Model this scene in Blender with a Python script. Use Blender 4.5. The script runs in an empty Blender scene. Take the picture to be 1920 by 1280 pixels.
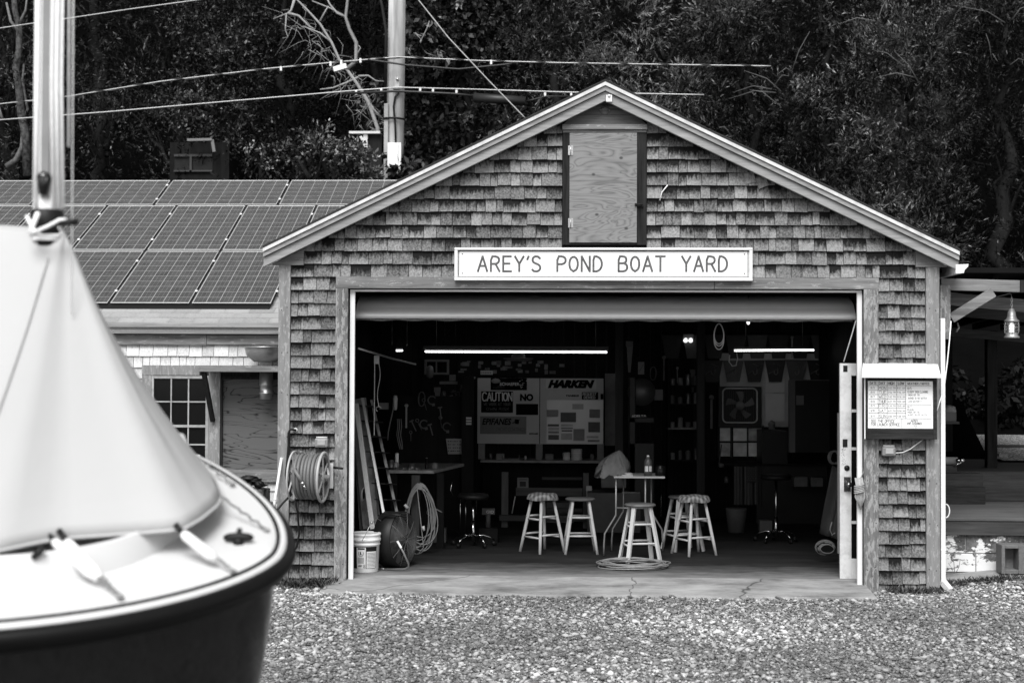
import bpy, math, random
import numpy as np
from mathutils import Vector, Matrix
sc = bpy.context.scene
C = sc.collection
PI = math.pi
rad = math.radians
# ---------------------------------------------------------------- camera
F = 2667.0
CP = Vector((0, -13.8, 2.0))
CR = Matrix.Rotation(rad(2.4), 3, 'Z') @ Matrix.Rotation(PI/2 + rad(1.25), 3, 'X') @ Matrix.Rotation(rad(0.25), 3, 'Z')
cd = bpy.data.cameras.new('camera'); cam = bpy.data.objects.new('camera', cd); C.objects.link(cam)
cam.location = CP; cam.rotation_euler = CR.to_euler()
cd.sensor_width = 36; cd.lens = F/1920*36; cd.clip_end = 1500; cd.clip_start = 0.05
cd.dof.use_dof = True; cd.dof.focus_distance = 15.0; cd.dof.aperture_fstop = 2.4
sc.camera = cam
# ---------------------------------------------------------------- light: bright overcast
w = bpy.data.worlds.new('World'); sc.world = w; w.use_nodes = True
nt = w.node_tree; nt.nodes.clear()
sky = nt.nodes.new('ShaderNodeTexSky'); sky.sky_type = 'NISHITA'; sky.sun_disc = False
SE, SA = rad(50), rad(188)
sky.sun_elevation = SE; sky.sun_rotation = SA
bw = nt.nodes.new('ShaderNodeRGBToBW'); bg = nt.nodes.new('ShaderNodeBackground'); bg.inputs[1].default_value = 0.13
wo = nt.nodes.new('ShaderNodeOutputWorld')
nt.links.new(sky.outputs[0], bw.inputs[0]); nt.links.new(bw.outputs[0], bg.inputs[0]); nt.links.new(bg.outputs[0], wo.inputs[0])
sl = bpy.data.lights.new('sun', 'SUN'); sl.energy = 2.4; sl.angle = rad(34); sl.color = (1, 1, 1)
so = bpy.data.objects.new('sun', sl); C.objects.link(so)
sd = Vector((math.sin(SA)*math.cos(SE), math.cos(SA)*math.cos(SE), math.sin(SE)))   # towards the sun
so.rotation_euler = sd.to_track_quat('Z', 'Y').to_euler(); so.location = (0, -20, 30)
sc.view_settings.view_transform = 'Standard'; sc.view_settings.look = 'None'
sc.view_settings.exposure = 0.75; sc.view_settings.gamma = 1
sc.view_settings.use_curve_mapping = False
sc.render.engine = 'CYCLES'
try:
    sc.cycles.max_bounces = 6; sc.cycles.diffuse_bounces = 3; sc.cycles.glossy_bounces = 3; sc.cycles.transparent_max_bounces = 6
    sc.cycles.sample_clamp_indirect = 4
except Exception: pass
rng = np.random.default_rng(7); random.seed(7)

# ---------------------------------------------------------------- point helpers
def P(px, py, Y):                       # world point on the plane y = Y
    d = CR @ Vector(((px-960)/F, -(py-640)/F, -1)); return CP + d*((Y-CP.y)/d.y)
def G(px, py, Z=0.0):
    d = CR @ Vector(((px-960)/F, -(py-640)/F, -1)); return CP + d*((Z-CP.z)/d.z)

# ---------------------------------------------------------------- mesh builder
class MB:
    def __init__(s): s.v = []; s.f = []; s.st = []; s.sm = []
    def add(s, vs, fs, st=None, smooth=False):
        b = len(s.v); s.v += [tuple(v) for v in vs]; s.f += [tuple(i+b for i in f) for f in fs]
        if st is None:
            r = random.random(); st = [(0, 0, r)]*len(vs)
        s.st += st; s.sm += [smooth]*len(fs); return s
    def box(s, x0, x1, y0, y1, z0, z1, M=None):
        if x0 > x1: x0, x1 = x1, x0
        if y0 > y1: y0, y1 = y1, y0
        if z0 > z1: z0, z1 = z1, z0
        vs = [Vector((x, y, z)) for z in (z0, z1) for y in (y0, y1) for x in (x0, x1)]
        if M is not None: vs = [M @ v for v in vs]
        return s.add(vs, [(0,2,3,1),(4,5,7,6),(0,1,5,4),(2,6,7,3),(0,4,6,2),(1,3,7,5)])
    def beam(s, a, b, wx, wy, up=(0,0,1)):      # box beam from a to b, section wx (side) * wy (up)
        a = Vector(a); b = Vector(b); d = (b-a).normalized(); u = Vector(up)
        if abs(d.dot(u)) > .98: u = Vector((0,1,0))
        r = d.cross(u).normalized(); u = r.cross(d).normalized()
        vs = [p + r*sx*wx/2 + u*sy*wy/2 for p in (a, b) for sx, sy in ((-1,-1),(1,-1),(1,1),(-1,1))]
        return s.add(vs, [(3,2,1,0),(4,5,6,7),(0,1,5,4),(1,2,6,5),(2,3,7,6),(3,0,4,7)])
    def tube(s, pts, r, n=8, closed=False, caps=True):
        pts = [Vector(p) for p in pts]; m = len(pts)
        rs = r if isinstance(r, (list, tuple)) else [r]*m
        vs = []; fs = []; prev = None
        for i, p in enumerate(pts):
            if closed: d = pts[(i+1) % m]-pts[i-1]
            else: d = pts[min(i+1, m-1)]-pts[max(i-1, 0)]
            if d.length < 1e-9: d = Vector((0,0,1))
            d.normalize()
            if prev is None:
                u = Vector((0,0,1)) if abs(d.z) < .9 else Vector((0,1,0))
                u = (u-d*u.dot(d)).normalized()
            else:
                u = (prev-d*prev.dot(d))
                u = u.normalized() if u.length > 1e-6 else Vector((1,0,0))
            prev = u; q = d.cross(u)
            for k in range(n):
                a = 2*PI*k/n; vs.append(p+(u*math.cos(a)+q*math.sin(a))*rs[i])
        for i in range(m if closed else m-1):
            j = (i+1) % m
            for k in range(n): l = (k+1) % n; fs.append((i*n+k, i*n+l, j*n+l, j*n+k))
        if caps and not closed: fs.append(tuple(range(n))[::-1]); fs.append(tuple((m-1)*n+k for k in range(n)))
        return s.add(vs, fs, smooth=True)
    def lathe(s, prof, c, axis=(0,0,1), n=24, cap=True, ax2=None):   # prof: (r, h)
        c = Vector(c); a = Vector(axis).normalized(); u = Vector((0,0,1)) if abs(a.z) < .9 else Vector((1,0,0))
        u = (u-a*u.dot(a)).normalized(); q = a.cross(u); vs = []; fs = []
        for r, h in prof:
            for k in range(n): t = 2*PI*k/n; vs.append(c+a*h+(u*math.cos(t)+q*math.sin(t))*r)
        for i in range(len(prof)-1):
            for k in range(n): l = (k+1) % n; fs.append((i*n+k, i*n+l, (i+1)*n+l, (i+1)*n+k))
        if cap: fs.append(tuple(range(n))[::-1]); fs.append(tuple((len(prof)-1)*n+k for k in range(n)))
        return s.add(vs, fs, smooth=True)
    def cyl(s, a, b, r, n=16, r2=None):
        return s.tube([a, b], [r, r if r2 is None else r2], n)
    def prism(s, poly, y0, y1, M=None):         # poly in XZ, extruded along Y
        n = len(poly); vs = [Vector((x, y0, z)) for x, z in poly]+[Vector((x, y1, z)) for x, z in poly]
        if M is not None: vs = [M @ v for v in vs]
        a = sum(poly[i][0]*poly[(i+1) % n][1]-poly[(i+1) % n][0]*poly[i][1] for i in range(n))
        f1 = tuple(range(n)); f2 = tuple(range(n, 2*n))[::-1]
        sd_ = [(i, i+n, (i+1) % n+n, (i+1) % n) for i in range(n)]
        if a < 0: f1 = f1[::-1]; f2 = f2[::-1]; sd_ = [t[::-1] for t in sd_]
        return s.add(vs, [f1, f2]+sd_)
    def grid(s, fn, nu, nv, cu=False, smooth=True):
        vs = [fn(i/(nu if cu else nu-1), j/(nv-1)) for i in range(nu) for j in range(nv)]
        fs = [(i*nv+j, ((i+1) % nu)*nv+j, ((i+1) % nu)*nv+j+1, i*nv+j+1) for i in range(nu if cu else nu-1) for j in range(nv-1)]
        return s.add(vs, fs, smooth=smooth, st=[(i/(nu if cu else nu-1), j/(nv-1), .5) for i in range(nu) for j in range(nv)])
    def blob(s, c, r, n=10, m=7, jit=0.0, seed=0):
        R = random.Random(seed); c = Vector(c); r = Vector(r) if not isinstance(r, (int, float)) else Vector((r, r, r))
        vs = [c+Vector((0,0,-r.z))]
        for j in range(1, m):
            t = -PI/2+PI*j/m
            for k in range(n):
                a = 2*PI*k/n; q = 1+R.uniform(-jit, jit)
                vs.append(c+Vector((r.x*math.cos(t)*math.cos(a)*q, r.y*math.cos(t)*math.sin(a)*q, r.z*math.sin(t)*q)))
        vs.append(c+Vector((0,0,r.z))); fs = []
        for k in range(n): l = (k+1) % n; fs.append((0, 1+l, 1+k)); fs.append((len(vs)-1, 1+(m-2)*n+k, 1+(m-2)*n+l))
        for j in range(m-2):
            for k in range(n): l = (k+1) % n; fs.append((1+j*n+k, 1+j*n+l, 1+(j+1)*n+l, 1+(j+1)*n+k))
        return s.add(vs, fs, smooth=True)

def root_of(o):
    while o.parent: o = o.parent
    return o
def mesh_np(name, V, Fq, st=None, smooth=False):
    me = bpy.data.meshes.new(name); nv = len(V); nf = len(Fq); k = Fq.shape[1]
    me.vertices.add(nv); me.vertices.foreach_set('co', np.asarray(V, np.float32).ravel())
    me.loops.add(nf*k); me.loops.foreach_set('vertex_index', Fq.astype(np.int32).ravel())
    me.polygons.add(nf); me.polygons.foreach_set('loop_start', np.arange(0, nf*k, k, dtype=np.int32))
    me.polygons.foreach_set('loop_total', np.full(nf, k, np.int32))
    if smooth: me.polygons.foreach_set('use_smooth', np.ones(nf, bool))
    if st is not None:
        a = me.attributes.new('st', 'FLOAT_VECTOR', 'POINT'); a.data.foreach_set('vector', np.asarray(st, np.float32).ravel())
    me.update(calc_edges=True); me.validate(); return me
def obj(name, mb, m, parent=None, bevel=0, origin=None):
    V = np.array([tuple(v) for v in mb.v], float)
    if parent is not None: o0 = np.array(root_of(parent)['_o']); 
    elif origin is not None: o0 = np.array(origin, float)
    else:
        lo = V.min(0); hi = V.max(0); o0 = np.array([(lo[0]+hi[0])/2, (lo[1]+hi[1])/2, lo[2]])
    me = bpy.data.meshes.new(name); me.from_pydata([tuple(v) for v in (V-o0)], [], mb.f)
    me.polygons.foreach_set('use_smooth', mb.sm)
    a = me.attributes.new('st', 'FLOAT_VECTOR', 'POINT'); a.data.foreach_set('vector', np.array(mb.st, np.float32).ravel())
    me.materials.append(m); me.update()
    o = bpy.data.objects.new(name, me); C.objects.link(o)
    if parent is not None: o.parent = parent
    else: o.location = o0; o['_o'] = list(map(float, o0))
    if bevel:
        b = o.modifiers.new('bevel', 'BEVEL'); b.width = bevel; b.segments = 2; b.limit_method = 'ANGLE'; b.angle_limit = rad(50)
    return o
def tag(o, label=None, cat=None, group=None, kind=None):
    if label: o['label'] = label
    if cat: o['category'] = cat
    if group: o['group'] = group
    if kind: o['kind'] = kind
    return o
def thing(name, label, cat, loc, group=None):
    o = bpy.data.objects.new(name, None); C.objects.link(o); o.location = loc; o['_o'] = list(map(float, loc))
    o.empty_display_size = .2
    return tag(o, label, cat, group)
def single(name, mb, m, label, cat, group=None, bevel=0):
    return tag(obj(name, mb, m, bevel=bevel), label, cat, group)
def copy_tree(o, parent=None):
    c = o.copy(); C.objects.link(c)
    if parent is not None: c.parent = parent
    for ch in list(o.children): copy_tree(ch, c)
    return c
def place(proto, used, loc, rz, label, group):
    o = proto if not used else copy_tree(proto)
    o.location = loc; o.rotation_euler = (0, 0, rz); tag(o, label, None, group); return o

# ---------------------------------------------------------------- lettering
GL = {
'A': [[(0,0),(.3,1),(.6,0)],[(.12,.36),(.48,.36)]], 'B': [[(0,0),(0,1),(.35,1),(.5,.9),(.5,.65),(.35,.54),(0,.54)],[(.35,.54),(.56,.42),(.56,.14),(.38,0),(0,0)]],
'C': [[(.56,.85),(.42,1),(.18,1),(.03,.8),(0,.5),(.03,.2),(.18,0),(.42,0),(.56,.15)]], 'D': [[(0,0),(0,1),(.25,1),(.48,.82),(.56,.5),(.48,.18),(.25,0),(0,0)]],
'E': [[(.5,1),(0,1),(0,0),(.52,0)],[(0,.52),(.42,.52)]], 'F': [[(.5,1),(0,1),(0,0)],[(0,.52),(.42,.52)]],
'G': [[(.56,.85),(.4,1),(.18,1),(.02,.78),(0,.4),(.05,.15),(.2,0),(.42,0),(.56,.15),(.56,.45),(.34,.45)]], 'H': [[(0,0),(0,1)],[(.52,0),(.52,1)],[(0,.52),(.52,.52)]],
'I': [[(.1,0),(.1,1)]], 'J': [[(.42,1),(.42,.2),(.3,0),(.12,0),(0,.18)]], 'K': [[(0,0),(0,1)],[(.5,1),(0,.45)],[(.16,.62),(.54,0)]], 'L': [[(0,1),(0,0),(.48,0)]],
'M': [[(0,0),(.04,1),(.34,.35),(.64,1),(.68,0)]], 'N': [[(0,0),(0,1),(.52,0),(.52,1)]], 'O': [[(.28,0),(.07,.15),(0,.5),(.07,.85),(.28,1),(.5,.85),(.57,.5),(.5,.15),(.28,0)]],
'P': [[(0,0),(0,1),(.36,1),(.53,.87),(.53,.62),(.36,.48),(0,.48)]], 'Q': [[(.28,0),(.05,.15),(0,.5),(.07,.85),(.28,1),(.5,.85),(.57,.5),(.5,.15),(.28,0)],[(.36,.25),(.6,-.05)]],
'R': [[(0,0),(0,1),(.36,1),(.52,.88),(.52,.64),(.36,.5),(0,.5)],[(.3,.5),(.56,0)]], 'S': [[(.5,.86),(.36,1),(.14,1),(.02,.86),(.04,.64),(.2,.54),(.4,.46),(.52,.32),(.5,.12),(.34,0),(.12,0),(0,.12)]],
'T': [[(0,1),(.6,1)],[(.3,1),(.3,0)]], 'U': [[(0,1),(0,.2),(.14,0),(.4,0),(.52,.2),(.52,1)]], 'V': [[(0,1),(.28,0),(.56,1)]], 'W': [[(0,1),(.16,0),(.36,.7),(.56,0),(.72,1)]],
'X': [[(0,0),(.52,1)],[(0,1),(.52,0)]], 'Y': [[(0,1),(.28,.5),(.56,1)],[(.28,.5),(.28,0)]], 'Z': [[(0,1),(.5,1),(0,0),(.52,0)]], "'": [[(.08,1),(.0,.8)]],
'0': [[(.24,0),(.03,.2),(0,.5),(.03,.8),(.24,1),(.45,.8),(.48,.5),(.45,.2),(.24,0)]], '1': [[(.05,.8),(.2,1),(.2,0)]], '2': [[(0,.8),(.12,1),(.36,1),(.46,.78),(.36,.5),(0,0),(.48,0)]],
'3': [[(0,1),(.42,1),(.2,.58),(.44,.4),(.42,.1),(.24,0),(0,.08)]], '4': [[(.38,0),(.38,1),(0,.32),(.5,.32)]], '5': [[(.44,1),(.05,1),(.02,.56),(.3,.6),(.46,.4),(.42,.1),(.2,0),(0,.08)]],
'6': [[(.4,1),(.1,.7),(0,.3),(.12,0),(.36,0),(.46,.25),(.34,.5),(.04,.4)]], '7': [[(0,1),(.46,1),(.14,0)]], '8': [[(.24,.54),(.05,.7),(.08,.95),(.24,1),(.4,.95),(.43,.7),(.24,.54),(.02,.3),(.06,.05),(.24,0),(.42,.05),(.46,.3),(.24,.54)]],
'9': [[(.42,.6),(.1,.5),(0,.75),(.12,1),(.36,1),(.45,.7),(.4,.3),(.1,0)]], '/': [[(0,-.05),(.4,1.05)]], ':': [[(.08,.25),(.08,.33)],[(.08,.65),(.08,.73)]], '-': [[(0,.45),(.3,.45)]], '.': [[(.05,0),(.05,.06)]]}
def textlen(t, sp=.22):
    return sum((max([p[0] for s in GL[c] for p in s])+sp) if c in GL else .45 for c in t)-sp
def strokes(mb, text, x, z, y, h, wd, lw, sp=.22, depth=.003, wob=0.0, smoothn=1, kx=None):
    """draws text as thin raised strokes, starting at x, baseline z, in the XZ plane facing -Y"""
    tl = textlen(text, sp); k = kx if kx else (wd/tl if wd else h)
    cx = x; tri = 0
    for ch in text:
        if ch not in GL: cx += .45*k; continue
        g = GL[ch]; R = random.Random(ord(ch)+int(cx*1e4))
        for s_ in g:
            pts = [Vector((cx+p[0]*k+R.uniform(-wob, wob)*h, 0, z+p[1]*h+R.uniform(-wob, wob)*h)) for p in s_]
            if len(pts) > 4 and smoothn:
                closed = (pts[0]-pts[-1]).length < 1e-6; q = [pts[0]]
                for i in range(len(pts)-1): q.append(pts[i]*.75+pts[i+1]*.25); q.append(pts[i]*.25+pts[i+1]*.75)
                q.append(pts[-1]); pts = q
            for a, b in zip(pts[:-1], pts[1:]):
                d = (b-a)
                if d.length < 1e-7: continue
                tri += 1; e = d.normalized(); nrm = Vector((-e.z, 0, e.x))*lw/2; a2 = a-e*lw*.32; b2 = b+e*lw*.32; dd = depth+(tri % 7)*2e-5
                vs = [Vector((p.x, yy, p.z)) for yy in (y-dd, y) for p in (a2-nrm, b2-nrm, b2+nrm, a2+nrm)]
                mb.add(vs, [(0,1,2,3),(4,7,6,5),(0,4,5,1),(1,5,6,2),(2,6,7,3),(3,7,4,0)])
        cx += (max(p[0] for s in g for p in s)+sp)*k
    return mb
def fonttext(mb, text, x, z, y, h, wd, shear=0.0, bold=0.0, depth=.002):
    cu = bpy.data.curves.new('t', 'FONT'); cu.body = text; cu.size = 1; cu.shear = shear; cu.offset = bold; cu.extrude = .01; cu.resolution_u = 3
    ob = bpy.data.objects.new('t', cu); C.objects.link(ob); dg = bpy.context.evaluated_depsgraph_get(); dg.update()
    me = bpy.data.meshes.new_from_object(ob.evaluated_get(dg)); V = np.array([tuple(v.co) for v in me.vertices]); fs = [tuple(p.vertices) for p in me.polygons]
    bpy.data.objects.remove(ob); bpy.data.curves.remove(cu)
    lo = V.min(0); hi = V.max(0); s = (V-lo)/(hi-lo)
    mb.add([Vector((x+a*wd, y-depth*c, z+b*h)) for a, b, c in s], fs); bpy.data.meshes.remove(me); return mb

# ---------------------------------------------------------------- materials
def newmat(name):
    m = bpy.data.materials.new(name); m.use_nodes = True; nt = m.node_tree; nt.nodes.clear()
    o = nt.nodes.new('ShaderNodeOutputMaterial'); b = nt.nodes.new('ShaderNodeBsdfPrincipled'); nt.links.new(b.outputs[0], o.inputs[0])
    return m, nt, b
class NT:
    def __init__(s, nt): s.t = nt
    def n(s, typ, **kw):
        x = s.t.nodes.new('ShaderNode'+typ)
        for k, v in kw.items(): setattr(x, k, v)
        return x
    def L(s, a, b): s.t.links.new(a, b)
    def setin(s, sock, v):
        if hasattr(v, 'is_linked') or hasattr(v, 'links'): s.L(v, sock)
        else: sock.default_value = v
    def math(s, op, a, b=0.0, c=None, clamp=False):
        x = s.n('Math', operation=op, use_clamp=clamp); s.setin(x.inputs[0], a); s.setin(x.inputs[1], b)
        if c is not None: s.setin(x.inputs[2], c)
        return x.outputs[0]
    def coord(s, scale=(1,1,1), attr=None, kind='Object', off=None, rot=(0,0,0)):
        if attr: a = s.n('Attribute', attribute_name=attr).outputs['Vector']
        else: a = s.n('TexCoord').outputs[kind]
        mp = s.n('Mapping'); s.L(a, mp.inputs[0]); mp.inputs['Scale'].default_value = scale; mp.inputs['Rotation'].default_value = rot
        if off is not None: s.L(off, mp.inputs['Location'])
        return mp.outputs[0]
    def noise(s, vec, scale=5, detail=4, rough=.55, dist=0):
        x = s.n('TexNoise'); s.L(vec, x.inputs['Vector']); x.inputs['Scale'].default_value = scale; x.inputs['Detail'].default_value = detail
        x.inputs['Roughness'].default_value = rough; x.inputs['Distortion'].default_value = dist; return x.outputs['Fac']
    def ramp(s, fac, stops):
        x = s.n('ValToRGB'); s.setin(x.inputs[0], fac); e = x.color_ramp.elements
        while len(e) > 1: e.remove(e[-1])
        e[0].position = stops[0][0]; v = stops[0][1]; e[0].color = (v, v, v, 1)
        for p, v in stops[1:]: q = e.new(p); q.color = (v, v, v, 1)
        return x.outputs[0]
    def mix(s, f, a, b):
        x = s.n('Mix', data_type='RGBA'); s.setin(x.inputs[0], f)
        for i, v in ((6, a), (7, b)):
            if isinstance(v, (int, float)): x.inputs[i].default_value = (v, v, v, 1)
            else: s.L(v, x.inputs[i])
        return x.outputs[2]
    def rnd(s):
        a = s.n('Attribute', attribute_name='st'); sp = s.n('SeparateXYZ'); s.L(a.outputs['Vector'], sp.inputs[0]); return sp.outputs
    def bump(s, b, h, strength=.3, dist=.01):
        x = s.n('Bump'); x.inputs['Strength'].default_value = strength; x.inputs['Distance'].default_value = dist
        s.L(h, x.inputs['Height']); s.L(x.outputs[0], b.inputs['Normal'])
def base(b, col, rough=.6, metal=0.0, spec=.5):
    if isinstance(col, (int, float)): b.inputs['Base Color'].default_value = (col, col, col, 1)
    b.inputs['Roughness'].default_value = rough; b.inputs['Metallic'].default_value = metal; b.inputs['Specular IOR Level'].default_value = spec
def plain(name, c, rough=.6, metal=0, var=.25, scale=9, bump=.0, spec=.5, grime=0.0):
    m, t, b = newmat(name); n = NT(t); base(b, c, rough, metal, spec)
    v = n.noise(n.coord(), scale, 5); r = n.rnd()[2]
    k = n.math('ADD', n.math('MULTIPLY', n.math('SUBTRACT', v, .5), var*2), n.math('MULTIPLY', n.math('SUBTRACT', r, .5), var))
    col = n.math('MULTIPLY', n.math('ADD', k, 1.0), c)
    if grime:
        g = n.ramp(n.noise(n.coord(), scale*.35, 8, .7), [(.45, 0), (.68, 1)])
        col = n.mix(n.math('MULTIPLY', g, grime), col, c*.25)
    n.L(col, b.inputs['Base Color'])
    if bump: n.bump(b, n.noise(n.coord(), scale*4, 6), bump, .01)
    return m
def wood(name, c1, c2, axis='X', fine=60, rough=.75, peel=0, peelc=.5, bump=.4, knots=False, low=.35, high=.7):
    """weathered wood, grain running along axis"""
    m, t, b = newmat(name); n = NT(t); base(b, c1, rough, 0, .12 if c1 < .12 else .3)
    sc_ = {'X': (.06, 1, 1), 'Z': (1, 1, .06), 'Y': (1, .06, 1)}[axis]
    r = n.rnd()[2]; cb = n.n('CombineXYZ')
    for i in range(3): n.L(n.math('MULTIPLY', r, 7.3+i*3), cb.inputs[i])
    vec = n.coord(sc_, off=cb.outputs[0]); g1 = n.noise(vec, fine, 6, .65, .4); g2 = n.noise(vec, fine*.22, 4, .5, .8)
    g = n.math('ADD', n.math('MULTIPLY', g1, .6), n.math('MULTIPLY', g2, .4))
    col = n.ramp(g, [(low, c2), (high, c1)])
    big = n.noise(n.coord(off=cb.outputs[0]), 2.2, 4)
    col = n.mix(n.math('MULTIPLY', n.ramp(big, [(.35, 0), (.7, 1)]), .35), col, c2)
    if peel:
        pv = n.noise(n.coord((1,1,.3) if axis == 'Z' else (.3,1,1), off=cb.outputs[0]), 30, 9, .75); pm = n.ramp(pv, [(.60-peel*.2, 0), (.615-peel*.2, 1)])
        col = n.mix(n.math('MULTIPLY', pm, .5), col, peelc)
    n.L(col, b.inputs['Base Color']); n.bump(b, g, bump, .004)
    return m
def shingle_mat(name, lo, hi, stain, amt):
    m, t, b = newmat(name); n = NT(t); base(b, lo, .85, 0, .2); st = n.rnd()
    uv = n.coord((1,1,1), attr='st'); 
    cb = n.n('CombineXYZ'); n.L(n.math('MULTIPLY', st[0], 1.0), cb.inputs[0]); n.L(n.math('MULTIPLY', st[1], .1), cb.inputs[1]); n.L(n.math('MULTIPLY', st[2], 40), cb.inputs[2])
    fine = n.noise(cb.outputs[0], 62, 4, .7); 
    cb2 = n.n('CombineXYZ'); n.L(st[0], cb2.inputs[0]); n.L(n.math('MULTIPLY', st[1], .05), cb2.inputs[1]); n.L(n.math('MULTIPLY', st[2], 40), cb2.inputs[2])
    streak = n.noise(cb2.outputs[0], 38, 5, .7, .1)
    tone = n.math('ADD', n.math('MULTIPLY', n.math('FRACT', n.math('MULTIPLY', st[2], 17.31)), .55), n.math('MULTIPLY', n.math('SUBTRACT', fine, .36), 1.9))
    col = n.ramp(tone, [(.05, lo), (.95, hi)])
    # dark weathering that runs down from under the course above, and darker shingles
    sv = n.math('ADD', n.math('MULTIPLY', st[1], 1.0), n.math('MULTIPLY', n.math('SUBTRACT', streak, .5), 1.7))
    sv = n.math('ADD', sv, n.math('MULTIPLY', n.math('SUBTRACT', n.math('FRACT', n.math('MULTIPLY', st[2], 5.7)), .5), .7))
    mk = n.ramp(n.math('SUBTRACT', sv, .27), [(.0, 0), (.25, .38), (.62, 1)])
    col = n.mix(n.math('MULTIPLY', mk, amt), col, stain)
    big = n.noise(n.coord(), 1.3, 3); col = n.mix(n.math('MULTIPLY', n.ramp(big, [(.4, 0), (.65, 1)]), .25), col, stain*2)
    n.L(col, b.inputs['Base Color']); n.bump(b, fine, .5, .003); return m
def ply(name, c1, c2, rough=.7, freq=11, sc3=(1.0, 1, 3.2), rs=((.2, 0), (.75, 1))):
    m, t, b = newmat(name); n = NT(t); base(b, c1, rough, 0, .25)
    vec = n.coord(sc3); wv = n.n('TexNoise'); n.L(vec, wv.inputs['Vector']); wv.inputs['Scale'].default_value = 1.7; wv.inputs['Detail'].default_value = 2.2; wv.inputs['Distortion'].default_value = 1.1
    rings = n.math('FRACT', n.math('MULTIPLY', wv.outputs['Fac'], freq)); rings = n.math('PINGPONG', rings, .5)
    fine = n.noise(n.coord((2, 2, 60)), 3, 5, .7)
    g = n.math('ADD', n.math('MULTIPLY', rings, 1.3), n.math('MULTIPLY', fine, .55))
    col = n.ramp(g, [(p, c2+(c1-c2)*v) for p, v in rs])
    vo = n.n('TexVoronoi'); vo.feature = 'F1'; n.L(n.coord((1, 1, 1.35)), vo.inputs['Vector']); vo.inputs['Scale'].default_value = 5.2
    col = n.mix(n.ramp(vo.outputs['Distance'], [(.06, .85), (.13, 0)]), col, c2*.5)
    n.L(col, b.inputs['Base Color']); n.bump(b, g, .25, .003); return m
def emis(name, v, s):
    m, t, b = newmat(name); base(b, v, .4); b.inputs['Emission Color'].default_value = (1,1,1,1); b.inputs['Emission Strength'].default_value = s; return m
def leafmat(name, lo, hi, rough=.42, spec=.5):
    m, t, b = newmat(name); n = NT(t); base(b, lo, rough, 0, spec); r = n.rnd()[2]
    n.L(n.ramp(r, [(0, lo), (.45, lo*1.6), (.72, lo+(hi-lo)*.25), (1, hi)]), b.inputs['Base Color']); n.L(n.ramp(r, [(0, 0), (.4, spec*.06), (.75, spec*.35), (1, spec)]), b.inputs['Specular IOR Level']); return m  # few bright leaves over near-black: lit and shaded foliage put into the colour
# ================================================================= MATERIAL SET
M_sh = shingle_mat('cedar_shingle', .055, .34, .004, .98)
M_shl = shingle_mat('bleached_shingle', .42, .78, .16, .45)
M_trimZ = wood('weathered_trim_upright', .30, .15, 'Z', 40, peel=.25, peelc=.42)
M_trimZd = wood('peeling_jamb', .26, .08, 'Z', 40, peel=.45, peelc=.42)
M_trimX = wood('weathered_trim_level', .30, .08, 'X', 40, peel=.12, peelc=.4)
M_rake = wood('rake_board_paint', .40, .20, 'X', 50, peel=.05, peelc=.2, bump=.25)
M_dark = wood('dark_stained_wood', .04, .007, 'Z', 50)
M_darkX = wood('dark_stained_wood_level', .07, .014, 'X', 50)
M_ply = ply('plywood_door', .22, .07, freq=12, sc3=(.8, 1, 3.4), rs=((.1, 0), (.45, .75), (.8, 1)))
M_ply2 = ply('plywood_board', .11, .010, freq=9, sc3=(.5, 1, 3.0), rs=((.28, 0), (.42, 1)))
M_white = plain('white_paint', .74, .5, var=.06, scale=6, grime=.12)
M_white2 = plain('chipped_white_paint', .6, .55, var=.12, scale=14, grime=.5)
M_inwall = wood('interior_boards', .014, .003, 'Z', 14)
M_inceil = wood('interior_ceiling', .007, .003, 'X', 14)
M_asph = plain('asphalt_shingle', .30, .9, var=.3, scale=40, bump=.5)
M_asphd = plain('asphalt_edge', .03, .9, var=.3, scale=40)
M_black = plain('black_plastic', .008, .5, var=.2, spec=.25)
M_black2 = plain('black_rubber', .010, .5, var=.2, spec=.3)
M_steel = plain('galvanised_metal', .42, .38, .8, var=.2, scale=12)
M_chrome = plain('chrome', .4, .15, 1, var=.05)
M_grey = plain('grey_paint', .22, .5, var=.2, grime=.3)
M_lamp = emis('lit_tube', .9, 2.6)
M_glass, t_, b_ = newmat('dark_window_glass'); base(b_, .006, .08, 0, .14)
M_conc, t_, b_ = newmat('concrete'); n_ = NT(t_); base(b_, .3, .85, 0, .2)
c_ = n_.ramp(n_.noise(n_.coord((1, 2.5, 1)), 1.6, 9, .68), [(.3, .09), (.48, .25), (.7, .40)])
c_ = n_.mix(n_.ramp(n_.noise(n_.coord((.6, 5, 1)), 4, 6, .7), [(.6, 0), (.75, .6)]), c_, .07)
vo_ = n_.n('TexVoronoi'); vo_.feature = 'DISTANCE_TO_EDGE'; cc_ = n_.n('Mapping'); tc_ = n_.n('TexCoord')
nz_ = n_.n('TexNoise'); n_.L(tc_.outputs['Object'], nz_.inputs['Vector']); nz_.inputs['Scale'].default_value = 3
ad_ = n_.n('VectorMath', operation='MULTIPLY_ADD'); n_.L(nz_.outputs['Color'], ad_.inputs[0]); ad_.inputs[1].default_value = (.35, .35, 0); n_.L(tc_.outputs['Object'], ad_.inputs[2])
n_.L(ad_.outputs[0], vo_.inputs['Vector']); vo_.inputs['Scale'].default_value = .42
c_ = n_.mix(n_.ramp(vo_.outputs['Distance'], [(.001, .85), (.004, 0)]), c_, .03)
n_.L(c_, b_.inputs['Base Color']); n_.bump(b_, n_.noise(n_.coord(), 60, 6), .35, .004)
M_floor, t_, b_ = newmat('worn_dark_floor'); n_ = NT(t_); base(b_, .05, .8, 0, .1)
c_ = n_.ramp(n_.noise(n_.coord((.5, 3, 1)), 2.2, 8, .65), [(.3, .010), (.6, .024), (.8, .06)])
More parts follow.
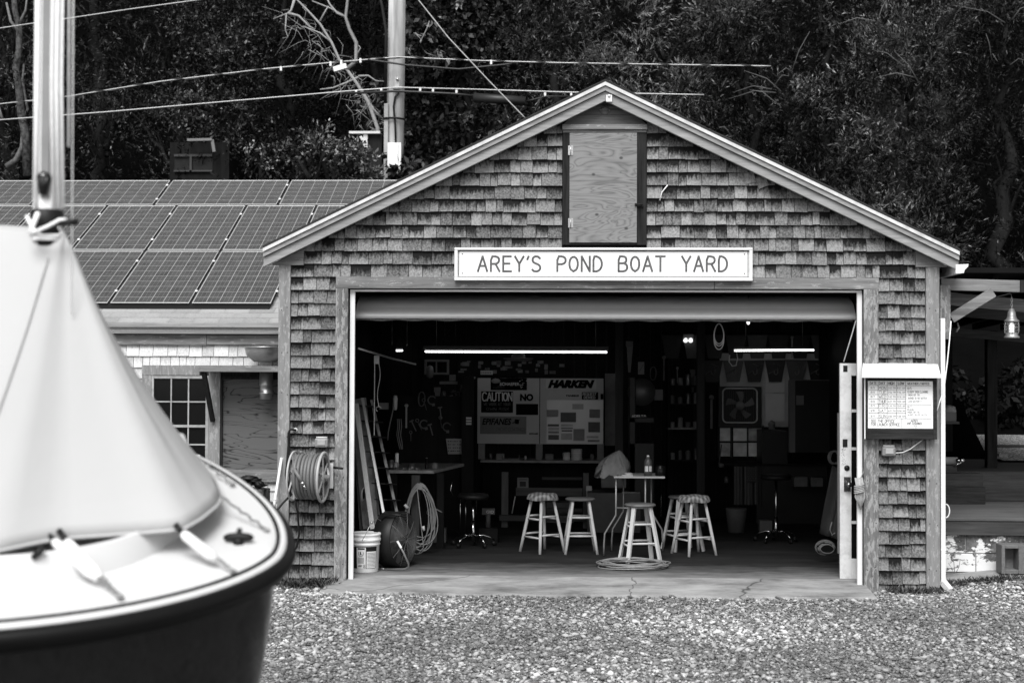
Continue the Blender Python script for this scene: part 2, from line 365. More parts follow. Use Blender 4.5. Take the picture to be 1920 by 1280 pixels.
sy_ = n_.n('SeparateXYZ'); n_.L(n_.n('TexCoord').outputs['Object'], sy_.inputs[0]); lit_y_ = n_.math('ADD', sy_.outputs[1], n_.math('MULTIPLY', n_.noise(n_.coord((1, 3, 1)), 3, 7, .7), 1.3))
c_ = n_.mix(n_.ramp(n_.math('ADD', lit_y_, 2.3), [(.05, .95), (.45, .4), (1, 0)]), c_, .20)  # floor colour painted lighter towards the doorway, as daylight falling in
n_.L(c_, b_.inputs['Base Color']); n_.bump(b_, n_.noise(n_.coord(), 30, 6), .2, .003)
M_dirt, t_, b_ = newmat('gravel_ground'); n_ = NT(t_); base(b_, .3, .95, 0, .1)
vo_ = n_.n('TexVoronoi'); n_.L(n_.coord(), vo_.inputs['Vector']); vo_.inputs['Scale'].default_value = 42
sx_ = n_.n('SeparateColor'); n_.L(vo_.outputs['Color'], sx_.inputs[0])
c_ = n_.ramp(sx_.outputs[0], [(0, .14), (.5, .36), (1, .72)]); c_ = n_.mix(n_.ramp(vo_.outputs['Distance'], [(.35, 0), (.75, .8)]), c_, .04)
n_.L(c_, b_.inputs['Base Color']); n_.bump(b_, n_.ramp(vo_.outputs['Distance'], [(0, 1), (.6, 0)]), 1, .02)
M_stone, t_, b_ = newmat('gravel_stone'); n_ = NT(t_); base(b_, .3, .8, 0, .3); r_ = n_.rnd()
c_ = n_.ramp(r_[2], [(0, .010), (.25, .05), (.55, .18), (.85, .48), (1, .78)]); c_ = n_.mix(.25, c_, n_.ramp(n_.noise(n_.coord(), 120, 3), [(.3, .1), (.7, .7)])); n_.L(c_, b_.inputs['Base Color'])
M_hill = plain('hillside_earth', .003, .95, var=.4, scale=2, spec=0)

# ================================================================= GROUND
def gz(x, y):                                  # ground height near the buildings
    z = -.085
    if x > 3.3: z += .10*min(1, (x-3.3)/1.0)*max(0, min(1, (y+1.6)/1.6))
    return z
g = MB()
xs = [-300, -60, -20] + [i*.5 for i in range(-20, 25)] + [20, 60, 300]
ys = [-300, -60, -20] + [i*.5 for i in range(-32, 25)] + [14, 20, 30]
vs = [(x, y, gz(x, y)) for x in xs for y in ys]; ny = len(ys)
g.add(vs, [(i*ny+j, (i+1)*ny+j, (i+1)*ny+j+1, i*ny+j+1) for i in range(len(xs)-1) for j in range(ny-1)])
tag(obj('ground', g, M_dirt), 'pale crushed stone yard in front of the sheds', None, None, 'structure')
g = MB()
def hz(x, y):
    t = max(0, y-10.2); return -.3+min(t, 26)*.72+max(0, t-26)*.1+.5*math.sin(x*.4+y*.3)*min(1, t/4)
xs = [-300, -80]+[i*2 for i in range(-24, 25)]+[80, 300]; ys = [i*1.2+9 for i in range(26)]+[60, 120, 300]; ny = len(ys)
g.add([(x, y, hz(x, y)) for x in xs for y in ys], [(i*ny+j, (i+1)*ny+j, (i+1)*ny+j+1, i*ny+j+1) for i in range(len(xs)-1) for j in range(ny-1)], smooth=True)
tag(obj('hill', g, M_hill), 'dark wooded hillside rising behind the sheds', None, None, 'structure')
# loose stones of the yard: one countless mass
n = 122000
Xs = rng.uniform(-5.6, 6.6, n); Ys = -8.2+8.4*rng.random(n)**.75
keep = ~((Xs > -2.36) & (Xs < 2.84) & (Ys > -.47+.05*np.sin(Xs*2.3)+.05*rng.normal(size=n)) & ((Ys > -.3) | (rng.random(n) > .3))) & (Ys < .2+.6*(Xs > 3.5)) & ((Ys < .05) | (Xs > 3.6)) 
keep &= np.abs(Xs+0.05) < (Ys+13.8)*.42+.5
Xs = Xs[keep]; Ys = Ys[keep]; n = len(Xs)
ico = bpy.data.meshes.new('tmp'); import bmesh
bm_ = bmesh.new(); bmesh.ops.create_icosphere(bm_, subdivisions=1, radius=1); bm_.verts.ensure_lookup_table()
IV = np.array([tuple(v.co) for v in bm_.verts]); IF = np.array([[v.index for v in f.verts] for f in bm_.faces]); bm_.free(); bpy.data.meshes.remove(ico)
nv = len(IV); sz = rng.lognormal(math.log(.0112), .42, n).clip(.004, .032)
scl = np.stack([sz*rng.uniform(.8, 1.5, n), sz*rng.uniform(.7, 1.1, n), sz*rng.uniform(.4, .75, n)], 1)
V = IV[None]*(1+rng.uniform(-.36, .3, (n, nv, 1)))*scl[:, None, :]
a_ = rng.uniform(0, 2*PI, n); ca, sa_ = np.cos(a_)[:, None], np.sin(a_)[:, None]; tl = rng.normal(0, .35, n)[:, None]
x_ = V[..., 0]*ca-V[..., 1]*sa_; y_ = V[..., 0]*sa_+V[..., 1]*ca; z_ = V[..., 2]+x_*tl*.6
gzv = np.array([gz(a, b) for a, b in zip(Xs, Ys)])
V = np.stack([x_+Xs[:, None], y_+Ys[:, None], z_+(gzv+sz*.25+rng.random(n)*.012)[:, None]], -1).reshape(-1, 3)
FF = (IF[None]+(np.arange(n)*nv)[:, None, None]).reshape(-1, 3)
st = np.zeros((n*nv, 3)); mac = .5+.25*np.sin(Xs*1.9+1.3*np.sin(Ys*1.1))+.25*np.sin(Ys*2.7+Xs*.8); st[:, 2] = np.repeat(np.clip(rng.random(n)*.88+(mac-.5)*.34+.03, 0, 1), nv)
me = mesh_np('gravel', V, FF, st); me.materials.append(M_stone)
o = bpy.data.objects.new('gravel', me); C.objects.link(o); tag(o, 'loose pale crushed stones covering the yard', None, None, 'stuff')
# concrete apron and floor
g = MB(); N = 60
def ap(u, v):
    x = -2.34+u*5.16; yf = -.56+.025*math.sin(x*3)+.02*math.sin(x*7.7)
    if v <= .04: return (x, yf-.01, -.16)
    t = (v-.04)/.96; return (x, yf+(.24-yf)*t, -.058+.058*t)
g.grid(ap, N, 14, smooth=False); tag(obj('pavement', g, M_conc), 'cracked pale concrete apron across the garage doorway', None, None, 'structure')
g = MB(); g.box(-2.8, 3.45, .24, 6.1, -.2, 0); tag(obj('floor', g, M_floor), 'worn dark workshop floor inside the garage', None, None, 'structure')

# ================================================================= GARAGE
GO = (0.32, 0, 0)
gar = thing('garage', 'wide gabled garage clad in dark streaked cedar shingles with its big door open', 'garage', GO)
YR = -.2
TL, TP, TR = P(493, 465, YR), P(1135, 153, YR), P(1799, 471, YR)
def rz_(x):
    if x < TP.x: return TL.z+(TP.z-TL.z)*(x-TL.x)/(TP.x-TL.x)
    return TP.z+(TR.z-TP.z)*(x-TP.x)/(TR.x-TP.x)
XL0, XL1 = -2.857, -2.742; XR0, XR1 = 3.388, 3.515
JL0, JL1, JR0, JR1 = -2.297, -2.178, 2.80, 2.938; HZ0, HZ1 = 2.812, 2.925
# walls (sheathing), interior
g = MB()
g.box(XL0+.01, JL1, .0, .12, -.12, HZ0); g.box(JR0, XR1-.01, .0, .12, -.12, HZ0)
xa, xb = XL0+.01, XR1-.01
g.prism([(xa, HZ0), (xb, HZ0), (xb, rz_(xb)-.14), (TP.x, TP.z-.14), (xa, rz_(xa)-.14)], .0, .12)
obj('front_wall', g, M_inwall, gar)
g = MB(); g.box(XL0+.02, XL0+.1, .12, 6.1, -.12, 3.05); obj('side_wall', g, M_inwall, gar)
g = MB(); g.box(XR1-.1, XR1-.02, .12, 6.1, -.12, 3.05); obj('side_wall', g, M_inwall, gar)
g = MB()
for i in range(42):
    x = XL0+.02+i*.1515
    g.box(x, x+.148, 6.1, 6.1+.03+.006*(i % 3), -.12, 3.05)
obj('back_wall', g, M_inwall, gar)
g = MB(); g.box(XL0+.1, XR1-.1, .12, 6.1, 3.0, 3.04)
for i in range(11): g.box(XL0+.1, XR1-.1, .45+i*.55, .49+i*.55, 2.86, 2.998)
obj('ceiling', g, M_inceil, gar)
# roof
for sgn, (A, B) in (('l', (TL, TP)), ('r', (TP, TR))):
    g = MB(); g.prism([(A.x, A.z), (B.x, B.z), (B.x, B.z+.012), (A.x, A.z+.012)], YR-.015, 6.35)
    k = 0
    L_ = (B-A).length
    for j in range(30):
        y = YR-.02+j*.22
        n_c = 14
        for i in range(n_c):
            a0, a1 = i/n_c, (i+1)/n_c
            p, q = A.lerp(B, a0), A.lerp(B, a1)
            up = .034 if sgn == 'l' else .034
            h0, h1 = (.024, .020) if sgn == 'l' else (.020, .024)
            g.prism([(p.x, p.z+.0125), (q.x, q.z+.0125), (q.x, q.z+h1), (p.x, p.z+h0)], y+.003, y+.217)
    obj('roof', g, M_asphd, gar)
def rake(A, B, o0, o1, y0, y1, m, cut):
    g = MB(); g.prism([(A.x, A.z-o0), (B.x, B.z-o0), (B.x, B.z-o1), (A.x+cut[0], A.z-o1+cut[0]*(B.z-A.z)/(B.x-A.x)), ], y0, y1); return g
for A, B in ((TL, TP), (TR, TP)):
    s = 1 if A is TL else -1
    obj('rake_board', rake(A, B, .002, .036, YR-.012, YR+.02, M_rake, (0, 0)), M_white2, gar)
    obj('rake_board', rake(A, B, .040, .085, YR+.006, YR+.04, M_rake, (0, 0)), M_rake, gar, .002)
    obj('rake_board', rake(A, B, .090, .178, YR+.035, YR+.075, M_rake, (s*.0, 0)), M_rake, gar, .002)
    g = MB(); g.prism([(A.x, A.z-.10), (B.x, B.z-.10), (B.x, B.z-.02), (A.x, A.z-.02)], YR+.076, -.001); obj('soffit', g, M_dark, gar)
# shingles
g = MB(); zc = P(600, 495, 0).z; k0 = -25; E = .1272
lx0, lx1 = P(1055, 300, 0).x, P(1212, 300, 0).x; lz0, lz1 = P(1100, 460, 0).z, P(1100, 236, 0).z
for k in range(k0, 16):
    z0 = zc+k*E; z1 = z0+E+.012
    def lim(x): return rz_(x)-.165
    xL, xR = XL1+.002, XR0-.002
    if z0 > 2.95:
        # gable part, bounded by the rakes
        while xL < TP.x and lim(xL) < z0+.012: xL += .005
        while xR > TP.x and lim(xR) < z0+.012: xR -= .005
        xL = min(xL, max(XL1-.0, xL)); 
    segs = [(xL, xR)]
    if z0 < HZ1-.05: segs = [(xL, JL0-.001), (JR1+.001, xR)]
    elif z1 > lz0+.02 and z0 < 4.62: segs = [(xL, lx0-.002), (lx1+.002, xR)]
    if z0 > lz1-.03: segs = []
    for a, b in segs:
        if b-a < .03: continue
        x = a
        while x < b-.002:
            wd = random.choice([.07, .09, .1, .11, .125, .14, .155, .19]); wd *= random.uniform(.93, 1.07)
            if b-(x+wd) < .045: wd = b-x
            xa_, xb_ = x+.0026, x+wd-.0026; dz = random.uniform(-.004, .004); yb = random.uniform(0, .004); rot = random.uniform(-.004, .004)
            zb = z0+dz if z0 > -.10 else -.10
            zta = min(z1, lim(xa_)+.03); ztb = min(z1, lim(xb_)+.03)
            if min(zta, ztb) > zb+.02:
                R = random.random(); yf0, yf1 = -.026-yb*2.0, -.005-yb*.5
                vs = [(xa_, yf0, zb), (xb_, yf0, zb+rot), (xb_, yf1, ztb), (xa_, yf1, zta), (xa_, -.0005, zb), (xb_, -.0005, zb+rot), (xb_, -.0003, ztb), (xa_, -.0003, zta)]
                va, vb = (zta-zb)/E, (ztb-zb)/E
                st = [(xa_, 0, R), (xb_, 0, R), (xb_, vb, R), (xa_, va, R)]*2
                g.add(vs, [(0,1,2,3), (4,7,6,5), (0,4,5,1), (1,5,6,2), (3,2,6,7), (0,3,7,4)], st)
            x += wd
# two slipped shingles near the right rake
for i, (px_, py_) in enumerate(((1405, 332), (1428, 340))):
    p = P(px_, py_, -.03); M = Matrix.Translation(p) @ Matrix.Rotation(rad(-12-i*10), 4, 'Y'); R = .8
    g.add([M @ Vector(v) for v in ((-.05, -.006, -.06), (.05, -.006, -.06), (.05, 0, .05), (-.05, 0, .05), (-.05, .004, -.06), (.05, .004, -.06), (.05, .004, .05), (-.05, .004, .05))],
          [(0,1,2,3), (4,7,6,5), (0,4,5,1), (1,5,6,2), (3,2,6,7), (0,3,7,4)], [(0,0,R),(.1,0,R),(.1,.5,R),(0,.5,R)]*2)
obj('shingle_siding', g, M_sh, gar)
def board(name, x0, x1, z0, z1, y0, y1, m, par=None, bev=.003):
    g = MB(); g.box(x0, x1, y0, y1, z0, z1); return obj(name, g, m, par or gar, bev)
board('corner_board', XL0, XL1, -.07, P(536, 495, 0).z, -.045, .0, M_trimZ)
board('corner_board', XR0, XR1, -.1, P(1747, 497, 0).z, -.045, .0, M_trimZ)
# eave returns
e1 = P(515, 496, -.12); e2 = P(560, 474, -.12)
g = MB(); g.prism([(XL0-.06, e1.z), (XL1+.13, e1.z), (XL1+.13, rz_(XL1+.13)-.17), (XL0-.06, rz_(XL0-.06)-.17)], -.06, -.024); obj('eave_return', g, M_trimX, gar, .002)
g = MB(); g.prism([(XR0-.1, e1.z-.01), (XR1+.08, e1.z-.01), (XR1+.08, rz_(XR1+.08)-.17), (XR0-.1, rz_(XR0-.1)-.17)], -.06, -.024); obj('eave_return', g, M_trimX, gar, .002)
# door casing
cas = MB(); cas.box(JL0, JL1, -.04, -.0, -.06, HZ0-.001)
obj('door_jamb', cas, M_trimZd, gar, .003)
cas = MB(); cas.box(JR0, JR1, -.04, -.0, -.1, HZ0-.001); obj('door_jamb', cas, M_trimZd, gar, .003)
cas = MB(); cas.box(JL0, 1.37, -.042, -.0, HZ0, HZ1); cas.box(1.374, JR1+.004, -.041, -.0, HZ0+.001, HZ1-.004); obj('door_header', cas, M_trimX, gar, .003)
board('door_stop', JL1+.012, -2.118, -.03, HZ0-.006, .02, .06, M_white, bev=.004)
board('door_stop', 2.748, JR0-.004, -.05, HZ0-.006, .02, .06, M_white, bev=.004)
board('door_stop', -2.118, 2.748, HZ0-.028, HZ0-.006, .021, .06, M_white, bev=.004)
g = MB(); R = random.Random(5)
for x_ in (XL0+.03, XL1-.025, JL0+.03, JL1-.03, JR0+.03, JR1-.03, XR0+.03, XR1-.03):
    z_ = .15
    while z_ < 2.75: g.lathe([(0, 0), (.0055, 0), (.004, -.002), (0, -.0025)], (x_+R.uniform(-.006, .006), -.0402 if JL0 <= x_ <= JR1 else -.0452, z_+R.uniform(-.02, .02)), (0, 1, 0), 8, cap=False); z_ += .41
obj('nail_heads', g, M_asphd, gar)
# overhead door, rolled up with its bottom section still hanging at the lintel
g = MB(); prof = [(.24, 2.53), (.24, 2.565), (.262, 2.595), (.32, 2.64), (.42, 2.69), (.56, 2.735), (.72, 2.765), (2.7, 2.79)]
vs = []; xa, xb = -2.15, 2.78
for y, z in prof: vs += [(xa, y, z), (xb, y, z)]
for y, z in prof: vs += [(xa, y+.03, z+.035 if y > .3 else z+.006), (xb, y+.03, z+.035 if y > .3 else z+.006)]
m_ = len(prof); fs = [(2*i, 2*i+1, 2*i+3, 2*i+2) for i in range(m_-1)]+[(2*m_+2*i+1, 2*m_+2*i, 2*m_+2*i+2, 2*m_+2*i+3) for i in range(m_-1)]+[(0, 2*m_, 2*m_+1, 1)]
g.add(vs, fs, smooth=True); gd = obj('overhead_door', g, plain('door_enamel', .46, .34, var=.08, spec=.5), gar)
g = MB(); g.tube([(xa+i*.07,   .255, 2.52+.006*math.sin(i*1.3)) for i in range(71)], .013, 6); obj('weather_strip', g, plain('mottled_rubber', .05, .9, var=1.2, scale=60), gd)
# loft door
lf = MB(); m1 = lx0+.085; m2 = lx1-.095
lf.box(lx0, m1, -.05, -.0, lz0, lz1-.075); lf.box(m2, lx1, -.05, -.0, lz0, lz1-.075); lf.box(m1, m2, -.045, -.0, lz0, lz0+.02)
ld = obj('loft_door_frame', lf, M_dark, gar, .003)
g = MB(); g.box(lx0-.004, lx1+.004, -.085, -.0, lz1-.05, lz1+.0); g.box(lx0+.002, lx1-.002, -.06, -.0, lz1-.075, lz1-.052); obj('loft_door_cap', g, M_trimX, gar, .003)
g = MB(); g.box(P(1068, 300, -.03).x, P(1194, 300, -.03).x, -.066, -.046, lz0+.022, lz1-.08); lp = obj('loft_door', g, M_ply, gar, .002)
for yy in (282, 418):
    g = MB(); p = P(1070, yy, -.07)
    g.box(p.x-.024, p.x-.002, -.072, -.067, p.z-.045, p.z+.045); g.box(p.x+.002, p.x+.024, -.072, -.067, p.z-.045, p.z+.045); g.cyl((p.x, -.073, p.z-.046), (p.x, -.073, p.z+.046), .005)
    for a in (-1, 1):
        for b in (-.03, 0, .03): g.cyl((p.x+a*.013, -.0725, p.z+b), (p.x+a*.013, -.074, p.z+b), .004, 8)
    obj('hinge', g, M_steel, lp)
g = MB(); p = P(1196, 384, -.07); g.box(p.x-.03, p.x+.055, -.076, -.068, p.z-.014, p.z+.014); g.cyl((p.x-.02, -.084, p.z), (p.x+.045, -.084, p.z), .006); obj('latch', g, M_black, lp)
# boards in the peak with the round patch
g = MB()
for i in range(3):
    za = lz1+.003+i*.1; zb = za+.097
    hw0 = lambda z: ((z-(TL.z-.17))/(TP.z-TL.z))
    xl = TP.x-(TP.z-.17-zb)/((TP.z-TL.z)/(TP.x-TL.x))-.06; xr = TP.x+(TP.z-.17-zb)/((TP.z-TR.z)/(TR.x-TP.x))+.06
    xl2 = max(lx0, TP.x-(TP.z-.15-za)/((TP.z-TL.z)/(TP.x-TL.x))); xr2 = min(lx1, TP.x+(TP.z-.15-za)/((TP.z-TR.z)/(TR.x-TP.x)))
    g.prism([(xl2, za), (xr2, za), (max(min(xr, lx1), TP.x+.02), zb), (min(max(xl, lx0), TP.x-.02), zb)], -.03, -.0)
obj('gable_boards', g, wood('old_gable_board', .2, .03, 'X', 30), gar)
p = P(1134, 207, -.03); g = MB(); g.lathe([(.0, .0), (.044, .0), (.046, -.006), (.0, -.008)], (p.x, -.031, p.z), (0, 1, 0), 20, cap=False)
for s in (-1, 1): g.box(p.x+s*.043-.008, p.x+s*.043+.008, -.044, -.031, p.z-.006, p.z+.006)
obj('vent_cover', g, M_trimX, gar)
p = P(1142, 184, -.19); g = MB(); g.box(p.x-.028, p.x+.028, -.195, -.166, p.z-.035, p.z+.03); g.blob((p.x, -.20, p.z+.02), .014); obj('floodlight_plate', g, M_white, gar)
g = MB(); p0, p1 = P(1252, 347, -.035), P(1237, 376, -.035); g.tube([p0, p0.lerp(p1, .45)+Vector((-.02, 0, 0)), p1], .006, 6); obj('paint_drip', g, M_white, gar)
# gutter at the right eave and the downspout
g = MB(); p = P(1797, 506, -.15)
prof = [(p.x-.03, p.z+.05), (p.x+.09, p.z+.055), (p.x+.085, p.z+.03), (p.x+.055, p.z-.0), (p.x+.045, p.z-.03), (p.x-.03, p.z-.035)]
g.prism(prof, -.17, 6.3); obj('gutter', g, M_white, gar)
d0, d1 = P(1762, 600, -.02).x, P(1770, 600, -.02).x
g = MB(); g.box(d0+.002, d1+.004, -.05, .03, .02, P(1765, 597, 0).z); g.box(d0, d1+.006, -.052, .032, .32, .335); g.beam((d0+.02, -.01, .03), (d0+.07, -.12, -.05), .05, .06); obj('downspout', g, M_white, gar, .004)
# ================================================================= WORKSHOP WING ON THE LEFT
WY = 3.22
ws = thing('workshop', 'low shingled workshop with a solar roof joined to the left of the garage', 'workshop', (-6, WY, -.1))
SL = math.tan(rad(27.5)); z0r, y0r = 2.589, 3.1
def wr(y): return z0r+(y-y0r)*SL
# roof : a slab with a notch beside the garage
YT = 7.42
g = MB()
def slab(x0, x1, ya, yb, t0, t1, m=g):
    vs = [(x, y, wr(y)+dz) for dz in (t0, t1) for y in (ya, yb) for x in (x0, x1)]
    m.add(vs, [(0,2,3,1), (4,5,7,6), (0,1,5,4), (2,6,7,3), (0,4,6,2), (1,3,7,5)])
slab(-10.5, -2.90, 3.1, 4.3, -.12, -.012); slab(-10.5, -2.05, 4.3, YT, -.12, -.012)
rf = obj('roof', g, M_asph, ws)
g = MB(); e = .125
for k in range(35):
    ya = 3.085+k*e; yb = ya+e
    x = -10.5+random.uniform(0, .2); x1 = -2.905 if ya < 4.2 else -2.05
    while x < x1:
        x2 = min(x+.305, x1)
        if ya < 3.75 or x < -7.5 or x > -4.5 or k > 28:
            vs = [(a+.002*(1 if a == x else -1), y, wr(y)+dz) for y, dz in ((ya, .006), (yb, -.006)) for a in (x, x2)]+[(a, y, wr(y)-.011) for y in (ya, yb) for a in (x, x2)]
            g.add(vs, [(0,1,3,2), (0,4,5,1)])
        x = x2
obj('roof_shingles', g, M_asph, rf)
g = MB()
vs = [(x, y, z) for x in (-10.5, -2.05) for y, z in ((YT, wr(YT)), (11.5, wr(YT)-2.1), (11.5, wr(YT)-2.2), (YT, wr(YT)-.1))]
g.add(vs, [(0,1,5,4), (1,2,6,5), (2,3,7,6), (3,0,4,7), (0,3,2,1), (4,5,6,7)]); obj('roof', g, M_asph, ws)
# fascia, soffit, frieze
g = MB(); zt = wr(3.1)-.015
g.box(-10.4, -2.90, 3.06, 3.10, zt-.05, zt+.005); obj('gutter', g, M_rake, ws, .004)
g = MB(); g.box(-10.4, -2.90, 3.105, 3.13, zt-.125, zt-.03); obj('fascia', g, M_rake, ws, .003)
g = MB(); g.box(-10.4, -2.90, 3.131, WY-.001, zt-.12, zt-.10); obj('soffit', g, M_dark, ws)
fz1 = zt-.125; fz0 = P(400, 647, WY).z
g = MB(); g.box(-10.4, -4.4, WY-.045, WY-.001, fz0, fz1-.01); g.box(-4.397, -2.90, WY-.04, WY-.001, fz0+.005, fz1-.012); obj('frieze_board', g, M_trimX, ws, .002)
# window opening region
wx0, wx1 = P(267, 800, WY).x, P(413, 800, WY).x; wz1 = P(330, 685, WY).z; wz0 = .78
pwx0, pwx1 = P(414, 800, WY).x, -2.87; pz1 = P(460, 700, WY).z; pz0 = P(460, 879, WY).z
g = MB(); g.box(-10.3, -2.87, WY, WY+.1, -.12, fz0+.1); obj('wall', g, M_dark, ws)
g = MB(); g.box(-10.3, -10.2, WY+.1, 11.3, -.12, 2.45); obj('wall', g, M_shl, ws)
g = MB(); Ew = .1345
for k in range(-2, 20):
    za = fz0-(19-k+0)*Ew+0*.01; zb = za+Ew+.01
    if za < -.1: continue
    zb = min(zb, fz0+.004)
    segs = [(-10.3, -2.9)]
    if zb > wz0-.02 and za < wz1-.02: segs = [(-10.3, wx0)]+([(wx0+.003, -2.9)] if zb > wz1+.03 else [])+([] if zb > pz0-.15 else [(pwx0, -2.9)])
    for a, b in segs:
        x = a
        while x < b-.002:
            wd = random.choice([.08, .11, .13, .15, .18])*random.uniform(.94, 1.06)
            if b-(x+wd) < .05: wd = b-x
            R = random.random(); xa_, xb_ = x+.003, x+wd-.003; zq = za+random.uniform(-.003, .003)
            if za < wz1 < zb and xa_ > wx0: zq = wz1+.002
            vs = [(xa_, WY-.028, zq), (xb_, WY-.028, zq), (xb_, WY-.006, zb), (xa_, WY-.006, zb), (xa_, WY, zq), (xb_, WY, zq), (xb_, WY, zb), (xa_, WY, zb)]
            g.add(vs, [(0,1,2,3), (0,4,5,1), (1,5,6,2), (3,2,6,7), (0,3,7,4)], [(xa_, 0, R), (xb_, 0, R), (xb_, 1, R), (xa_, 1, R)]*2)
            x += wd
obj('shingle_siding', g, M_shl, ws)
# window
yw = WY-.045; M_rim2 = plain('sash_paint', .36, .6, var=.3, scale=20, grime=.4)
g = MB(); g.box(wx0, wx0+.12, yw, WY-.001, wz0, wz1-.12); g.box(wx0, P(376, 690, WY).x, yw-.003, WY-.001, wz1-.118, wz1); g.box(pwx0-.14, pwx0, yw-.002, WY-.001, wz0, wz1-.02)
obj('window_casing', g, M_trimZ, ws, .003)
gx0, gx1 = P(284, 800, WY).x, P(392, 800, WY).x; gz1 = P(330, 704, WY).z; gz0 = .86
win = obj('window', MB().box(gx0, gx1, WY-.012, WY-.004, gz0, gz1), M_glass, ws)
g = MB(); fr = .035; mid = P(330, 796, WY).z
for a, b, c, d in ((gx0, gx0+fr, gz0, gz1), (gx1-fr, gx1, gz0, gz1)): g.box(a, b, yw+.005, WY-.013, c, d)
g.box(gx0+fr, gx1-fr, yw+.006, WY-.013, gz1-fr, gz1); g.box(gx0+fr, gx1-fr, yw+.004, WY-.013, mid-.03, mid); g.box(gx0+fr, gx1-fr, yw+.006, WY-.013, gz0, gz0+.05)
obj('sash', g, M_rim2, win, .002)
g = MB()
for i in (1, 2): x = gx0+fr+(gx1-gx0-2*fr)*i/3; g.box(x-.008, x+.008, yw+.012, WY-.0135, gz0+.05, mid-.03); g.box(x-.0078, x+.0078, yw+.012, WY-.0135, mid, gz1-fr)
for z in (mid+(gz1-fr-mid)*.5, (mid-.03)-(mid-.03-gz0-.05)*.5, ): g.box(gx0+fr, gx1-fr, yw+.014, WY-.013, z-.008, z+.008)
obj('muntin', g, M_rim2, win)
g = MB(); p = P(372, 852, WY-.03); g.box(p.x-.09, p.x+.02, WY-.03, WY-.026, p.z-.1, p.z); obj('taped_paper', g, M_white2, win)
g = MB(); g.box(pwx0, pwx1-.0, WY-.02, WY-.001, pz0, pz1-.05); obj('plywood_panel', g, M_ply2, ws)
g = MB(); g.box(pwx0+.001, pwx0+.03, WY-.05, WY-.021, pz0, pz1-.05); g.box(pwx0+.03, pwx1, WY-.05, WY-.021, pz1-.07, pz1-.04); obj('panel_reveal', g, M_dark, ws)
g = MB(); g.box(pwx0-.0, pwx1, WY-.06, WY-.001, pz0-.15, pz0-.002); obj('window_sill', g, M_trimX, ws, .003)
# bracketed shelf carrying the vent hood
s0, s1 = P(375, 691, 2.75), P(521, 691, 2.75)
g = MB(); g.box(s0.x, -2.87, 2.72, WY-.05, s0.z-.035, s0.z+.035); sh = obj('bracket_shelf', g, M_trimX, ws, .003)
g = MB(); g.beam(P(382, 697, 2.76), P(399, 789, WY-.08), .05, .045); obj('brace', g, M_dark, sh)
p = P(497, 680, 2.92); kk = 2667/16.8
g = MB(); g.lathe([(.0, 0), (.13, 0), (.15, .02), (.215, .07), (.235, .13), (.24, .165), (.25, .168), (.25, .18), (.0, .18)], (p.x, 2.92, p.z+.01), n=28, cap=False)
vh = tag(obj('vent_hood', g, M_steel), 'rusty round metal vent hood on the bracket shelf', 'vent')
g = MB(); q = P(500, 700, 3.0); q2 = P(499, 742, 3.0)
g.lathe([(.075, 0), (.075, .06), (.083, .065), (.083, .08), (.075, .085), (.075, .16), (.083, .165), (.083, .18), (.08, .185), (.08, .36)], (q2.x, 3.0, q2.z-.04), n=20)
single('vent_pipe', g, M_steel, 'banded metal vent pipe hanging under the bracket shelf', 'pipe')
# solar panels
M_cell, t_, b_ = newmat('solar_cells'); n_ = NT(t_); base(b_, .03, .22, 0, .35); st_ = n_.rnd()
def lines(u, cnt, wd): 
    f = n_.math('FRACT', n_.math('ADD', n_.math('MULTIPLY', u, cnt), .5)); return n_.math('LESS_THAN', n_.math('ABSOLUTE', n_.math('SUBTRACT', f, .5)), wd)
at_ = n_.n('Attribute', attribute_name='st'); sp_ = n_.n('SeparateXYZ'); n_.L(at_.outputs['Vector'], sp_.inputs[0])
ul = lines(sp_.outputs[0], 6, .022); vl = lines(sp_.outputs[1], 10, .022); bus = lines(n_.math('ADD', n_.math('MULTIPLY', sp_.outputs[0], 6), .0), 2.0, .018)
bus = n_.math('MULTIPLY', lines(sp_.outputs[0], 18, .028), .42)
ln = n_.math('MAXIMUM', n_.math('MAXIMUM', ul, n_.math('MULTIPLY', vl, .8)), bus)
cn = n_.ramp(n_.noise(n_.coord(), 7, 5, .7), [(.3, .04), (.7, .075)])
n_.L(n_.mix(ln, cn, .32), b_.inputs['Base Color'])
M_rim = plain('aluminium_rim', .7, .35, .6, var=.05)
def solar(x0, x1, ya, yb, land=False):
    def rp(x, y, h): return Vector((x, y, wr(y)+.055+h))
    g = MB(); f = .009
    a, b, c, d = rp(x0+f, ya+f, .032), rp(x1-f, ya+f, .032), rp(x1-f, yb-f, .032), rp(x0+f, yb-f, .032)
    uv = [(0, 0, 0), (1, 0, 0), (1, 1, 0), (0, 1, 0)] if not land else [(0, 0, 0), (0, 1, 0), (1, 1, 0), (1, 0, 0)]
    g.add([a, b, c, d], [(0, 1, 2, 3)], uv); p = obj('solar_panel', g, M_cell, ws)
    g = MB()
    for (u0, u1, v0, v1) in ((x0, x1, ya, ya+f), (x0, x1, yb-f, yb), (x0, x0+f, ya+f, yb-f), (x1-f, x1, ya+f, yb-f)):
        vs = [rp(x, y, h) for h in (.030, .036) for y in (v0, v1) for x in (u0, u1)]; g.add(vs, [(0,2,3,1), (4,5,7,6), (0,1,5,4), (2,6,7,3), (0,4,6,2), (1,3,7,5)])
    obj('panel_frame', g, M_rim, p)
    g = MB()
    for t in (.22, .8): q = rp(x1+.012, ya+(yb-ya)*t, .03); g.box(q.x-.016, q.x+.016, q.y-.03, q.y+.03, q.z-.01, q.z+.012)
    obj('clamp', g, M_white, p)
RY = [3.4, 4.9, 6.4, 7.3]
for i in range(5): solar(-3.66-1.01*(i+1)+.03, -3.66-1.01*i-.008, RY[0], RY[1]-.045)
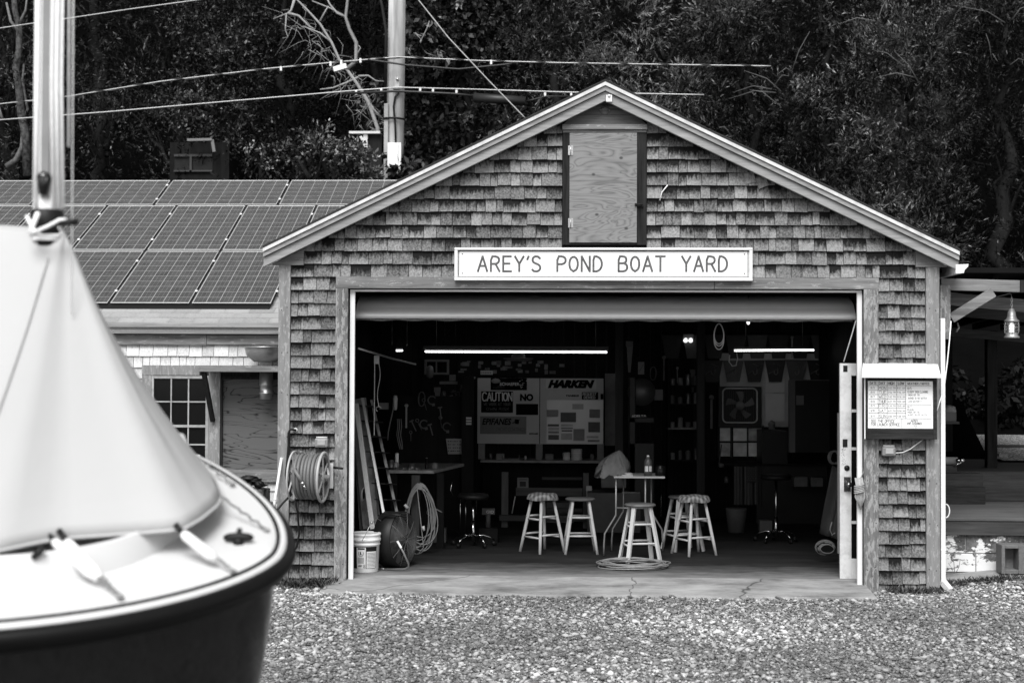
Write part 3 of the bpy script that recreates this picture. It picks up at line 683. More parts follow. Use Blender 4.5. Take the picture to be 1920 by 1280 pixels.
for i in range(7): solar(-2.65-1.01*(i+1)+.03, -2.65-1.01*i-.008, RY[1], RY[2]-.045)
for i in range(4): solar(-2.43-1.8*(i+1)+.035, -2.43-1.8*i-.008, RY[2], RY[3]-.0, True)
g = MB()
vs = [(x, y, wr(y)+h) for h in (-.008, .075) for y in (3.43, 7.28) for x in (-8.6, -3.69)]+[(x, y, wr(y)+h) for h in (-.008, .075) for y in (4.92, 7.28) for x in (-3.69, -2.48)]; g.add(vs[8:], [(0,2,3,1), (4,5,7,6), (0,1,5,4), (2,6,7,3), (0,4,6,2), (1,3,7,5)]); vs = vs[:8]; g.add(vs, [(0,2,3,1), (4,5,7,6), (0,1,5,4), (2,6,7,3), (0,4,6,2), (1,3,7,5)])
obj('gap_shade_sheet', g, M_black, rf)  # black sheet below the panels, paints the shade in their gaps
# ================================================================= SAILBOAT IN THE FOREGROUND
kS = 1.15
bO = Vector((-0.998, -13.8+4.109*kS, 2-.532*kS)); phi = .152; ta, tb, tc = .12, .271, .006
bu = Vector((-math.cos(phi), math.sin(phi), 0)); bv = Vector((math.sin(phi), math.cos(phi), 0))
def bp(s, w_, h=0): q = bO+bu*s+bv*w_; q.z += ta*s+tb*w_+tc*s*s+h; return q
BW, BL, BPp, BK = .972*kS, 2.165*kS, 2.442, .596
def hw(s, W_=None, L_=None):
    W_ = W_ or BW; L_ = L_ or BL
    t = min(max(s, 0)/L_, 1); w0 = W_*(1-(1-t)**BPp)**BK
    if s > 2.6: w0 *= 1-.12*((s-2.6)/2.0)**2
    return w0
SM = 4.6
ss = [SM*(i/46)**2 for i in range(47)]
def BP(px, py, h):                               # boat (s, w) of a picture point on the deck plane raised by h
    d = CR @ Vector(((px-960)/F, -(py-640)/F, -1)); u3 = bu.copy(); u3.z = ta; v3 = bv.copy(); v3.z = tb
    M = Matrix((u3, v3, -d)).transposed(); r = M.inverted() @ (CP-bO-Vector((0, 0, h))); return r[0], r[1]
boat = thing('sailboat', 'dark hulled catboat with white deck and bare mast parked in the left foreground', 'sailboat', (bO.x-1.2, bO.y+.3, -.08))
M_hull, t_, b_ = newmat('dark_hull_gloss'); base(b_, .003, .07, 0, .42)
M_deck = plain('white_gelcoat', .60, .3, var=.03, scale=4, spec=.5)
M_cover = plain('white_canvas', .45, .8, var=.05, scale=2, bump=.25, spec=.2)
M_seam = plain('canvas_seam', .41, .85); M_rope = plain('white_rope', .9, .8, var=.2, scale=60)
M_rail = plain('rail_vinyl', .58, .35, var=.06)
# hull surface: sections from the rail down to the keel
def hullpt(i, sd, t):
    s = ss[i]; top = bp(s, sd*hw(s), -.03)
    dep = top.z-.28+.0
    f = 1-.10*t-.9*t**4.5
    s2 = s+ .07*t*(1-min(1, s/1.5))*1.2+ .35*t**3*(1-min(1, s/1.2))
    s2 = min(s2, SM+.05)
    q = bp(s2, sd*hw(s)*f, -.03); q.z = top.z-dep*t; return q
g = MB(); nt_ = 14
rows = [[hullpt(i, sd, j/nt_) for j in range(nt_+1)] for sd, rg in ((-1, range(46, -1, -1)), (1, range(1, 47))) for i in rg]
m_ = nt_+1
g.add([q for r in rows for q in r], [(i*m_+j, (i+1)*m_+j, (i+1)*m_+j+1, i*m_+j+1) for i in range(len(rows)-1) for j in range(nt_)], smooth=True)
# transom
a = len(rows)-1; vs = [q for q in rows[0]]+[q for q in rows[a]]
g.add(vs, [(j, j+1, m_+j+1, m_+j) for j in range(nt_)])
g.box(bO.x-3.6, bO.x-.6, bO.y+.35, bO.y+.5, -.09, .33)
obj('hull', g, M_hull, boat)
# deck with camber
g = MB(); nw = 18
def dk(u, v):
    s = SM*u*u; w_ = hw(s)*(2*v-1)*.985; return bp(s, w_, .012*(1-(2*v-1)**2)+.004)
g.grid(dk, 60, nw); dko = obj('deck', g, M_deck, boat)
edge = [(ss[i], -hw(ss[i])) for i in range(46, -1, -1)]+[(ss[i], hw(ss[i])) for i in range(1, 47)]
def offs(d, h):
    pts = []
    for k in range(len(edge)):
        a = Vector(edge[max(k-1, 0)]); b = Vector(edge[min(k+1, len(edge)-1)]); t = (b-a).normalized(); nrm = Vector((t.y, -t.x)) 
        if nrm.x > 0 and k == 46: nrm = -nrm
        e = Vector(edge[k]); c = Vector((1.5, 0)); 
        if (e+nrm*.01-c).length < (e-c).length: nrm = -nrm
        pts.append(bp(e.x+nrm.x*d, e.y+nrm.y*d, h))
    return pts
g = MB(); g.tube(offs(0, -.003), .0115, 6); obj('toe_groove', g, M_black, boat)
g = MB(); g.tube(offs(.018, -.010), .0155, 10); obj('rub_rail', g, M_rail, boat)
g = MB(); g.tube(offs(.034, -.036), .030, 10); g.tube(offs(.022, -.062), .022, 8); obj('rub_rail', g, plain('rail_rubber', .006, .4, spec=.12), boat)
# coaming
g = MB(); cb = [BP(px_, py_, 0) for px_, py_ in ((0, 1112), (45, 1108), (85, 1103), (130, 1097), (170, 1089), (215, 1078), (250, 1066), (280, 1053), (305, 1038), (330, 1020), (350, 1001), (366, 978), (374, 955), (374, 930), (366, 900), (350, 862))]
d0_ = Vector(cb[0])-Vector(cb[2]); d0_.normalize(); cb = [tuple(Vector(cb[0])+d0_*t+Vector((0, -.1*t*t)) if False else Vector(cb[0])+Vector((t, -.05*t))) for t in (2.0, 1.2, .6, .25)]+cb
cb += [(cb[-1][0]+t, cb[-1][1]+.05*t) for t in (.4, 1.0, 1.8)]
cen = Vector((cb[8][0]+.9, 0)); vs = []
for s, w_ in cb:
    for h, k in ((-.005, 0), (.098, .012), (.105, .02), (.098, .032), (-.005, .036)):
        q = Vector((s, w_)); dd = (Vector((max(s, cb[8][0]+.5), 0))-q); dd.normalize(); q = q+dd*k; vs.append(bp(q.x, q.y, h))
g.add(vs, [(i*5+j, i*5+j+1, (i+1)*5+j+1, (i+1)*5+j) for i in range(len(cb)-1) for j in range(4)], smooth=True)
obj('coaming', g, M_deck, boat)
# bow cleat
s, w_ = BP(447, 1027, .0); g = MB(); c0 = bp(s, w_, .012); ax = Vector((1, .1, .0)).normalized()
g.tube([c0+ax*t+Vector((0, 0, .026-.06*abs(t)**1.2*2)) for t in (-.05, -.042, -.03, 0, .03, .042, .05)], [.006, .011, .014, .016, .014, .011, .006], 10)
g.tube([c0+Vector((0,0,.02)), c0+Vector((.004,0,.055))], [.012, .008], 10); g.lathe([(.02, 0), (.016, .02)], c0, n=12)
obj('bow_cleat', g, M_black, boat)
# mast : fluted light spar
ms = .718*kS; mb_ = bp(ms, 0, 0); D_ = P(88, 400, mb_.y)
g = MB(); mr = .5*53/F*(mb_.y+13.8); apz0 = P(88, 452, mb_.y).z; g.tube([(D_.x+.02, mb_.y+.03, mb_.z-.02), (D_.x, mb_.y, apz0+.01)], .03, 8)
def mst(u, v):
    a = 2*PI*u; r = mr*(1-.012*(1 if abs(math.sin(a*4)) > .8 else 0)); z = apz0+v*5.3; top = 1-.3*v**2
    return (D_.x+r*top*math.cos(a), mb_.y+r*top*math.sin(a), z)
g.grid(mst, 64, 12, cu=True); M_mast = plain('silver_mast', .85, .3, .0, var=.05); mast = obj('mast', g, M_mast, boat)
def mz(py): return P(88, py, mb_.y-mr).z
def mx(px, py=300): return P(px, py, mb_.y-mr).x
yb_ = mb_.y-mr
g = MB(); g.box(mx(77), mx(93), yb_-.004, yb_+.03, mz(372), mz(-900)); obj('sail_track', g, plain('grey_track', .24, .4, .3), mast)
g = MB(); zc0 = mz(347); g.tube([(mx(84), yb_-.014, zc0-.035), (mx(85), yb_-.014, zc0+.03)], [.012, .024], 12); g.blob((mx(85), yb_-.012, zc0+.02), (.026, .014, .026)); blk = obj('halyard_block', g, M_black, mast)
g = MB(); g.lathe([(.008, -.03), (.018, -.03), (.018, -.024)], (mx(85), yb_, zc0+.018), (0, 1, 0), 16); obj('sheave', g, M_chrome, blk)
g = MB(); g.lathe([(mr+.003, 0), (mr+.008, .004), (mr+.008, .085), (mr+.003, .09)], (D_.x, mb_.y, mz(440)+.0), n=32, cap=False); 
g.lathe([(mr*.78, -.035), (mr*.8, 0)], (D_.x+.004, mb_.y, mz(440)), n=24)
obj('mast_band', g, M_black, mast)
g = MB()
for x_, r_ in ((66, .006), (70, .005), (97, .006), (104, .007), (110, .006)):
    yy = mb_.y-math.sqrt(max(0.0001, (mr+.004)**2-(mx(x_)-D_.x)**2))-.002
    g.tube([(mx(x_)+ (.004 if x_ > 90 else 0), yy, mz(388)), (mx(x_-3 if x_ > 90 else x_), yy-.004, mz(150)), (mx(x_-1), yy, mz(-900))], r_, 8)
obj('halyard', g, M_rope, mast)
g = MB()
for x_, dx in ((134, 4), (143, 1)): g.tube([(P(x_+dx, 590 if x_ == 143 else 300, yb_).x, yb_-.05, mz(590 if x_ == 143 else 280)), (P(x_, -100, yb_).x, yb_-.05, mz(-800))], .0022 if x_ == 143 else .0035, 6)
obj('halyard', g, M_rope, mast)
# ---- cover
cov = thing('boat_cover', 'taut white canvas cover draped from the mast over the cockpit of the catboat', 'boat cover', (bO.x-1.0, bO.y, bO.z+.1))
hem = []
for px_, py_, h in ((0, 1032, .10), (60, 1018, .10), (110, 1008, .10), (180, 1003, .10), (260, 997, .10), (340, 990, .11), (375, 970, .11), (405, 945, .10), (412, 928, .08), (402, 902, .07), (385, 878, .06), (365, 852, .05)):
    s, w_ = BP(px_, py_, h); hem.append(bp(s, w_, h))
hn = Vector(hem[0]); hf = Vector(hem[-1])
near_ext = [bp(s, -.86*(1-.0*s), .10) for s in (3.2, 2.2, 1.5)]
s0_, w0_ = BP(0, 1032, .10); near_ext = [bp(s0_+t, max(w0_-.28*t**.6, -.95), .10) for t in (2.6, 1.8, 1.1, .5, .2)]
s1_, w1_ = BP(365, 852, .05); far_ext = [bp(s1_+t, min(w1_+.15*t, 1.0), .06) for t in (.3, .8, 1.5, 2.4, 3.0)]
loop = near_ext+hem+far_ext
# resample
def resamp(pts, n):
    L = [0]
    for a, b in zip(pts[:-1], pts[1:]): L.append(L[-1]+(Vector(b)-Vector(a)).length)
    out = []; j = 0
    for i in range(n):
        t = L[-1]*i/(n-1)
        while j < len(L)-2 and L[j+1] < t: j += 1
        out.append(Vector(pts[j]).lerp(Vector(pts[j+1]), (t-L[j])/(L[j+1]-L[j]+1e-9)))
    return out
loop = resamp(loop, 150)
apx = P(118, 404, mb_.y-.02); apz = apx.z
def ridge(q):                                     # matching point up on the ridge
    r = q-bO; s = r.dot(bu); t = s-ms+.10
    if t <= 0: return Vector((D_.x+mr*1.35, mb_.y-.0, apz-.03))
    z = apz+.02*math.sin(min(t, 1)*PI)-.02*t; w_ = .0
    a = bp(max(s, ms-.10), 0, 0); f = min(1, t/.35); base_ = Vector((D_.x+mr*1.35, mb_.y, 0)); 
    x = base_.x*(1-f)+(a.x)*f; y = base_.y*(1-f)+a.y*f
    return Vector((x, y, z-.03*(1-f)))
g = MB(); nu = len(loop); nvv = 26; vs = []; 
for i, q in enumerate(loop):
    r = ridge(q)
    for j in range(nvv):
        v = j/(nvv-1); p = r.lerp(q, v)
        rr = q-bO; s = rr.dot(bu); wv = rr.dot(bv)
        front = max(0, 1-max(0, s-ms+.2)/.8)
        sag = (.085 if wv > 0 else .04)*math.sin(PI*v**.8)*(.5+.5*front)
        dirc = Vector((D_.x+ .1, mb_.y, 0))-Vector((q.x, q.y, 0)); dirc.normalize() if dirc.length > 0 else None
        p = p+dirc*sag*.55-Vector((0, 0, sag*.35))
        fold = .002*math.sin(i*.33+v*2)*math.sin(PI*min(1, v*1.1))*(.25+.75*max(0, front))*(1-v*.55)
        p = p-dirc*fold*2.0
        if v > .93: p = p-dirc*(.006)
        vs.append(p)
# round the ridge
for i in range(nu):
    for j in range(4):
        vs[i*nvv+j].z -= (.035, .018, .006, 0)[j]
fs = [(i*nvv+j, i*nvv+j+1, (i+1)*nvv+j+1, (i+1)*nvv+j) for i in range(nu-1) for j in range(nvv-1)]
g.add(vs, fs, smooth=True); cv = obj('canvas', g, M_cover, cov)
sd_ = cv.modifiers.new('thickness', 'SOLIDIFY'); sd_.thickness = .004; sd_.offset = -1
g = MB(); g.tube([p+Vector((0, 0, -.004)) for p in [vs[i*nvv+nvv-1] for i in range(nu)]], .006, 6); obj('hem_rope', g, M_cover, cov)
for i_ in (52, 84, 112):
    g = MB(); g.tube([vs[i_*nvv+j]+Vector((-.004, -.006, .003)) for j in range(nvv-2, 2, -1)], .0035, 5); obj('seam', g, M_seam, cov)
# collar ties at the mast
g = MB(); c = Vector((D_.x, mb_.y, mz(450)))
g.tube([P(50, 405, yb_-.05), P(62, 430, yb_-.06), P(78, 442, yb_-.05), P(108, 442, yb_-.04), P(117, 437, yb_-.03), P(107, 415, yb_-.02)], .0065, 8)
g.tube([P(55, 440, yb_-.06), P(66, 412, yb_-.05), P(71, 400, yb_-.03)], .009, 8)
g.tube([P(60, 437, yb_-.07), P(90, 424, yb_-.07), P(112, 412, yb_-.06), P(125, 412, yb_-.05)], .006, 8)
obj('tie_cord', g, M_rope, cov)
g = MB(); g.tube([P(105, 418, yb_-.05), P(146, 416, yb_-.05)], [.013, .010], 8); obj('toggle', g, M_black, cov)
# tie-downs from the hem to the rail
M_tube = plain('white_hose_sleeve', .78, .35, var=.04)
def tiedown(a, b, k, tube=True, dark=True):
    (ax, ay, ah), (bx_, by_) = a, b
    s, w_ = BP(ax, ay, ah); A = bp(s, w_, ah); s2, w2 = BP(bx_, by_, .01); B = bp(s2, w2, .012)
    A = A+Vector((0, -.02, 0)); g = MB()
    d = B-A
    if tube:
        p0, p1 = A+d*.10, A+d*.70
        g.tube([p0, p0+(p1-p0)*.1, p0+(p1-p0)*.8, p1], [.012, .017, .019, .010], 12); t = obj('sleeve', g, M_tube, cov)
        g = MB(); g.tube([A-d*.03+Vector((0,0,.01)), A+d*.12], .010, 8); obj('loop', g, M_black, cov)
        a0, a1 = A+d*.7, B
    else: a0, a1 = A, B
    g = MB(); pts = []
    for i in range(15):
        t = i/14; pts.append(a0.lerp(a1, t)+Vector((.006*math.sin(i*2.1+k), 0, .004+.006*abs(math.sin(i*1.3+k)))))
    g.tube(pts, .0045, 6); g.blob(a1+Vector((0, -.0, .006)), (.012, .012, .008)); obj('lashing', g, plain('braided_line', .2, .8, var=.9, scale=90), cov)
tiedown((92, 1003, .10), (226, 1124), 0); tiedown((118, 1003, .105), (224, 1122), 1)
tiedown((335, 990, .11), (438, 1076), 2)
tiedown((412, 930, .08), (500, 998), 3, False); tiedown((366, 856, .05), (436, 912), 4, False)
g = MB(); s, w_ = BP(66, 1040, .06); q = bp(s, w_, .06); g.tube([P(80, 1028, q.y-.1), P(62, 1045, q.y-.1)], .010, 8); obj('loop', g, M_black, cov)
# ================================================================= TIMBER PORCH ON THE RIGHT
po = thing('timber_porch', 'rough timber lean-to porch with braced beams at the right of the garage', 'porch', (4.4, .8, -.02))
M_bar = wood('silvered_beam', .32, .10, 'X', 40, bump=.8)
M_old = wood('old_dark_plank', .10, .03, 'X', 30)
M_plat = wood('platform_boards', .15, .07, 'X', 26)
def bm(name, a, b, w1, w2, m, par=None, up=(0,0,1)): g = MB(); g.beam(a, b, w1, w2, up); return obj(name, g, m, par or po, .004)
bm('beam', P(1763, 533, .25), P(1911, 537, .25)+Vector((.0, 0, 0)), .06, .115, M_bar)
q = P(1911, 537, .25); g = MB(); g.box(q.x-.002, q.x+.04, .2, .3, q.z-.06, q.z+.06); obj('beam_end_cap', g, M_dark, po)
bm('brace', P(1783, 597, .2), P(1862, 548, .2), .05, .095, M_bar)
bm('beam', P(1776, 560, .9), P(1990, 580, .9), .07, .13, M_bar)
bm('post', P(1771, 636, .12), P(1771, 535, .12), .10, .06, M_trimZd)
bm('beam', P(1780, 583, 1.6), P(1990, 601, 1.6), .06, .10, M_old); bm('beam', P(1780, 622, 3.2), P(1990, 640, 3.2), .06, .10, M_old)
bm('post', P(1858, 900, 3.6), P(1858, 620, 3.6), .12, .12, M_dark)
bm('post', P(1995, 900, 3.6), P(1995, 600, 3.6), .12, .12, M_dark); bm('post', P(1990, 1040, .3), P(1990, 540, .3), .12, .12, M_old)
g = MB(); vs = [(x, y, z) for x in (3.53, 6.3) for y, z in ((.35, 3.0), (7, 2.75), (7, 2.8), (.35, 3.05))]
g.add(vs, [(0,1,5,4), (1,2,6,5), (2,3,7,6), (3,0,4,7), (0,3,2,1), (4,5,6,7)])
for i in range(7): x = 3.8+i*.4; g.beam((x, .5, 2.93), (x, 7, 2.69), .04, .1)
obj('roof', g, M_inceil, po)
# side wall of the store under the roof
g = MB(); g.box(3.53, P(1786, 700, 5.5).x, 5.5, 5.6, .3, 2.8); obj('back_wall', g, M_inwall, po)
# platform
zp = .50; yf = .62; ybk = 2.35
a = P(1772, 1003, yf); zt = P(1850, 976, yf).z; zb = P(1850, 1003, yf).z
g = MB(); g.box(3.53, 6.6, yf, yf+.05, zb, zt-.002); obj('platform_edge', g, M_old, po, .003)
g = MB()
for i in range(7): g.box(3.53, 6.6, yf-.01+i*.27, yf+.262+i*.27, zt, zt+.03+.001*(i % 2))
obj('platform', g, M_plat, po, .002)
g = MB(); g.box(4.05, 6.6, yf+1.9, yf+2.0, zt+.03, zt+.36); g.box(3.53, 6.6, yf+2.0, yf+5, zt-.1, zt+.34); obj('upper_platform', g, M_old, po, .003)
# painted block wall under it
M_pblk, t_, b_ = newmat('peeling_whitewash'); n_ = NT(t_); base(b_, .7, .85, 0, .2)
pv = n_.noise(n_.coord((.8, 1, 1.3)), 5.5, 9, .68, .3); sp_ = n_.n('SeparateXYZ'); n_.L(n_.n('TexCoord').outputs['Object'], sp_.inputs[0])
pv = n_.math('ADD', pv, n_.math('MULTIPLY', n_.math('SUBTRACT', sp_.outputs[2], .22), .55))
c_ = n_.mix(n_.ramp(pv, [(.53, 0), (.55, 1)]), .72, n_.ramp(n_.noise(n_.coord(), 12, 6, .7), [(.35, .03), (.7, .2)])); n_.L(c_, b_.inputs['Base Color']); n_.bump(b_, pv, .5, .01)
bw_ = thing('block_wall', 'low whitewashed concrete block wall with peeling paint under the porch platform', 'wall', (4.4, .7, -.02))
zg = P(1820, 1072, .68).z
g = MB(); hh = (zb-zg)/2
for r in range(2):
    x = 3.53
    first = .22 if r == 0 else .42
    lens = [first]+[.40]*8 if r == 1 else [.52]+[.4]*8
    for L in lens:
        g.box(x+.004, x+L-.004, .66+.004*((r+int(x*7)) % 2), .82, zg+r*hh+.004, zg+(r+1)*hh-.004); x += L
obj('blocks', g, M_pblk, bw_, .006)
g = MB(); g.box(3.53, 6.9, .672, .8, zg-.05, zb-.002); obj('mortar', g, M_conc, bw_)
# cinder block
M_cmu = plain('cinder_block', .16, .95, var=.35, scale=50, bump=.8)
q0, q1 = P(1877, 1075, .35), P(1925, 1021, .35)
x0, x1, z0, z1 = q0.x, q0.x+.40, q0.z, q1.z
g = MB(); yy0, yy1 = .33, .52
g.box(x0, x0+.035, yy0, yy1, z0, z1); g.box(x1-.035, x1, yy0, yy1, z0, z1); g.box(x0+.165, x0+.235, yy0, yy1, z0, z1)
for a_, b_2 in ((x0+.035, x0+.165), (x0+.235, x1-.035)): g.box(a_, b_2, yy0+.001, yy1-.001, z0, z0+.04); g.box(a_, b_2, yy0+.001, yy1-.001, z1-.035, z1)
g.box(x0+.02, x1-.02, yy1-.02, yy1-.002, z0+.02, z1-.02); single('cinder_block', g, M_cmu, 'grey hollow cinder block standing on edge before the whitewashed wall', 'cinder block', bevel=.006)
# timbers stacked on the platform
t0, t1 = P(1843, 945, 2.2), P(1841, 912, 2.2); tz = zt+.033
g = MB(); g.box(3.6, t0.x, 2.1, 2.3, tz, P(1800, 912, 2.1).z); single('timber_block', g, M_darkX, 'lower squared dark timber lying on the porch platform', 'timber', bevel=.004)
g = MB(); g.box(3.6, t0.x-.02, 2.11, 2.3, P(1800, 912, 2.1).z+.002, P(1800, 888, 2.1).z); single('timber_block', g, M_darkX, 'upper squared dark timber with a knot, stacked on the lower one', 'timber', bevel=.004)
g = MB(); zq = P(1800, 888, 2.1).z+.002; g.box(3.6, P(1792, 880, 2.2).x, 2.15, 2.28, zq, P(1790, 872, 2.2).z); single('timber_offcut', g, M_darkX, 'short timber offcut on top of the stacked timbers', 'timber', bevel=.004)
zq = P(1790, 872, 2.2).z+.002
g = MB(); r_ = .045; g.cyl((3.62, 2.2, zq+r_), (P(1795, 862, 2.2).x, 2.2, zq+r_), r_, 14); roll = single('canvas_roll', g, M_grey, 'rolled canvas with a metal end lying on the timber offcut', 'roll')
g = MB(); q = P(1803, 863, 2.15); g.tube([q+Vector((-.06, 0, -.0)), q], .02, 8); g.blob(q, .03, jit=.2); g.tube([q+Vector((-.09, -.02, -.06)), q+Vector((-.01, -.02, -.02))], .01, 6); obj('metal_end', g, M_chrome, roll)
# carton against the dark back
q0, q1 = P(1773, 789, 2.6), P(1791, 765, 2.6); g = MB(); g.box(3.6, q1.x, 2.55, 2.8, q0.z, q0.z+.10); cb_ = single('cardboard_box', g, plain('brown_card', .12, .9), 'small open carton on a post shelf behind the downspout', 'box')
g = MB(); g.blob((q1.x-.06, 2.68, q0.z+.12), (.08, .08, .05), jit=.35, seed=3); obj('crumpled_paper', g, M_grey, cb_)
g = MB(); g.box(3.58, q1.x+.02, 2.5, 2.85, q0.z-.03, q0.z-.002); g.box(3.62, 3.70, 2.6, 2.7, zt+.03, q0.z-.03); single('shelf', g, M_old, 'rough plank shelf holding the carton under the porch', 'shelf')
# white loop of hose beside the downspout
q = P(1772, 957, .05); g = MB(); g.tube([(q.x+.05*math.sin(t)*.75-.0, .03, q.z+.065*math.cos(t)) for t in [i*PI/12 for i in range(13)]], .006, 8)
single('hose_loop', g, M_white, 'thin white hose loop sticking out behind the downspout', 'hose')
# pale cord hanging beside the corner
g = MB(); g.tube([P(1783, 602, .08), P(1780, 640, .05), P(1776, 680, .0), P(1772, 712, -.02), P(1770, 730, -.03), P(1762, 752, -.06), P(1757, 770, -.07)], .006, 6)
single('cord', g, M_rope, 'pale cord hanging down from the porch post past the notice board', 'cord')
g = MB(); q = P(1795, 605, .3); g.tube([q, q+Vector((.015, 0, -.05)), q+Vector((-.01, 0, -.09))], .01, 5); single('rag_strip', g, M_grey, 'frayed rag strip hanging under the porch brace', 'rag')
# hanging lantern
L0 = P(1897, 634, .3); lan = thing('lantern', 'old metal ship lantern hanging from the porch beam', 'lantern', tuple(L0))
h_ = P(1897, 579, .3).z-L0.z; k = h_/.30
M_brass = plain('tarnished_brass', .3, .45, .6, var=.35, scale=30)
g = MB(); g.lathe([(.0, 0), (.072, 0), (.076, .012), (.06, .03), (.055, .055), (.0, .056)], L0, n=24, cap=False); obj('base', g, M_brass, lan)
g = MB(); g.lathe([(.065, .155), (.072, .16), (.07, .175), (.05, .19), (.042, .215), (.036, .26), (.03, .262), (.026, .285), (.012, .292), (.0, .292)], L0, n=24, cap=False); obj('cap', g, M_brass, lan)
g = MB()
for k_ in range(6):
    a_ = k_*PI/3+.3; g.tube([L0+Vector((math.cos(a_)*r, math.sin(a_)*r, z)) for r, z in ((.058, .03), (.074, .06), (.074, .13), (.066, .16))], .003, 6)
for zz in (.075, .11, .14): g.tube([L0+Vector((math.cos(t)*.075, math.sin(t)*.075, zz)) for t in [i*2*PI/24 for i in range(24)]], .0022, 5, closed=True)
obj('cage', g, M_brass, lan)
M_lg, t_, b_ = newmat('lantern_glass'); base(b_, .8, .03, 0, .5); b_.inputs['Transmission Weight'].default_value = .9; b_.inputs['Alpha'].default_value = .35
g = MB(); g.lathe([(.05, .05), (.06, .08), (.058, .13), (.045, .16)], L0, n=24, cap=False); obj('glass', g, M_lg, lan)
g = MB(); g.lathe([(.0, .055), (.018, .057), (.02, .12), (.012, .145), (.0, .15)], L0, n=16, cap=False); obj('bulb', g, emis('lantern_bulb', .9, .9), lan)
g = MB(); top = P(1897, 548, .3)
for i in range(5):
    zc_ = L0.z+.30+i*.024
    pts = [(L0.x+(math.cos(t)*.009 if i % 2 else 0), L0.y+(0 if i % 2 else math.cos(t)*.009), zc_+math.sin(t)*.016) for t in [j*2*PI/10 for j in range(10)]]
    g.tube(pts, .003, 5, closed=True)
g.tube([(L0.x, L0.y, L0.z+.41), (L0.x-.01, L0.y, L0.z+.44), P(1870, 556, .3)], .003, 5); obj('chain', g, M_brass, lan)
# log rail, bank beyond the porch
g = MB(); g.box(P(1863, 850, 6.2).x, P(1990, 850, 6.2).x+1, 6.2, 6.35, P(1890, 842, 6.2).z-.04, P(1890, 834, 6.2).z); single('timber_rail', g, M_old, 'low dark timber rail behind the porch at the foot of the bank', 'rail')
g = MB(); g.grid(lambda u, v: (P(1864, 850, 5.0).x+u*6, 4.6+v*7, P(1890, 862, 4.7).z+v*.35), 8, 8); tag(obj('path', g, M_dirt), 'gravel path climbing behind the porch', None, None, 'structure')
g = MB(); g.grid(lambda u, v: (3.58+u*1.95, 4.35+v*2.4, .32+v*1.3+.06*math.sin(u*9)), 8, 8); tag(obj('bank', g, M_hill), 'dark earth bank close behind the porch platform', None, None, 'structure')
g = MB(); q = P(1880, 852, 4.4); g.box(q.x-.06, q.x+.05, 4.35, 4.5, q.z-.02, q.z+.01); single('roof_slate', g, M_grey, 'pale flat offcut lying behind the porch post', 'offcut')
# ================================================================= SIGN AND NOTICE BOARD
q0, q1 = P(852, 527, -.09), P(1411, 463, -.09)
sg = thing('shop_sign', "long white wooden sign reading AREY'S POND BOAT YARD above the garage door", 'sign', ((q0.x+q1.x)/2, -.09, q0.z))
M_sign = wood('sign_white', .84, .74, 'X', 50, .4, bump=.12)
x0, x1, z0, z1 = q0.x, q1.x, P(1130, 526, -.09).z, P(1130, 464.5, -.09).z
g = MB(); g.box(x0+.03, x1-.03, -.075, -.045, z0+.03, z1-.03); obj('panel', g, M_sign, sg, .002)
g = MB(); g.box(x0, x1, -.10, -.05, z1-.022, z1); g.box(x0, x1, -.10, -.05, z0, z0+.03); g.box(x0, x0+.03, -.098, -.05, z0+.032, z1-.024); g.box(x1-.03, x1, -.098, -.05, z0+.032, z1-.024); obj('frame', g, M_white, sg, .003)
g = MB(); g.box(x0+.034, x1-.034, -.0768, -.0755, z1-.034, z1-.026); g.box(x0+.034, x1-.034, -.0768, -.0755, z0+.034, z0+.040)
for sx in (x0+.037, x1-.045): g.box(sx, sx+.007, -.0768, -.0755, z0+.042, z1-.036)
obj('grooves', g, M_dark, sg)
g = MB()
for xx in (x0+.075, x1-.075):
    for zz in (z0+.07, z1-.06): g.lathe([(0, 0), (.006, 0), (.005, -.003), (0, -.004)], (xx, -.0755, zz), (0, 1, 0), 10, cap=False)
obj('screws', g, M_black, sg)
M_let = plain('routed_letters', .04, .7, var=.5, scale=60); M_let2 = plain('routed_letters_lit_core', .13, .7, var=.5, scale=60)  # lighter core with dark edges: light in the routed grooves put into colour
for wd, a, b in (("AREY'S", 894, 1015), ("POND", 1043, 1131), ("BOAT", 1158, 1249), ("YARD", 1277, 1366)):
    g = MB(); g2 = MB(); zb_ = P((a+b)/2, 508.5, -.09).z; ht = P((a+b)/2, 480.5, -.09).z-zb_; xa = P(a+2, 495, -.09).x; xb = P(b-2, 495, -.09).x
    strokes(g, wd, xa, zb_, -.0752, ht, xb-xa, .019, sp=.24, depth=.0012)
    strokes(g2, wd, xa, zb_, -.0766, ht, xb-xa, .006, sp=.24, depth=.0012)
    lt_ = obj('lettering', g, M_let, sg); obj('lit_groove_core', g2, M_let2, lt_)

nb = thing('notice_board', 'dark framed tide board with a white sloping hood on the right corner of the garage', 'notice board', (3.08, -.1, 1.2))
YB = -.14
x0, x1 = P(1623, 760, YB).x, P(1757, 760, YB).x; z0, z1 = P(1690, 823, YB).z, P(1690, 702, YB).z
g = MB(); M_nb = wood('stained_board', .05, .012, 'X', 50)
wx0_, wx1_ = P(1627.5, 760, YB).x, P(1750, 760, YB).x; wz0_, wz1_ = P(1690, 803, YB).z, P(1690, 714, YB).z
g.box(x0, wx0_, YB, -.02, z0, z1); g.box(wx1_, x1, YB, -.02, z0, z1); g.box(wx0_, wx1_, YB, -.02, z0, wz0_); g.box(wx0_, wx1_, YB, -.02, wz1_, z1); g.box(wx0_, wx1_, -.08, -.02, wz0_, wz1_)
obj('case', g, M_nb, nb, .003)
g = MB(); g.box(wx0_, wx1_, YB+.012, YB+.03, wz0_, wz1_); obj('whiteboard', g, plain('whiteboard', .82, .2, var=.02), nb)
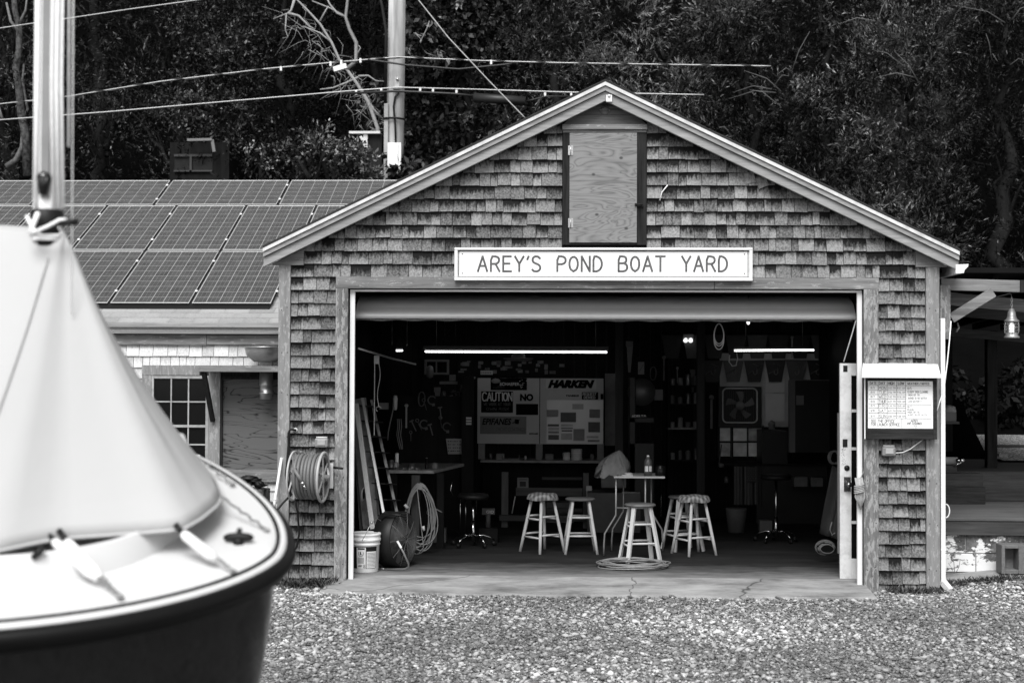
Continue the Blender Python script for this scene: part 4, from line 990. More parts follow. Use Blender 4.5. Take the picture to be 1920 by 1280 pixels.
g = MB(); yb0 = YB+.0115; W_ = wx1_-wx0_; H_ = wz1_-wz0_
def bx_(u0, u1, v0, v1, gg=None): (gg or g).box(wx0_+u0*W_, wx0_+u1*W_, yb0-.001, yb0, wz0_+v0*H_, wz0_+v1*H_)
lw = .0032/W_; lh = .0032/H_
hl = [.925, .835, .745, .655, .555, .465, .37, .21+.06]
hl = [.90, .80, .71, .615, .515, .425, .32, .205]
for v in hl: bx_(.015, .59 if v not in (.90, .205) else .97, v, v+lh)
bx_(.594, .97, .50, .50+lh)
for u in (.155, .295, .44, .58): bx_(u, u+lw, .209, .99)
bx_(.52, .52+lw, .01, .204)
obj('ruled_lines', g, M_black, nb)
g = MB(); R_ = random.Random(4)
def wr_(txt, u, v, h, w_, lw=.0022, sp=.2): strokes(g, txt, wx0_+u*W_, wz0_+v*H_, yb0, h*H_, w_*W_, lw, sp=sp, depth=.0008, wob=.03, smoothn=0)
wr_('DATE', .035, .925, .05, .10, .005); wr_('DAY', .175, .925, .055, .09, .006); wr_('HIGH', .315, .925, .05, .09, .006); wr_('LOW', .465, .925, .05, .09, .006); wr_('WEATHER / NOTES', .61, .925, .04, .33, .004)
days = ['MON', 'TUE', 'WED', 'THUR', 'FRI', 'SAT', 'SUN']
for i, d in enumerate(days):
    v = hl[i+1]+.02; wr_(d, .17, v, .06, .11, .004); wr_('8/'+str(5+i), .045, v+.012, .04, .06, .0028)
    wr_(['2:07', '2:56', '3:42', '4:27', '5:14', '6:01', '6:50'][i]+' PM', .31, v+.012, .035, .12, .0024); wr_(['8:57', '9:46', '10:36', '11:20', '12:05', '12:58', '1:38'][i]+' AM', .452, v+.012, .035, .12, .0024)
wr_('8/5', .61, .82, .05, .06, .003); wr_('CLOUDY THEN CLEARING', .61, .75, .045, .31, .003); wr_('HIGH OF 78', .62, .69, .035, .17, .0028); wr_('WIND 5-10 WITH', .62, .62, .035, .28, .0028); wr_('LOW WATER 7', .62, .555, .03, .20, .0022)
wr_('8/7', .61, .44, .04, .06, .0025); wr_('RAIN', .61, .375, .04, .09, .0028); wr_('HIGH OF 76', .61, .325, .035, .18, .0025); wr_('WIND 10-15 WITH', .61, .27, .035, .3, .0022)
wr_('SEE THE OFFICE', .05, .125, .055, .36, .0042); wr_('FOR LAUNCH SERVICE', .05, .055, .055, .44, .0042)
wr_('APBY', .66, .14, .045, .11, .004); wr_('VHF CHANNEL', .60, .085, .045, .24, .004); wr_('72', .70, .02, .045, .05, .003)
obj('handwriting', g, plain('marker_ink', .16, .6, var=.3), nb)
q0, q1 = P(1617, 681, YB-.02), P(1763, 706, YB-.10)
g = MB(); g.add([(x, y, z) for x, y, z in ((P(1618, 681, -.03).x, -.03, P(1690, 681, -.03).z), (P(1758, 683, -.03).x, -.03, P(1690, 681, -.03).z), (P(1764, 706, -.26).x, -.26, P(1690, 704.5, -.26).z), (P(1616, 706, -.26).x, -.26, P(1690, 704.5, -.26).z))]
  +[(x, y, z) for x, y, z in ((P(1618, 681, -.03).x, -.03, P(1690, 684.5, -.03).z), (P(1758, 683, -.03).x, -.03, P(1690, 684.5, -.03).z), (P(1764, 706, -.26).x, -.26, P(1690, 708, -.26).z), (P(1616, 706, -.26).x, -.26, P(1690, 708, -.26).z))],
  [(0, 3, 2, 1), (4, 5, 6, 7), (0, 1, 5, 4), (1, 2, 6, 5), (2, 3, 7, 6), (3, 0, 4, 7)]); obj('hood', g, plain('hood_white', .9, .35, var=.01), nb)
g = MB(); g.box(x0-.012, x0-.002, YB-.0, YB+.01, z0, z1+.01); obj('side_trim', g, M_white, nb)
def outlet(px_, py_, nm, lab, tail=None):
    q = P(px_, py_, -.08); o = thing(nm, lab, 'outlet', tuple(q)); g = MB(); g.box(q.x-.07, q.x+.06, -.085, -.025, q.z-.045, q.z+.045); obj('box', g, M_grey, o, .015)
    g = MB(); g.box(q.x-.04, q.x+.035, -.092, -.085, q.z-.022, q.z+.028); obj('cover_flap', g, plain('flap', .32, .4), o, .003)
    g = MB(); g.tube([(q.x-.055, -.06, q.z+.052), (q.x+.05, -.06, q.z+.052)], .008, 8); obj('hinge_pin', g, M_white2, o)
    if tail: g = MB(); g.tube([P(a, b, -.07) for a, b in tail], .0045, 6); obj('cable', g, M_white, o)
outlet(603, 830, 'outlet_box', 'grey weatherproof outlet box above the hose reel')
outlet(1668, 846, 'outlet_box', 'grey weatherproof outlet box with a white cable under the notice board', [(1676, 849), (1692, 848), (1706, 842), (1718, 833), (1730, 824)])
# ================================================================= HOSE REEL
hr = thing('hose_reel', 'wall mounted reel wound with pale garden hose left of the garage door', 'hose reel', tuple(P(580, 935, -.3)))
cx_ = P(580, 893, -.28); ax_ = Vector((1, -.08, -.03)).normalized()
M_hose = plain('hose_grey', .15, .5, var=.25); M_hoseL = plain('reel_rim_grey', .40, .45, var=.1)
def ring(gg, t, r, tr, n=36):
    c = cx_+ax_*t; u = Vector((0, 0, 1)); v = ax_.cross(u).normalized(); u = v.cross(ax_)
    gg.tube([c+(u*math.cos(a)+v*math.sin(a))*r for a in [2*PI*i/n for i in range(n)]], tr, 8, closed=True)
g = MB(); c = cx_-ax_*.13; u = ax_.cross(Vector((0,0,1))).normalized(); uz = u.cross(ax_)
pts = []
for i in range(7*36): a = 2*PI*i/36; pts.append(cx_+ax_*(-.105+.034*i/36)+(uz*math.cos(a)+u*math.sin(a))*(.198+.006*math.sin(i*.05)))
g.tube(pts, .0172, 8); obj('hose', g, M_hose, hr)
g = MB(); g.tube([cx_+ax_*(-.10)+(uz*math.cos(a)+u*math.sin(a))*(.228) for a in [-.1-.15*i for i in range(7)]]+[P(552, 880, -.52), P(560, 893, -.54), P(566, 903, -.54)], .017, 10); obj('hose', g, M_hose, hr)
g = MB(); g.tube([P(566, 903, -.54), P(569, 909, -.54)], .021, 10); g.tube([P(569, 909, -.54), P(574, 917, -.54)], [.016, .011], 8); obj('nozzle', g, M_chrome, hr)
g = MB(); ring(g, -.155, .232, .010); ring(g, .135, .232, .014)
for t in (-.155, .135):
    c = cx_+ax_*t
    for i in range(6): a = i*PI/3+.2; d = uz*math.cos(a)+u*math.sin(a); g.beam(c+d*.04, c+d*.23, .012, .014, up=ax_)
    g.lathe([(.0, -.012), (.055, -.012), (.062, 0), (.055, .012), (0, .012)], c, ax_, 18, cap=False)
obj('reel_drum', g, M_hoseL, hr)
g = MB(); g.cyl(cx_-ax_*.16, cx_+ax_*.2, .025, 12); g.lathe([(.10, -.15), (.10, .13)], cx_, ax_, 20); obj('spindle', g, M_grey, hr)
g = MB(); c = cx_+ax_*.19; b0, b1 = P(611, 868, -.04), P(625, 915, -.04); g.box(b0.x, b1.x, -.06, -.03, b1.z, b0.z)
g.beam(c, (b0.x+.01, -.06, b0.z-.02), .02, .03); g.beam(c, (b0.x+.03, -.06, b1.z+.02), .02, .03); obj('bracket', g, plain('bracket_pale', .5, .5), hr, .002)
g = MB(); g.cyl(P(625, 876, -.12), P(643, 878, -.14), .011, 8); obj('handle', g, M_black, hr)
g = MB(); p = P(553, 806, -.06); g.lathe([(.0, 0), (.022, 0), (.022, -.006), (0, -.006)], (p.x, -.028, p.z), (0, 1, 0), 14, cap=False); obj('wall_flange', g, M_white2, hr)
g = MB(); g.tube([p+Vector((0, .02, 0)), p, P(544, 804, -.08), P(541, 812, -.08), P(541, 835, -.08), P(538, 872, -.08), P(536, 890, -.1), P(541, 912, -.12), P(546, 928, -.14)], .012, 8)
g.tube([P(550, 925, -.14), P(558, 960, -.12), P(561, 1000, -.1), P(556, 1025, -.1), P(545, 1040, -.1), P(530, 1052, -.2)], .0105, 8)
g.tube([P(546, 927, -.14), P(530, 943, -.18), P(519, 957, -.2), P(510, 975, -.25)], .0105, 8); obj('supply_hose', g, M_black, hr)
# white pole leaning at the corner
g = MB(); a_, b_2 = P(528, 858, -.05), P(508, 985, -.25); g.tube([a_, a_.lerp(b_2, .7), b_2, b_2+(b_2-a_)*.35], .0135, 10); g.lathe([(.016, -.012), (.016, .012)], a_.lerp(b_2, .62), b_2-a_, 10)
single('white_pole', g, M_white, 'thin white plastic pole leaning against the left corner board', 'pole')
# stump with dark netting
q = P(470, 915, 2.4); st_o = thing('tree_stump', 'rough barked stump standing below the boarded up opening', 'stump', (q.x, 2.4, -.085))
M_bark = plain('stump_bark', .10, .95, var=1.2, scale=24, bump=1)
g = MB(); g.grid(lambda u, v: (q.x+(.20+.02*math.sin(u*44)+.03*(1-v)**3)*math.cos(u*2*PI), 2.4+(.2+.02*math.sin(u*44)+.03*(1-v)**3)*math.sin(u*2*PI), -.085+(q.z+.085)*v), 60, 14, cu=True)
g.lathe([(.0, .0), (.19, .0)], (q.x, 2.4, q.z-.004), n=24, cap=False); obj('trunk', g, M_bark, st_o)
g = MB(); R = random.Random(5)
for i in range(26):
    a = R.uniform(0, 2*PI); r = R.uniform(0, .15); c = Vector((q.x-.02+r*math.cos(a), 2.38+r*math.sin(a)*.8, q.z+.02+.10*(1-r/.17)+R.uniform(0, .02)))
    g.blob(c, (R.uniform(.03, .08), R.uniform(.03, .05), R.uniform(.015, .04)), 8, 5, jit=.4, seed=i)
single('dark_netting', g, M_black2, 'crumpled heap of dark netting lying on the stump', 'netting')

# ================================================================= GARAGE INTERIOR
# lights
def tube_light(x0, x1, y, z, lab, hood=True, dz=0):
    o = thing('tube_light', lab, 'ceiling light', ((x0+x1)/2, y, z), 'tube lights in the garage'); g = MB(); g.tube([(x0, y, z), (x1, y, z+dz)], .012, 8); obj('tube', g, M_lamp, o)
    g = MB()
    if hood: g.prism([(-.07, 0), (.07, 0), (.03, .05), (-.03, .05)], x0-.02, x1+.02, Matrix(((0, 1, 0, 0), (1, 0, 0, y), (0, 0, 1, z+.025), (0, 0, 0, 1)))); 
    else: g.box(x0, x1, y-.02, y+.02, z+.02, z+.045)
    obj('housing', g, M_grey, o)
    g = MB()
    for x in (x0+.15, x1-.15): g.cyl((x, y, z+.07), (x, y, 2.86), .004, 6)
    obj('hanger', g, M_steel, o); return o
a_, b_2 = P(797, 659, 5.0), P(1138, 660, 5.0); tube_light(a_.x, b_2.x, 5.0, (a_.z+b_2.z)/2, 'long lit double tube light over the notice panels')
a_, b_2 = P(1377, 657, 5.2), P(1526, 656, 5.2); tube_light(a_.x, b_2.x, 5.2, a_.z, 'shorter lit tube light above the pennants', False, b_2.z-a_.z)
a_, b_2 = P(743, 657, 5.9), P(755, 656, 5.9); tube_light(a_.x, b_2.x, 5.9, a_.z, 'short lit tube end seen far left in the garage', False)
o = thing('spotlight', 'twin head emergency light high on the dark back wall', 'spotlight', tuple(P(1290, 640, 6.0))); q = P(1290, 632, 6.0); g = MB(); g.box(q.x-.07, q.x+.07, 5.95, 6.09, q.z-.03, q.z+.04); obj('box', g, M_grey, o)
for dx in (-.02, .05):
    g = MB(); c = Vector((q.x+dx-.02, 5.93, q.z-.05)); g.lathe([(.02, .06), (.032, 0), (.0, 0)], c, (0.2, 1, .6), 14, cap=False); obj('lamp_head', g, emis('spot_glow', .9, .7), o)
q = P(1403, 603, .55); g = MB(); g.blob((q.x, .55, q.z), (.017, .017, .03)); o = thing('hanging_bulb', 'small bare bulb under the raised door edge', 'bulb', tuple(q)); obj('bulb', g, emis('bulb_glow', .9, 1.2), o); g = MB(); g.box(q.x-.035, q.x+.035, .54, .58, q.z+.015, q.z+.035); g.cyl((q.x, .55, q.z+.03), (q.x, .55, 2.8), .004, 6); obj('socket', g, M_black, o)
# cord loops
def loops(nm, c, rx, rz2, n, r, m, lab, cat, y=None, seed=1, jit=.15, gx=0):
    R = random.Random(seed); g = MB(); pts = []
    for i in range(n*24):
        t = 2*PI*i/24; k = i//24; a = R.uniform(-1, 1)*.002; sx = rx*(1-jit*(k/n)*(1 if seed % 2 else -1)*.7); sz = rz2*(1-jit*math.sin(k*2.1+seed)); 
        pts.append((c.x+sx*math.sin(t)*(.75+.25*(1-math.cos(t))/2)+gx*k, c.y+.008*k*math.cos(t*.5)+a, c.z+rz2-(sz*(1-math.cos(t)))))
    g.tube(pts, r, 6); return single(nm, g, m, lab, cat)
q = P(1348, 628, .7); loops('cord_coil', q, .058, .115, 4, .0055, plain('tan_cord', .28, .6), 'coiled cord hung on a hook under the raised door', 'cord coil', seed=3)
g = MB(); g.tube([P(1381, 660, 5.1), P(1383, 672, 5.1), P(1380, 685, 5.1), P(1373, 686, 5.1), P(1367, 678, 5.1), P(1368, 665, 5.1)], .008, 6); single('pull_cord', g, plain('white_cord', .75, .5), 'white cord looping down from the shorter tube light', 'cord')  # the cord itself is white
# door track strut
g = MB(); g.tube([P(672, 653, .5), P(735, 672, 1.6), P(779, 683, 2.6)], .011, 6); single('door_track', g, M_steel, 'pale metal door track rod slanting back along the left wall', 'track')
g = MB(); g.tube([P(1605, 600, .25), P(1598, 625, .28), P(1582, 678, .3)], .0065, 6); single('door_cable', g, M_rope, 'pale pull cord slanting down to the white glazed door', 'cord')
# rope and chain pulley on left
q = P(707, 675, 1.3); o = thing('chain_hoist', 'chain hoist hanging at the left of the doorway', 'hoist', tuple(q)); g = MB(); g.box(q.x-.03, q.x+.022, 1.28, 1.32, q.z-.04, q.z+.05); obj('block', g, M_steel, o)
g = MB()
for i in range(48): z = q.z-.04-i*.016; g.blob((q.x-.026, 1.3, z), (.006, .006, .010), 6, 4)
for i in range(30):
    z = q.z-.04-i*.0155; g.blob((q.x+.02+.014*math.sin(i*.22), 1.3, z), (.005, .005, .009), 6, 4)
obj('chain', g, plain('pale_chain', .5, .5), o); e = (q.x+.02, 1.3, q.z-.52); g = MB(); g.tube([(e[0]+.03*math.cos(t), 1.3, e[2]+.025*math.sin(t)) for t in [.4+i*.5 for i in range(9)]], .006, 6); obj('hook', g, M_steel, o)
g = MB(); g.box(P(708, 600, 1.3).x-.05, P(708, 600, 1.3).x+.05, .14, 6, 2.80, 2.86); obj('hoist_beam', g, M_inceil, gar)
# ---- leaning ladder and planks
ld_ = thing('ladder', 'grey fibreglass ladder leaning on the wall just inside the door', 'ladder', tuple(P(720, 985, .9)))
M_fg = plain('fibreglass', .13, .7, var=.5, scale=22); M_al = plain('dull_aluminium', .34, .45, .4, var=.25, scale=30)
g = MB(); g.beam(P(724, 985, .85), P(680, 749, 1.5), .095, .03, up=(1, 0, 0)); obj('rail', g, M_al, ld_, .003)
g = MB(); g.beam(P(750, 985, 1.15), P(697, 752, 1.75), .10, .03, up=(1, 0, 0)); obj('rail', g, M_fg, ld_, .003)
for i in range(8):
    t = (i+.6)/8; a_ = P(724, 985, .85).lerp(P(680, 749, 1.5), t); b_2 = P(750, 985, 1.15).lerp(P(697, 752, 1.75), t)
    g = MB(); g.beam(a_, b_2, .16, .012); obj('rung', g, M_black2, ld_)
p1_ = P(724, 985, .85); p2_ = P(680, 749, 1.5)
g = MB(); 
for i in range(7): c = p1_.lerp(p2_, .52+.02*i)+Vector((0, -.03, 0)); g.box(c.x-.014, c.x+.014, c.y-.002, c.y+.0, c.z-.006, c.z+.004)
obj('printed_lettering', g, plain('pale_print', .5, .7, var=1.0, scale=80), ld_)
pk = thing('plank', 'tall dark step plank with an oval badge leaning behind the white bucket', 'plank', tuple(P(690, 985, 1.1)), 'planks leaning inside the left of the door')
g = MB(); g.beam(P(696, 990, 1.1), P(672, 748, 1.7), .17, .03, up=(0, 1, 0)); obj('board', g, M_fg, pk, .003)
g = MB(); c = P(683, 925, 1.14); g.lathe([(.0, .0), (.032, .0), (.032, -.006), (0, -.006)], (0, 0, 0), (0, 1, 0), 24, cap=False); g.v = [((v[0])*.62+c.x+v[2]*.08, v[1]+c.y-.10, v[2]*2.2+c.z) for v in g.v]; obj('badge', g, plain('badge_pale', .42, .6), pk)
g = MB(); c = P(683, 925, 1.04); g.lathe([(.0, .0), (.026, .0), (.026, -.003), (0, -.003)], (0, 0, 0), (0, 1, 0), 24, cap=False); g.v = [((v[0])*.62+c.x+v[2]*.08, v[1]+c.y-.012, v[2]*2.2+c.z) for v in g.v]; obj('badge_centre', g, M_black, pk)
for a_, b_2, w_, y_, lab in (((699, 992), (668, 757), .05, .75, 'narrow pale metal edge plank leaning nearest the left jamb'), ((680, 992), (664, 770), .06, 1.4, 'narrow dark plank at the far left behind the bucket'), ((712, 992), (690, 800), .04, 1.25, 'thin batten between the ladder and the badge plank')):
    g = MB(); g.beam(P(*a_, y_), P(*b_2, y_+.5), w_, .03, up=(0, 1, 0)); o = single('plank', g, M_al if 'pale' in lab else M_fg, lab, 'plank', 'planks leaning inside the left of the door', .002)
# ---- bucket
bq = P(680, 1069, .38); bk = thing('bucket', 'white plastic pail with a printed label and wire handle beside the left jamb', 'bucket', (bq.x, .45, 0))
c0 = Vector((bq.x+.015, .45, 0)); M_pail = plain('pail_white', .74, .35, var=.04)
g = MB(); g.lathe([(.0, 0), (.125, 0), (.13, .01), (.142, .27), (.15, .275), (.15, .285), (.145, .29), (.147, .31), (.156, .312), (.156, .335), (.15, .34), (.152, .365), (.158, .37), (.156, .385), (.145, .39), (.14, .385), (.0, .385)], c0, n=40, cap=False); obj('pail', g, M_pail, bk)
def wrap(gg, a0, a1, z0, z1, r_off, n=16):
    def f(u, v): a = a0+(a1-a0)*u; z = z0+(z1-z0)*v; r = .13+(z-.01)/.26*.012+r_off; return (c0.x+r*math.sin(a), c0.y-r*math.cos(a), z)
    gg.grid(f, n, 4)
g = MB(); wrap(g, -1.1, 1.05, .045, .262, .0012); lb = obj('label', g, M_black, bk)
g = MB(); wrap(g, -.50, .18, .046, .255, .002, 10); wrap(g, .24, 1.0, .05, .215, .002, 10); obj('label_print', g, plain('label_white', .66, .6), lb)
g = MB()
for i in range(11): wrap(g, .3, .94, .062+i*.0135, .066+i*.0135, .0028, 8)
for i in range(6): wrap(g, -.44, .05, .10+i*.010, .104+i*.010, .0028, 8)
wrap(g, -.42, -.12, .064, .07, .0028, 4); wrap(g, -.36, -.08, .074, .08, .0028, 4)
for i in range(6): wrap(g, 0.0+i*.025, .012+i*.025, .05, .088, .0028, 2)
wrap(g, -.42, .1, .235, .25, .0028, 6)
for i in range(20):
    a = 2*PI*i/20; b = 2*PI*(i+1)/20; 
    def f(u, v, a=a, b=b): t = a+(b-a)*u; r = .024+.004*v; aa = -.17+r*math.sin(t)/.138; z = .195+r*math.cos(t); rr = .1412; return (c0.x+rr*math.sin(aa), c0.y-rr*math.cos(aa), z)
    g.grid(f, 3, 2)
g2 = MB(); wrap(g, -.27, -.07, .183, .189, .003, 4); wrap(g, -.24, -.16, .19, .212, .003, 4)
obj('label_marks', g, M_black, lb)
g = MB(); g.tube([(c0.x-.01, c0.y-.165, .325), (c0.x+.02, c0.y-.2, .37), (c0.x+.065, c0.y-.18, .47), (c0.x+.085, c0.y-.1, .505), (c0.x+.12, c0.y, .53), (c0.x+.15, c0.y+.05, .5)], .0035, 6); g.blob((c0.x+.08, c0.y-.12, .5), .014); obj('handle', g, M_steel, bk)
# ---- drum fan
fo = thing('drum_fan', 'black drum floor fan on a bent tube stand beside the bucket', 'fan', tuple(P(738, 1066, .62)))
fc = P(741, 1010, .75); fax = Vector((.92, -.39, .04)).normalized(); R0 = .275
g = MB(); g.lathe([(R0, -.10), (R0+.01, -.095), (R0+.004, 0), (R0+.01, .095), (R0, .10), (R0-.008, .095), (R0-.012, 0), (R0-.008, -.095), (R0, -.10)], fc, fax, 40, cap=False); obj('drum', g, M_black, fo)
fu = fax.cross(Vector((0,0,1))).normalized(); fv = fu.cross(fax)
def fr_(t, r, a): return fc+fax*t+(fu*math.cos(a)+fv*math.sin(a))*r
g = MB()
for j in range(16): r = R0*(j+1)/16.5; g.tube([fr_(.1+.03*(1-(r/R0)**2), r, 2*PI*i/36) for i in range(36)], .0015, 4, closed=True)
for i in range(10): a = i*PI/5; g.tube([fr_(.13, .02, a), fr_(.12, R0*.6, a), fr_(.1, R0, a)], .0025, 4)
obj('grille', g, plain('dusty_wire', .16, .5, .3, var=.4), fo)
g = MB()
for i in range(3):
    a0 = i*2*PI/3+.4
    def f(u, v): a = a0+(u-.5)*.9; r = .05+v*(R0-.075); return fr_(.02+.05*(u-.5), r, a)
    g.grid(f, 8, 6)
g.lathe([(0, .05), (.05, .04), (.055, -.08), (0, -.08)], fc, fax, 16, cap=False); obj('blades', g, plain('dusty_blade', .07, .6, var=.6), fo)
g = MB(); g.tube([P(746, 1016, .40), P(757, 1036, .42), P(766, 1056, .45), P(766, 1062, .48), P(760, 1066, .5), P(720, 1067, .55)], .010, 8); g.tube([P(720, 1066, .55), P(704, 1066, .7), P(703, 1060, .9), P(712, 1010, 1.0)], .010, 8); obj('stand', g, M_steel, fo)
g = MB(); g.beam(P(745, 1014, .40), P(752, 1026, .41), .035, .02); obj('foot_clamp', g, M_pail, fo)
g = MB(); g.tube([P(716, 975, .6), P(722, 966, .6), P(735, 964, .55), P(752, 966, .5)], .012, 8); obj('carry_handle', g, M_black, fo)
# ---- coiled cord on a post
g = MB(); q = P(779, 910, 2.0); g.box(q.x-.045, q.x+.045, 2.0, 2.09, 0, .85); post_ = single('post', g, wood('bench_post', .08, .03, 'Z', 30), 'square bench post behind the hanging cord coil', 'post')
q = P(787, 968, 1.9); g = MB(); R = random.Random(2); pts = []
for i in range(9*30):
    t = 2*PI*i/30; k = i//30; rx = .19-.012*(k % 4)+.004*math.sin(i*.13); rz2 = .37-.022*(k % 5)
    pts.append((q.x+rx*math.sin(t)*(.72+.28*(1-math.cos(t))/2)+.006*k*math.sin(t*.5), 1.9-.006*k, q.z+.37-rz2*(1-math.cos(t))-.008*k))
g.tube(pts, .006, 6); g.tube([pts[-1], (q.x+.05, 1.85, q.z-.33), (q.x-.02, 1.84, q.z-.42)], .006, 6); cc2 = single('cord_coil', g, plain('orange_cord', .22, .55, var=.15), 'long oval coil of extension cord hanging from the bench', 'cord coil')
g = MB(); e = P(762, 949, 1.85); g.tube([e+Vector((-.02, 0, .02)), e+Vector((.015, 0, -.02))], [.016, .02], 8); e = P(793, 991, 1.8); g.tube([e+Vector((0, 0, .03)), e+Vector((.012, 0, -.02))], [.018, .013], 8); obj('plug', g, plain('plug_pale', .5, .5), cc2)
g = MB()
for k in range(4): e = P(812+k*2, 960+k, 2.2); g.tube([(e.x+.07*math.cos(t), 2.2, e.z+.045*math.sin(t)) for t in [i*.45+.3 for i in range(10)]], .004, 5)
single('cord_coil', g, plain('thin_cord', .16, .6), 'small loose cord coil to the right of the long oval one', 'cord coil')
# ---- left workbench with clutter
wb = thing('workbench', 'cluttered workbench along the left wall of the garage', 'workbench', tuple(P(790, 980, 2.6)))
q0, q1 = P(728, 881, 2.3), P(846, 881, 2.3)
g = MB(); g.add([(q0.x, 2.3, q0.z), (q1.x-.2, 2.3, q0.z), (q1.x+.05, 3.6, q0.z), (q0.x, 3.6, q0.z), (q0.x, 2.3, q0.z-.035), (q1.x-.2, 2.3, q0.z-.035), (q1.x+.05, 3.6, q0.z-.035), (q0.x, 3.6, q0.z-.035)], [(0,1,2,3), (7,6,5,4), (4,5,1,0), (5,6,2,1), (6,7,3,2), (7,4,0,3)]); obj('bench_top', g, plain('bench_top', .24, .6, var=.5, scale=14), wb, .002)
for dx in (.02, .55):
    g = MB(); g.box(q0.x+dx, q0.x+dx+.08, 2.34, 2.42, 0, q0.z-.036); obj('leg', g, M_inwall, wb)
g = MB(); g.box(q0.x+.05, q1.x-.25, 2.9, 2.95, .1, q0.z-.04); obj('back_panel', g, M_inwall, wb)
TZ = q0.z
M_tin = plain('tin', .13, .4, .5, var=.8); M_jar = plain('jar_pale', .34, .4, var=.3); M_card = plain('dim_card', .15, .9, var=.3)
def can(x, y, z, r, h, m, lab, nm='can', cat='can', grp=None, lid=True):
    o = thing(nm, lab, cat, (x, y, z), grp); g = MB(); g.lathe([(0, 0), (r, 0), (r, h*.06), (r*.96, h*.08), (r*.96, h*.9), (r, h*.93), (r, h), (0, h)], (x, y, z), n=18, cap=False); obj('body', g, m, o)
    if lid: g = MB(); g.lathe([(0, h), (r*.6, h), (r*.55, h*1.06), (0, h*1.07)], (x, y, z), n=14, cap=False); obj('lid', g, M_tin, o)
    return o
R = random.Random(11)
labs = ['dented tin can at the near left end of the workbench', 'short pale jar behind the leaning ladder on the workbench', 'white spray can standing under the hanging cables', 'squat tin of nails on the middle of the workbench', 'narrow glass bottle near the right of the workbench', 'small dark pot at the right end of the workbench']
for i, (px_, h, r) in enumerate(((733, .10, .04), (742, .07, .03), (744, .17, .022), (772, .06, .045), (800, .12, .02), (815, .06, .035))):
    q = P(px_, 875, 2.45+.1*(i % 3)); can(q.x, q.y, TZ+.001, r, h, [M_tin, M_jar, M_pail, M_tin, M_glass, M_card][i], labs[i], grp=None)
g = MB()
for i in range(16):
    q = P(R.uniform(732, 818), 877, R.uniform(2.35, 2.6)); M = Matrix.Translation((q.x, q.y, TZ+.012)) @ Matrix.Rotation(R.uniform(0, 3), 4, 'Z'); g.box(-R.uniform(.02, .07), R.uniform(.02, .07), -.012, .012, -.01, .012, M)
tag(obj('bench_litter', g, M_tin), 'litter of small tools and scraps covering the workbench top', 'tools', None, 'stuff')
# hanging cables and tools above bench
for i, (pp, r, lab) in enumerate((([(738, 745), (737, 768), (732, 790), (728, 810), (727, 825)], .007, 'twisted pale cable hanging over the workbench, nearer the ladder'), ([(748, 785), (749, 800), (747, 815), (750, 830), (753, 842)], .006, 'bundle of thin cables hanging over the workbench, right of the twisted one'))):
    g = MB(); pts = [P(a, b, 2.8) for a, b in pp]; g.tube(pts, r, 6)
    if i: g.tube([p+Vector((.025, 0, 0)) for p in pts[:-1]]+[pts[-1]+Vector((.01, 0, 0))], r*.8, 6); g.tube([p+Vector((-.02, 0, 0)) for p in pts], r*.8, 6)
    single('cable', g, M_card, lab, 'cable')
g = MB(); q = P(741, 754, 2.8); g.lathe([(.012, -.09), (.022, -.08), (.03, .05), (.022, .06), (.022, .08), (0, .08)], q, n=14, cap=False); single('caulk_tube', g, M_jar, 'white caulk tube hanging above the workbench', 'tube')
g = MB(); q0_, q1_ = P(711, 767, 2.9), P(728, 755, 2.9); g.box(q0_.x, q1_.x, 2.9, 2.95, q0_.z, q1_.z); g2_ = single('small_box', g, M_card, 'small printed carton on the wall behind the ladder', 'box')
# tool wall : hanging tools
specs = [(772, 790, 'h'), (783, 790, 'w'), (795, 795, 'r'), (806, 797, 'h'), (795, 752, 'w'), (810, 750, 'r'), (825, 765, 'h'), (826, 785, 'w'), (838, 800, 'r'), (770, 812, 'w')]
names = {'h': ('hammer', 'hammer hanging on the dark tool wall'), 'w': ('wrench', 'wrench hanging on the dark tool wall'), 'r': ('clamp', 'small metal clamp hanging on the dark tool wall')}
locs = ['under the caulk tube', 'in the middle row', 'right of the cable bundle', 'at the right of the middle row', 'in the top row', 'topmost by the window', 'beside the dark cabinet', 'near the pinned note', 'lowest on the right', 'lowest on the left']
for i, (px_, py_, k_) in enumerate(specs):
    q = P(px_, py_, 4.0); g = MB()
    k9 = .6+.25*((i*7) % 3)/2; g = MB()
    if k_ == 'h': g.box(q.x-.045, q.x+.045, 3.98, 4.01, q.z, q.z+.03); g.box(q.x-.010, q.x+.010, 3.985, 4.005, q.z-.22, q.z)
    elif k_ == 'w': g.tube([(q.x, 4, q.z), (q.x+.01, 4, q.z-.16)], .009, 6); g.lathe([(.02, -.006), (.035, -.006), (.035, .006), (.02, .006)], (q.x, 4, q.z+.02), (0, 1, 0), 12, cap=False)
    else: g.tube([(q.x+.06*math.cos(t), 4, q.z+.06*math.sin(t)) for t in [.3+i_*.5 for i_ in range(10)]], .010, 6); g.box(q.x-.01, q.x+.03, 3.99, 4.01, q.z-.09, q.z-.05)
    c_9 = Vector((q.x, 4.0, q.z)); R9 = Matrix.Rotation(rad(((i*53) % 50)-25), 3, 'Y'); g.v = [tuple(c_9+R9 @ (Vector(v)-c_9)*k9) for v in g.v]
    single(names[k_][0], g, plain('tool_dim', .07, .5, var=.5), names[k_][1]+' '+locs[i], names[k_][0])
g = MB(); a_, b_2 = P(765, 745, 4.03), P(850, 830, 4.03); g.box(a_.x-.1, b_2.x+.2, 4.03, 4.06, .0, P(800, 742, 4.03).z); single('tool_panel', g, M_inwall, 'dark upright panel carrying the hanging hand tools', 'panel')
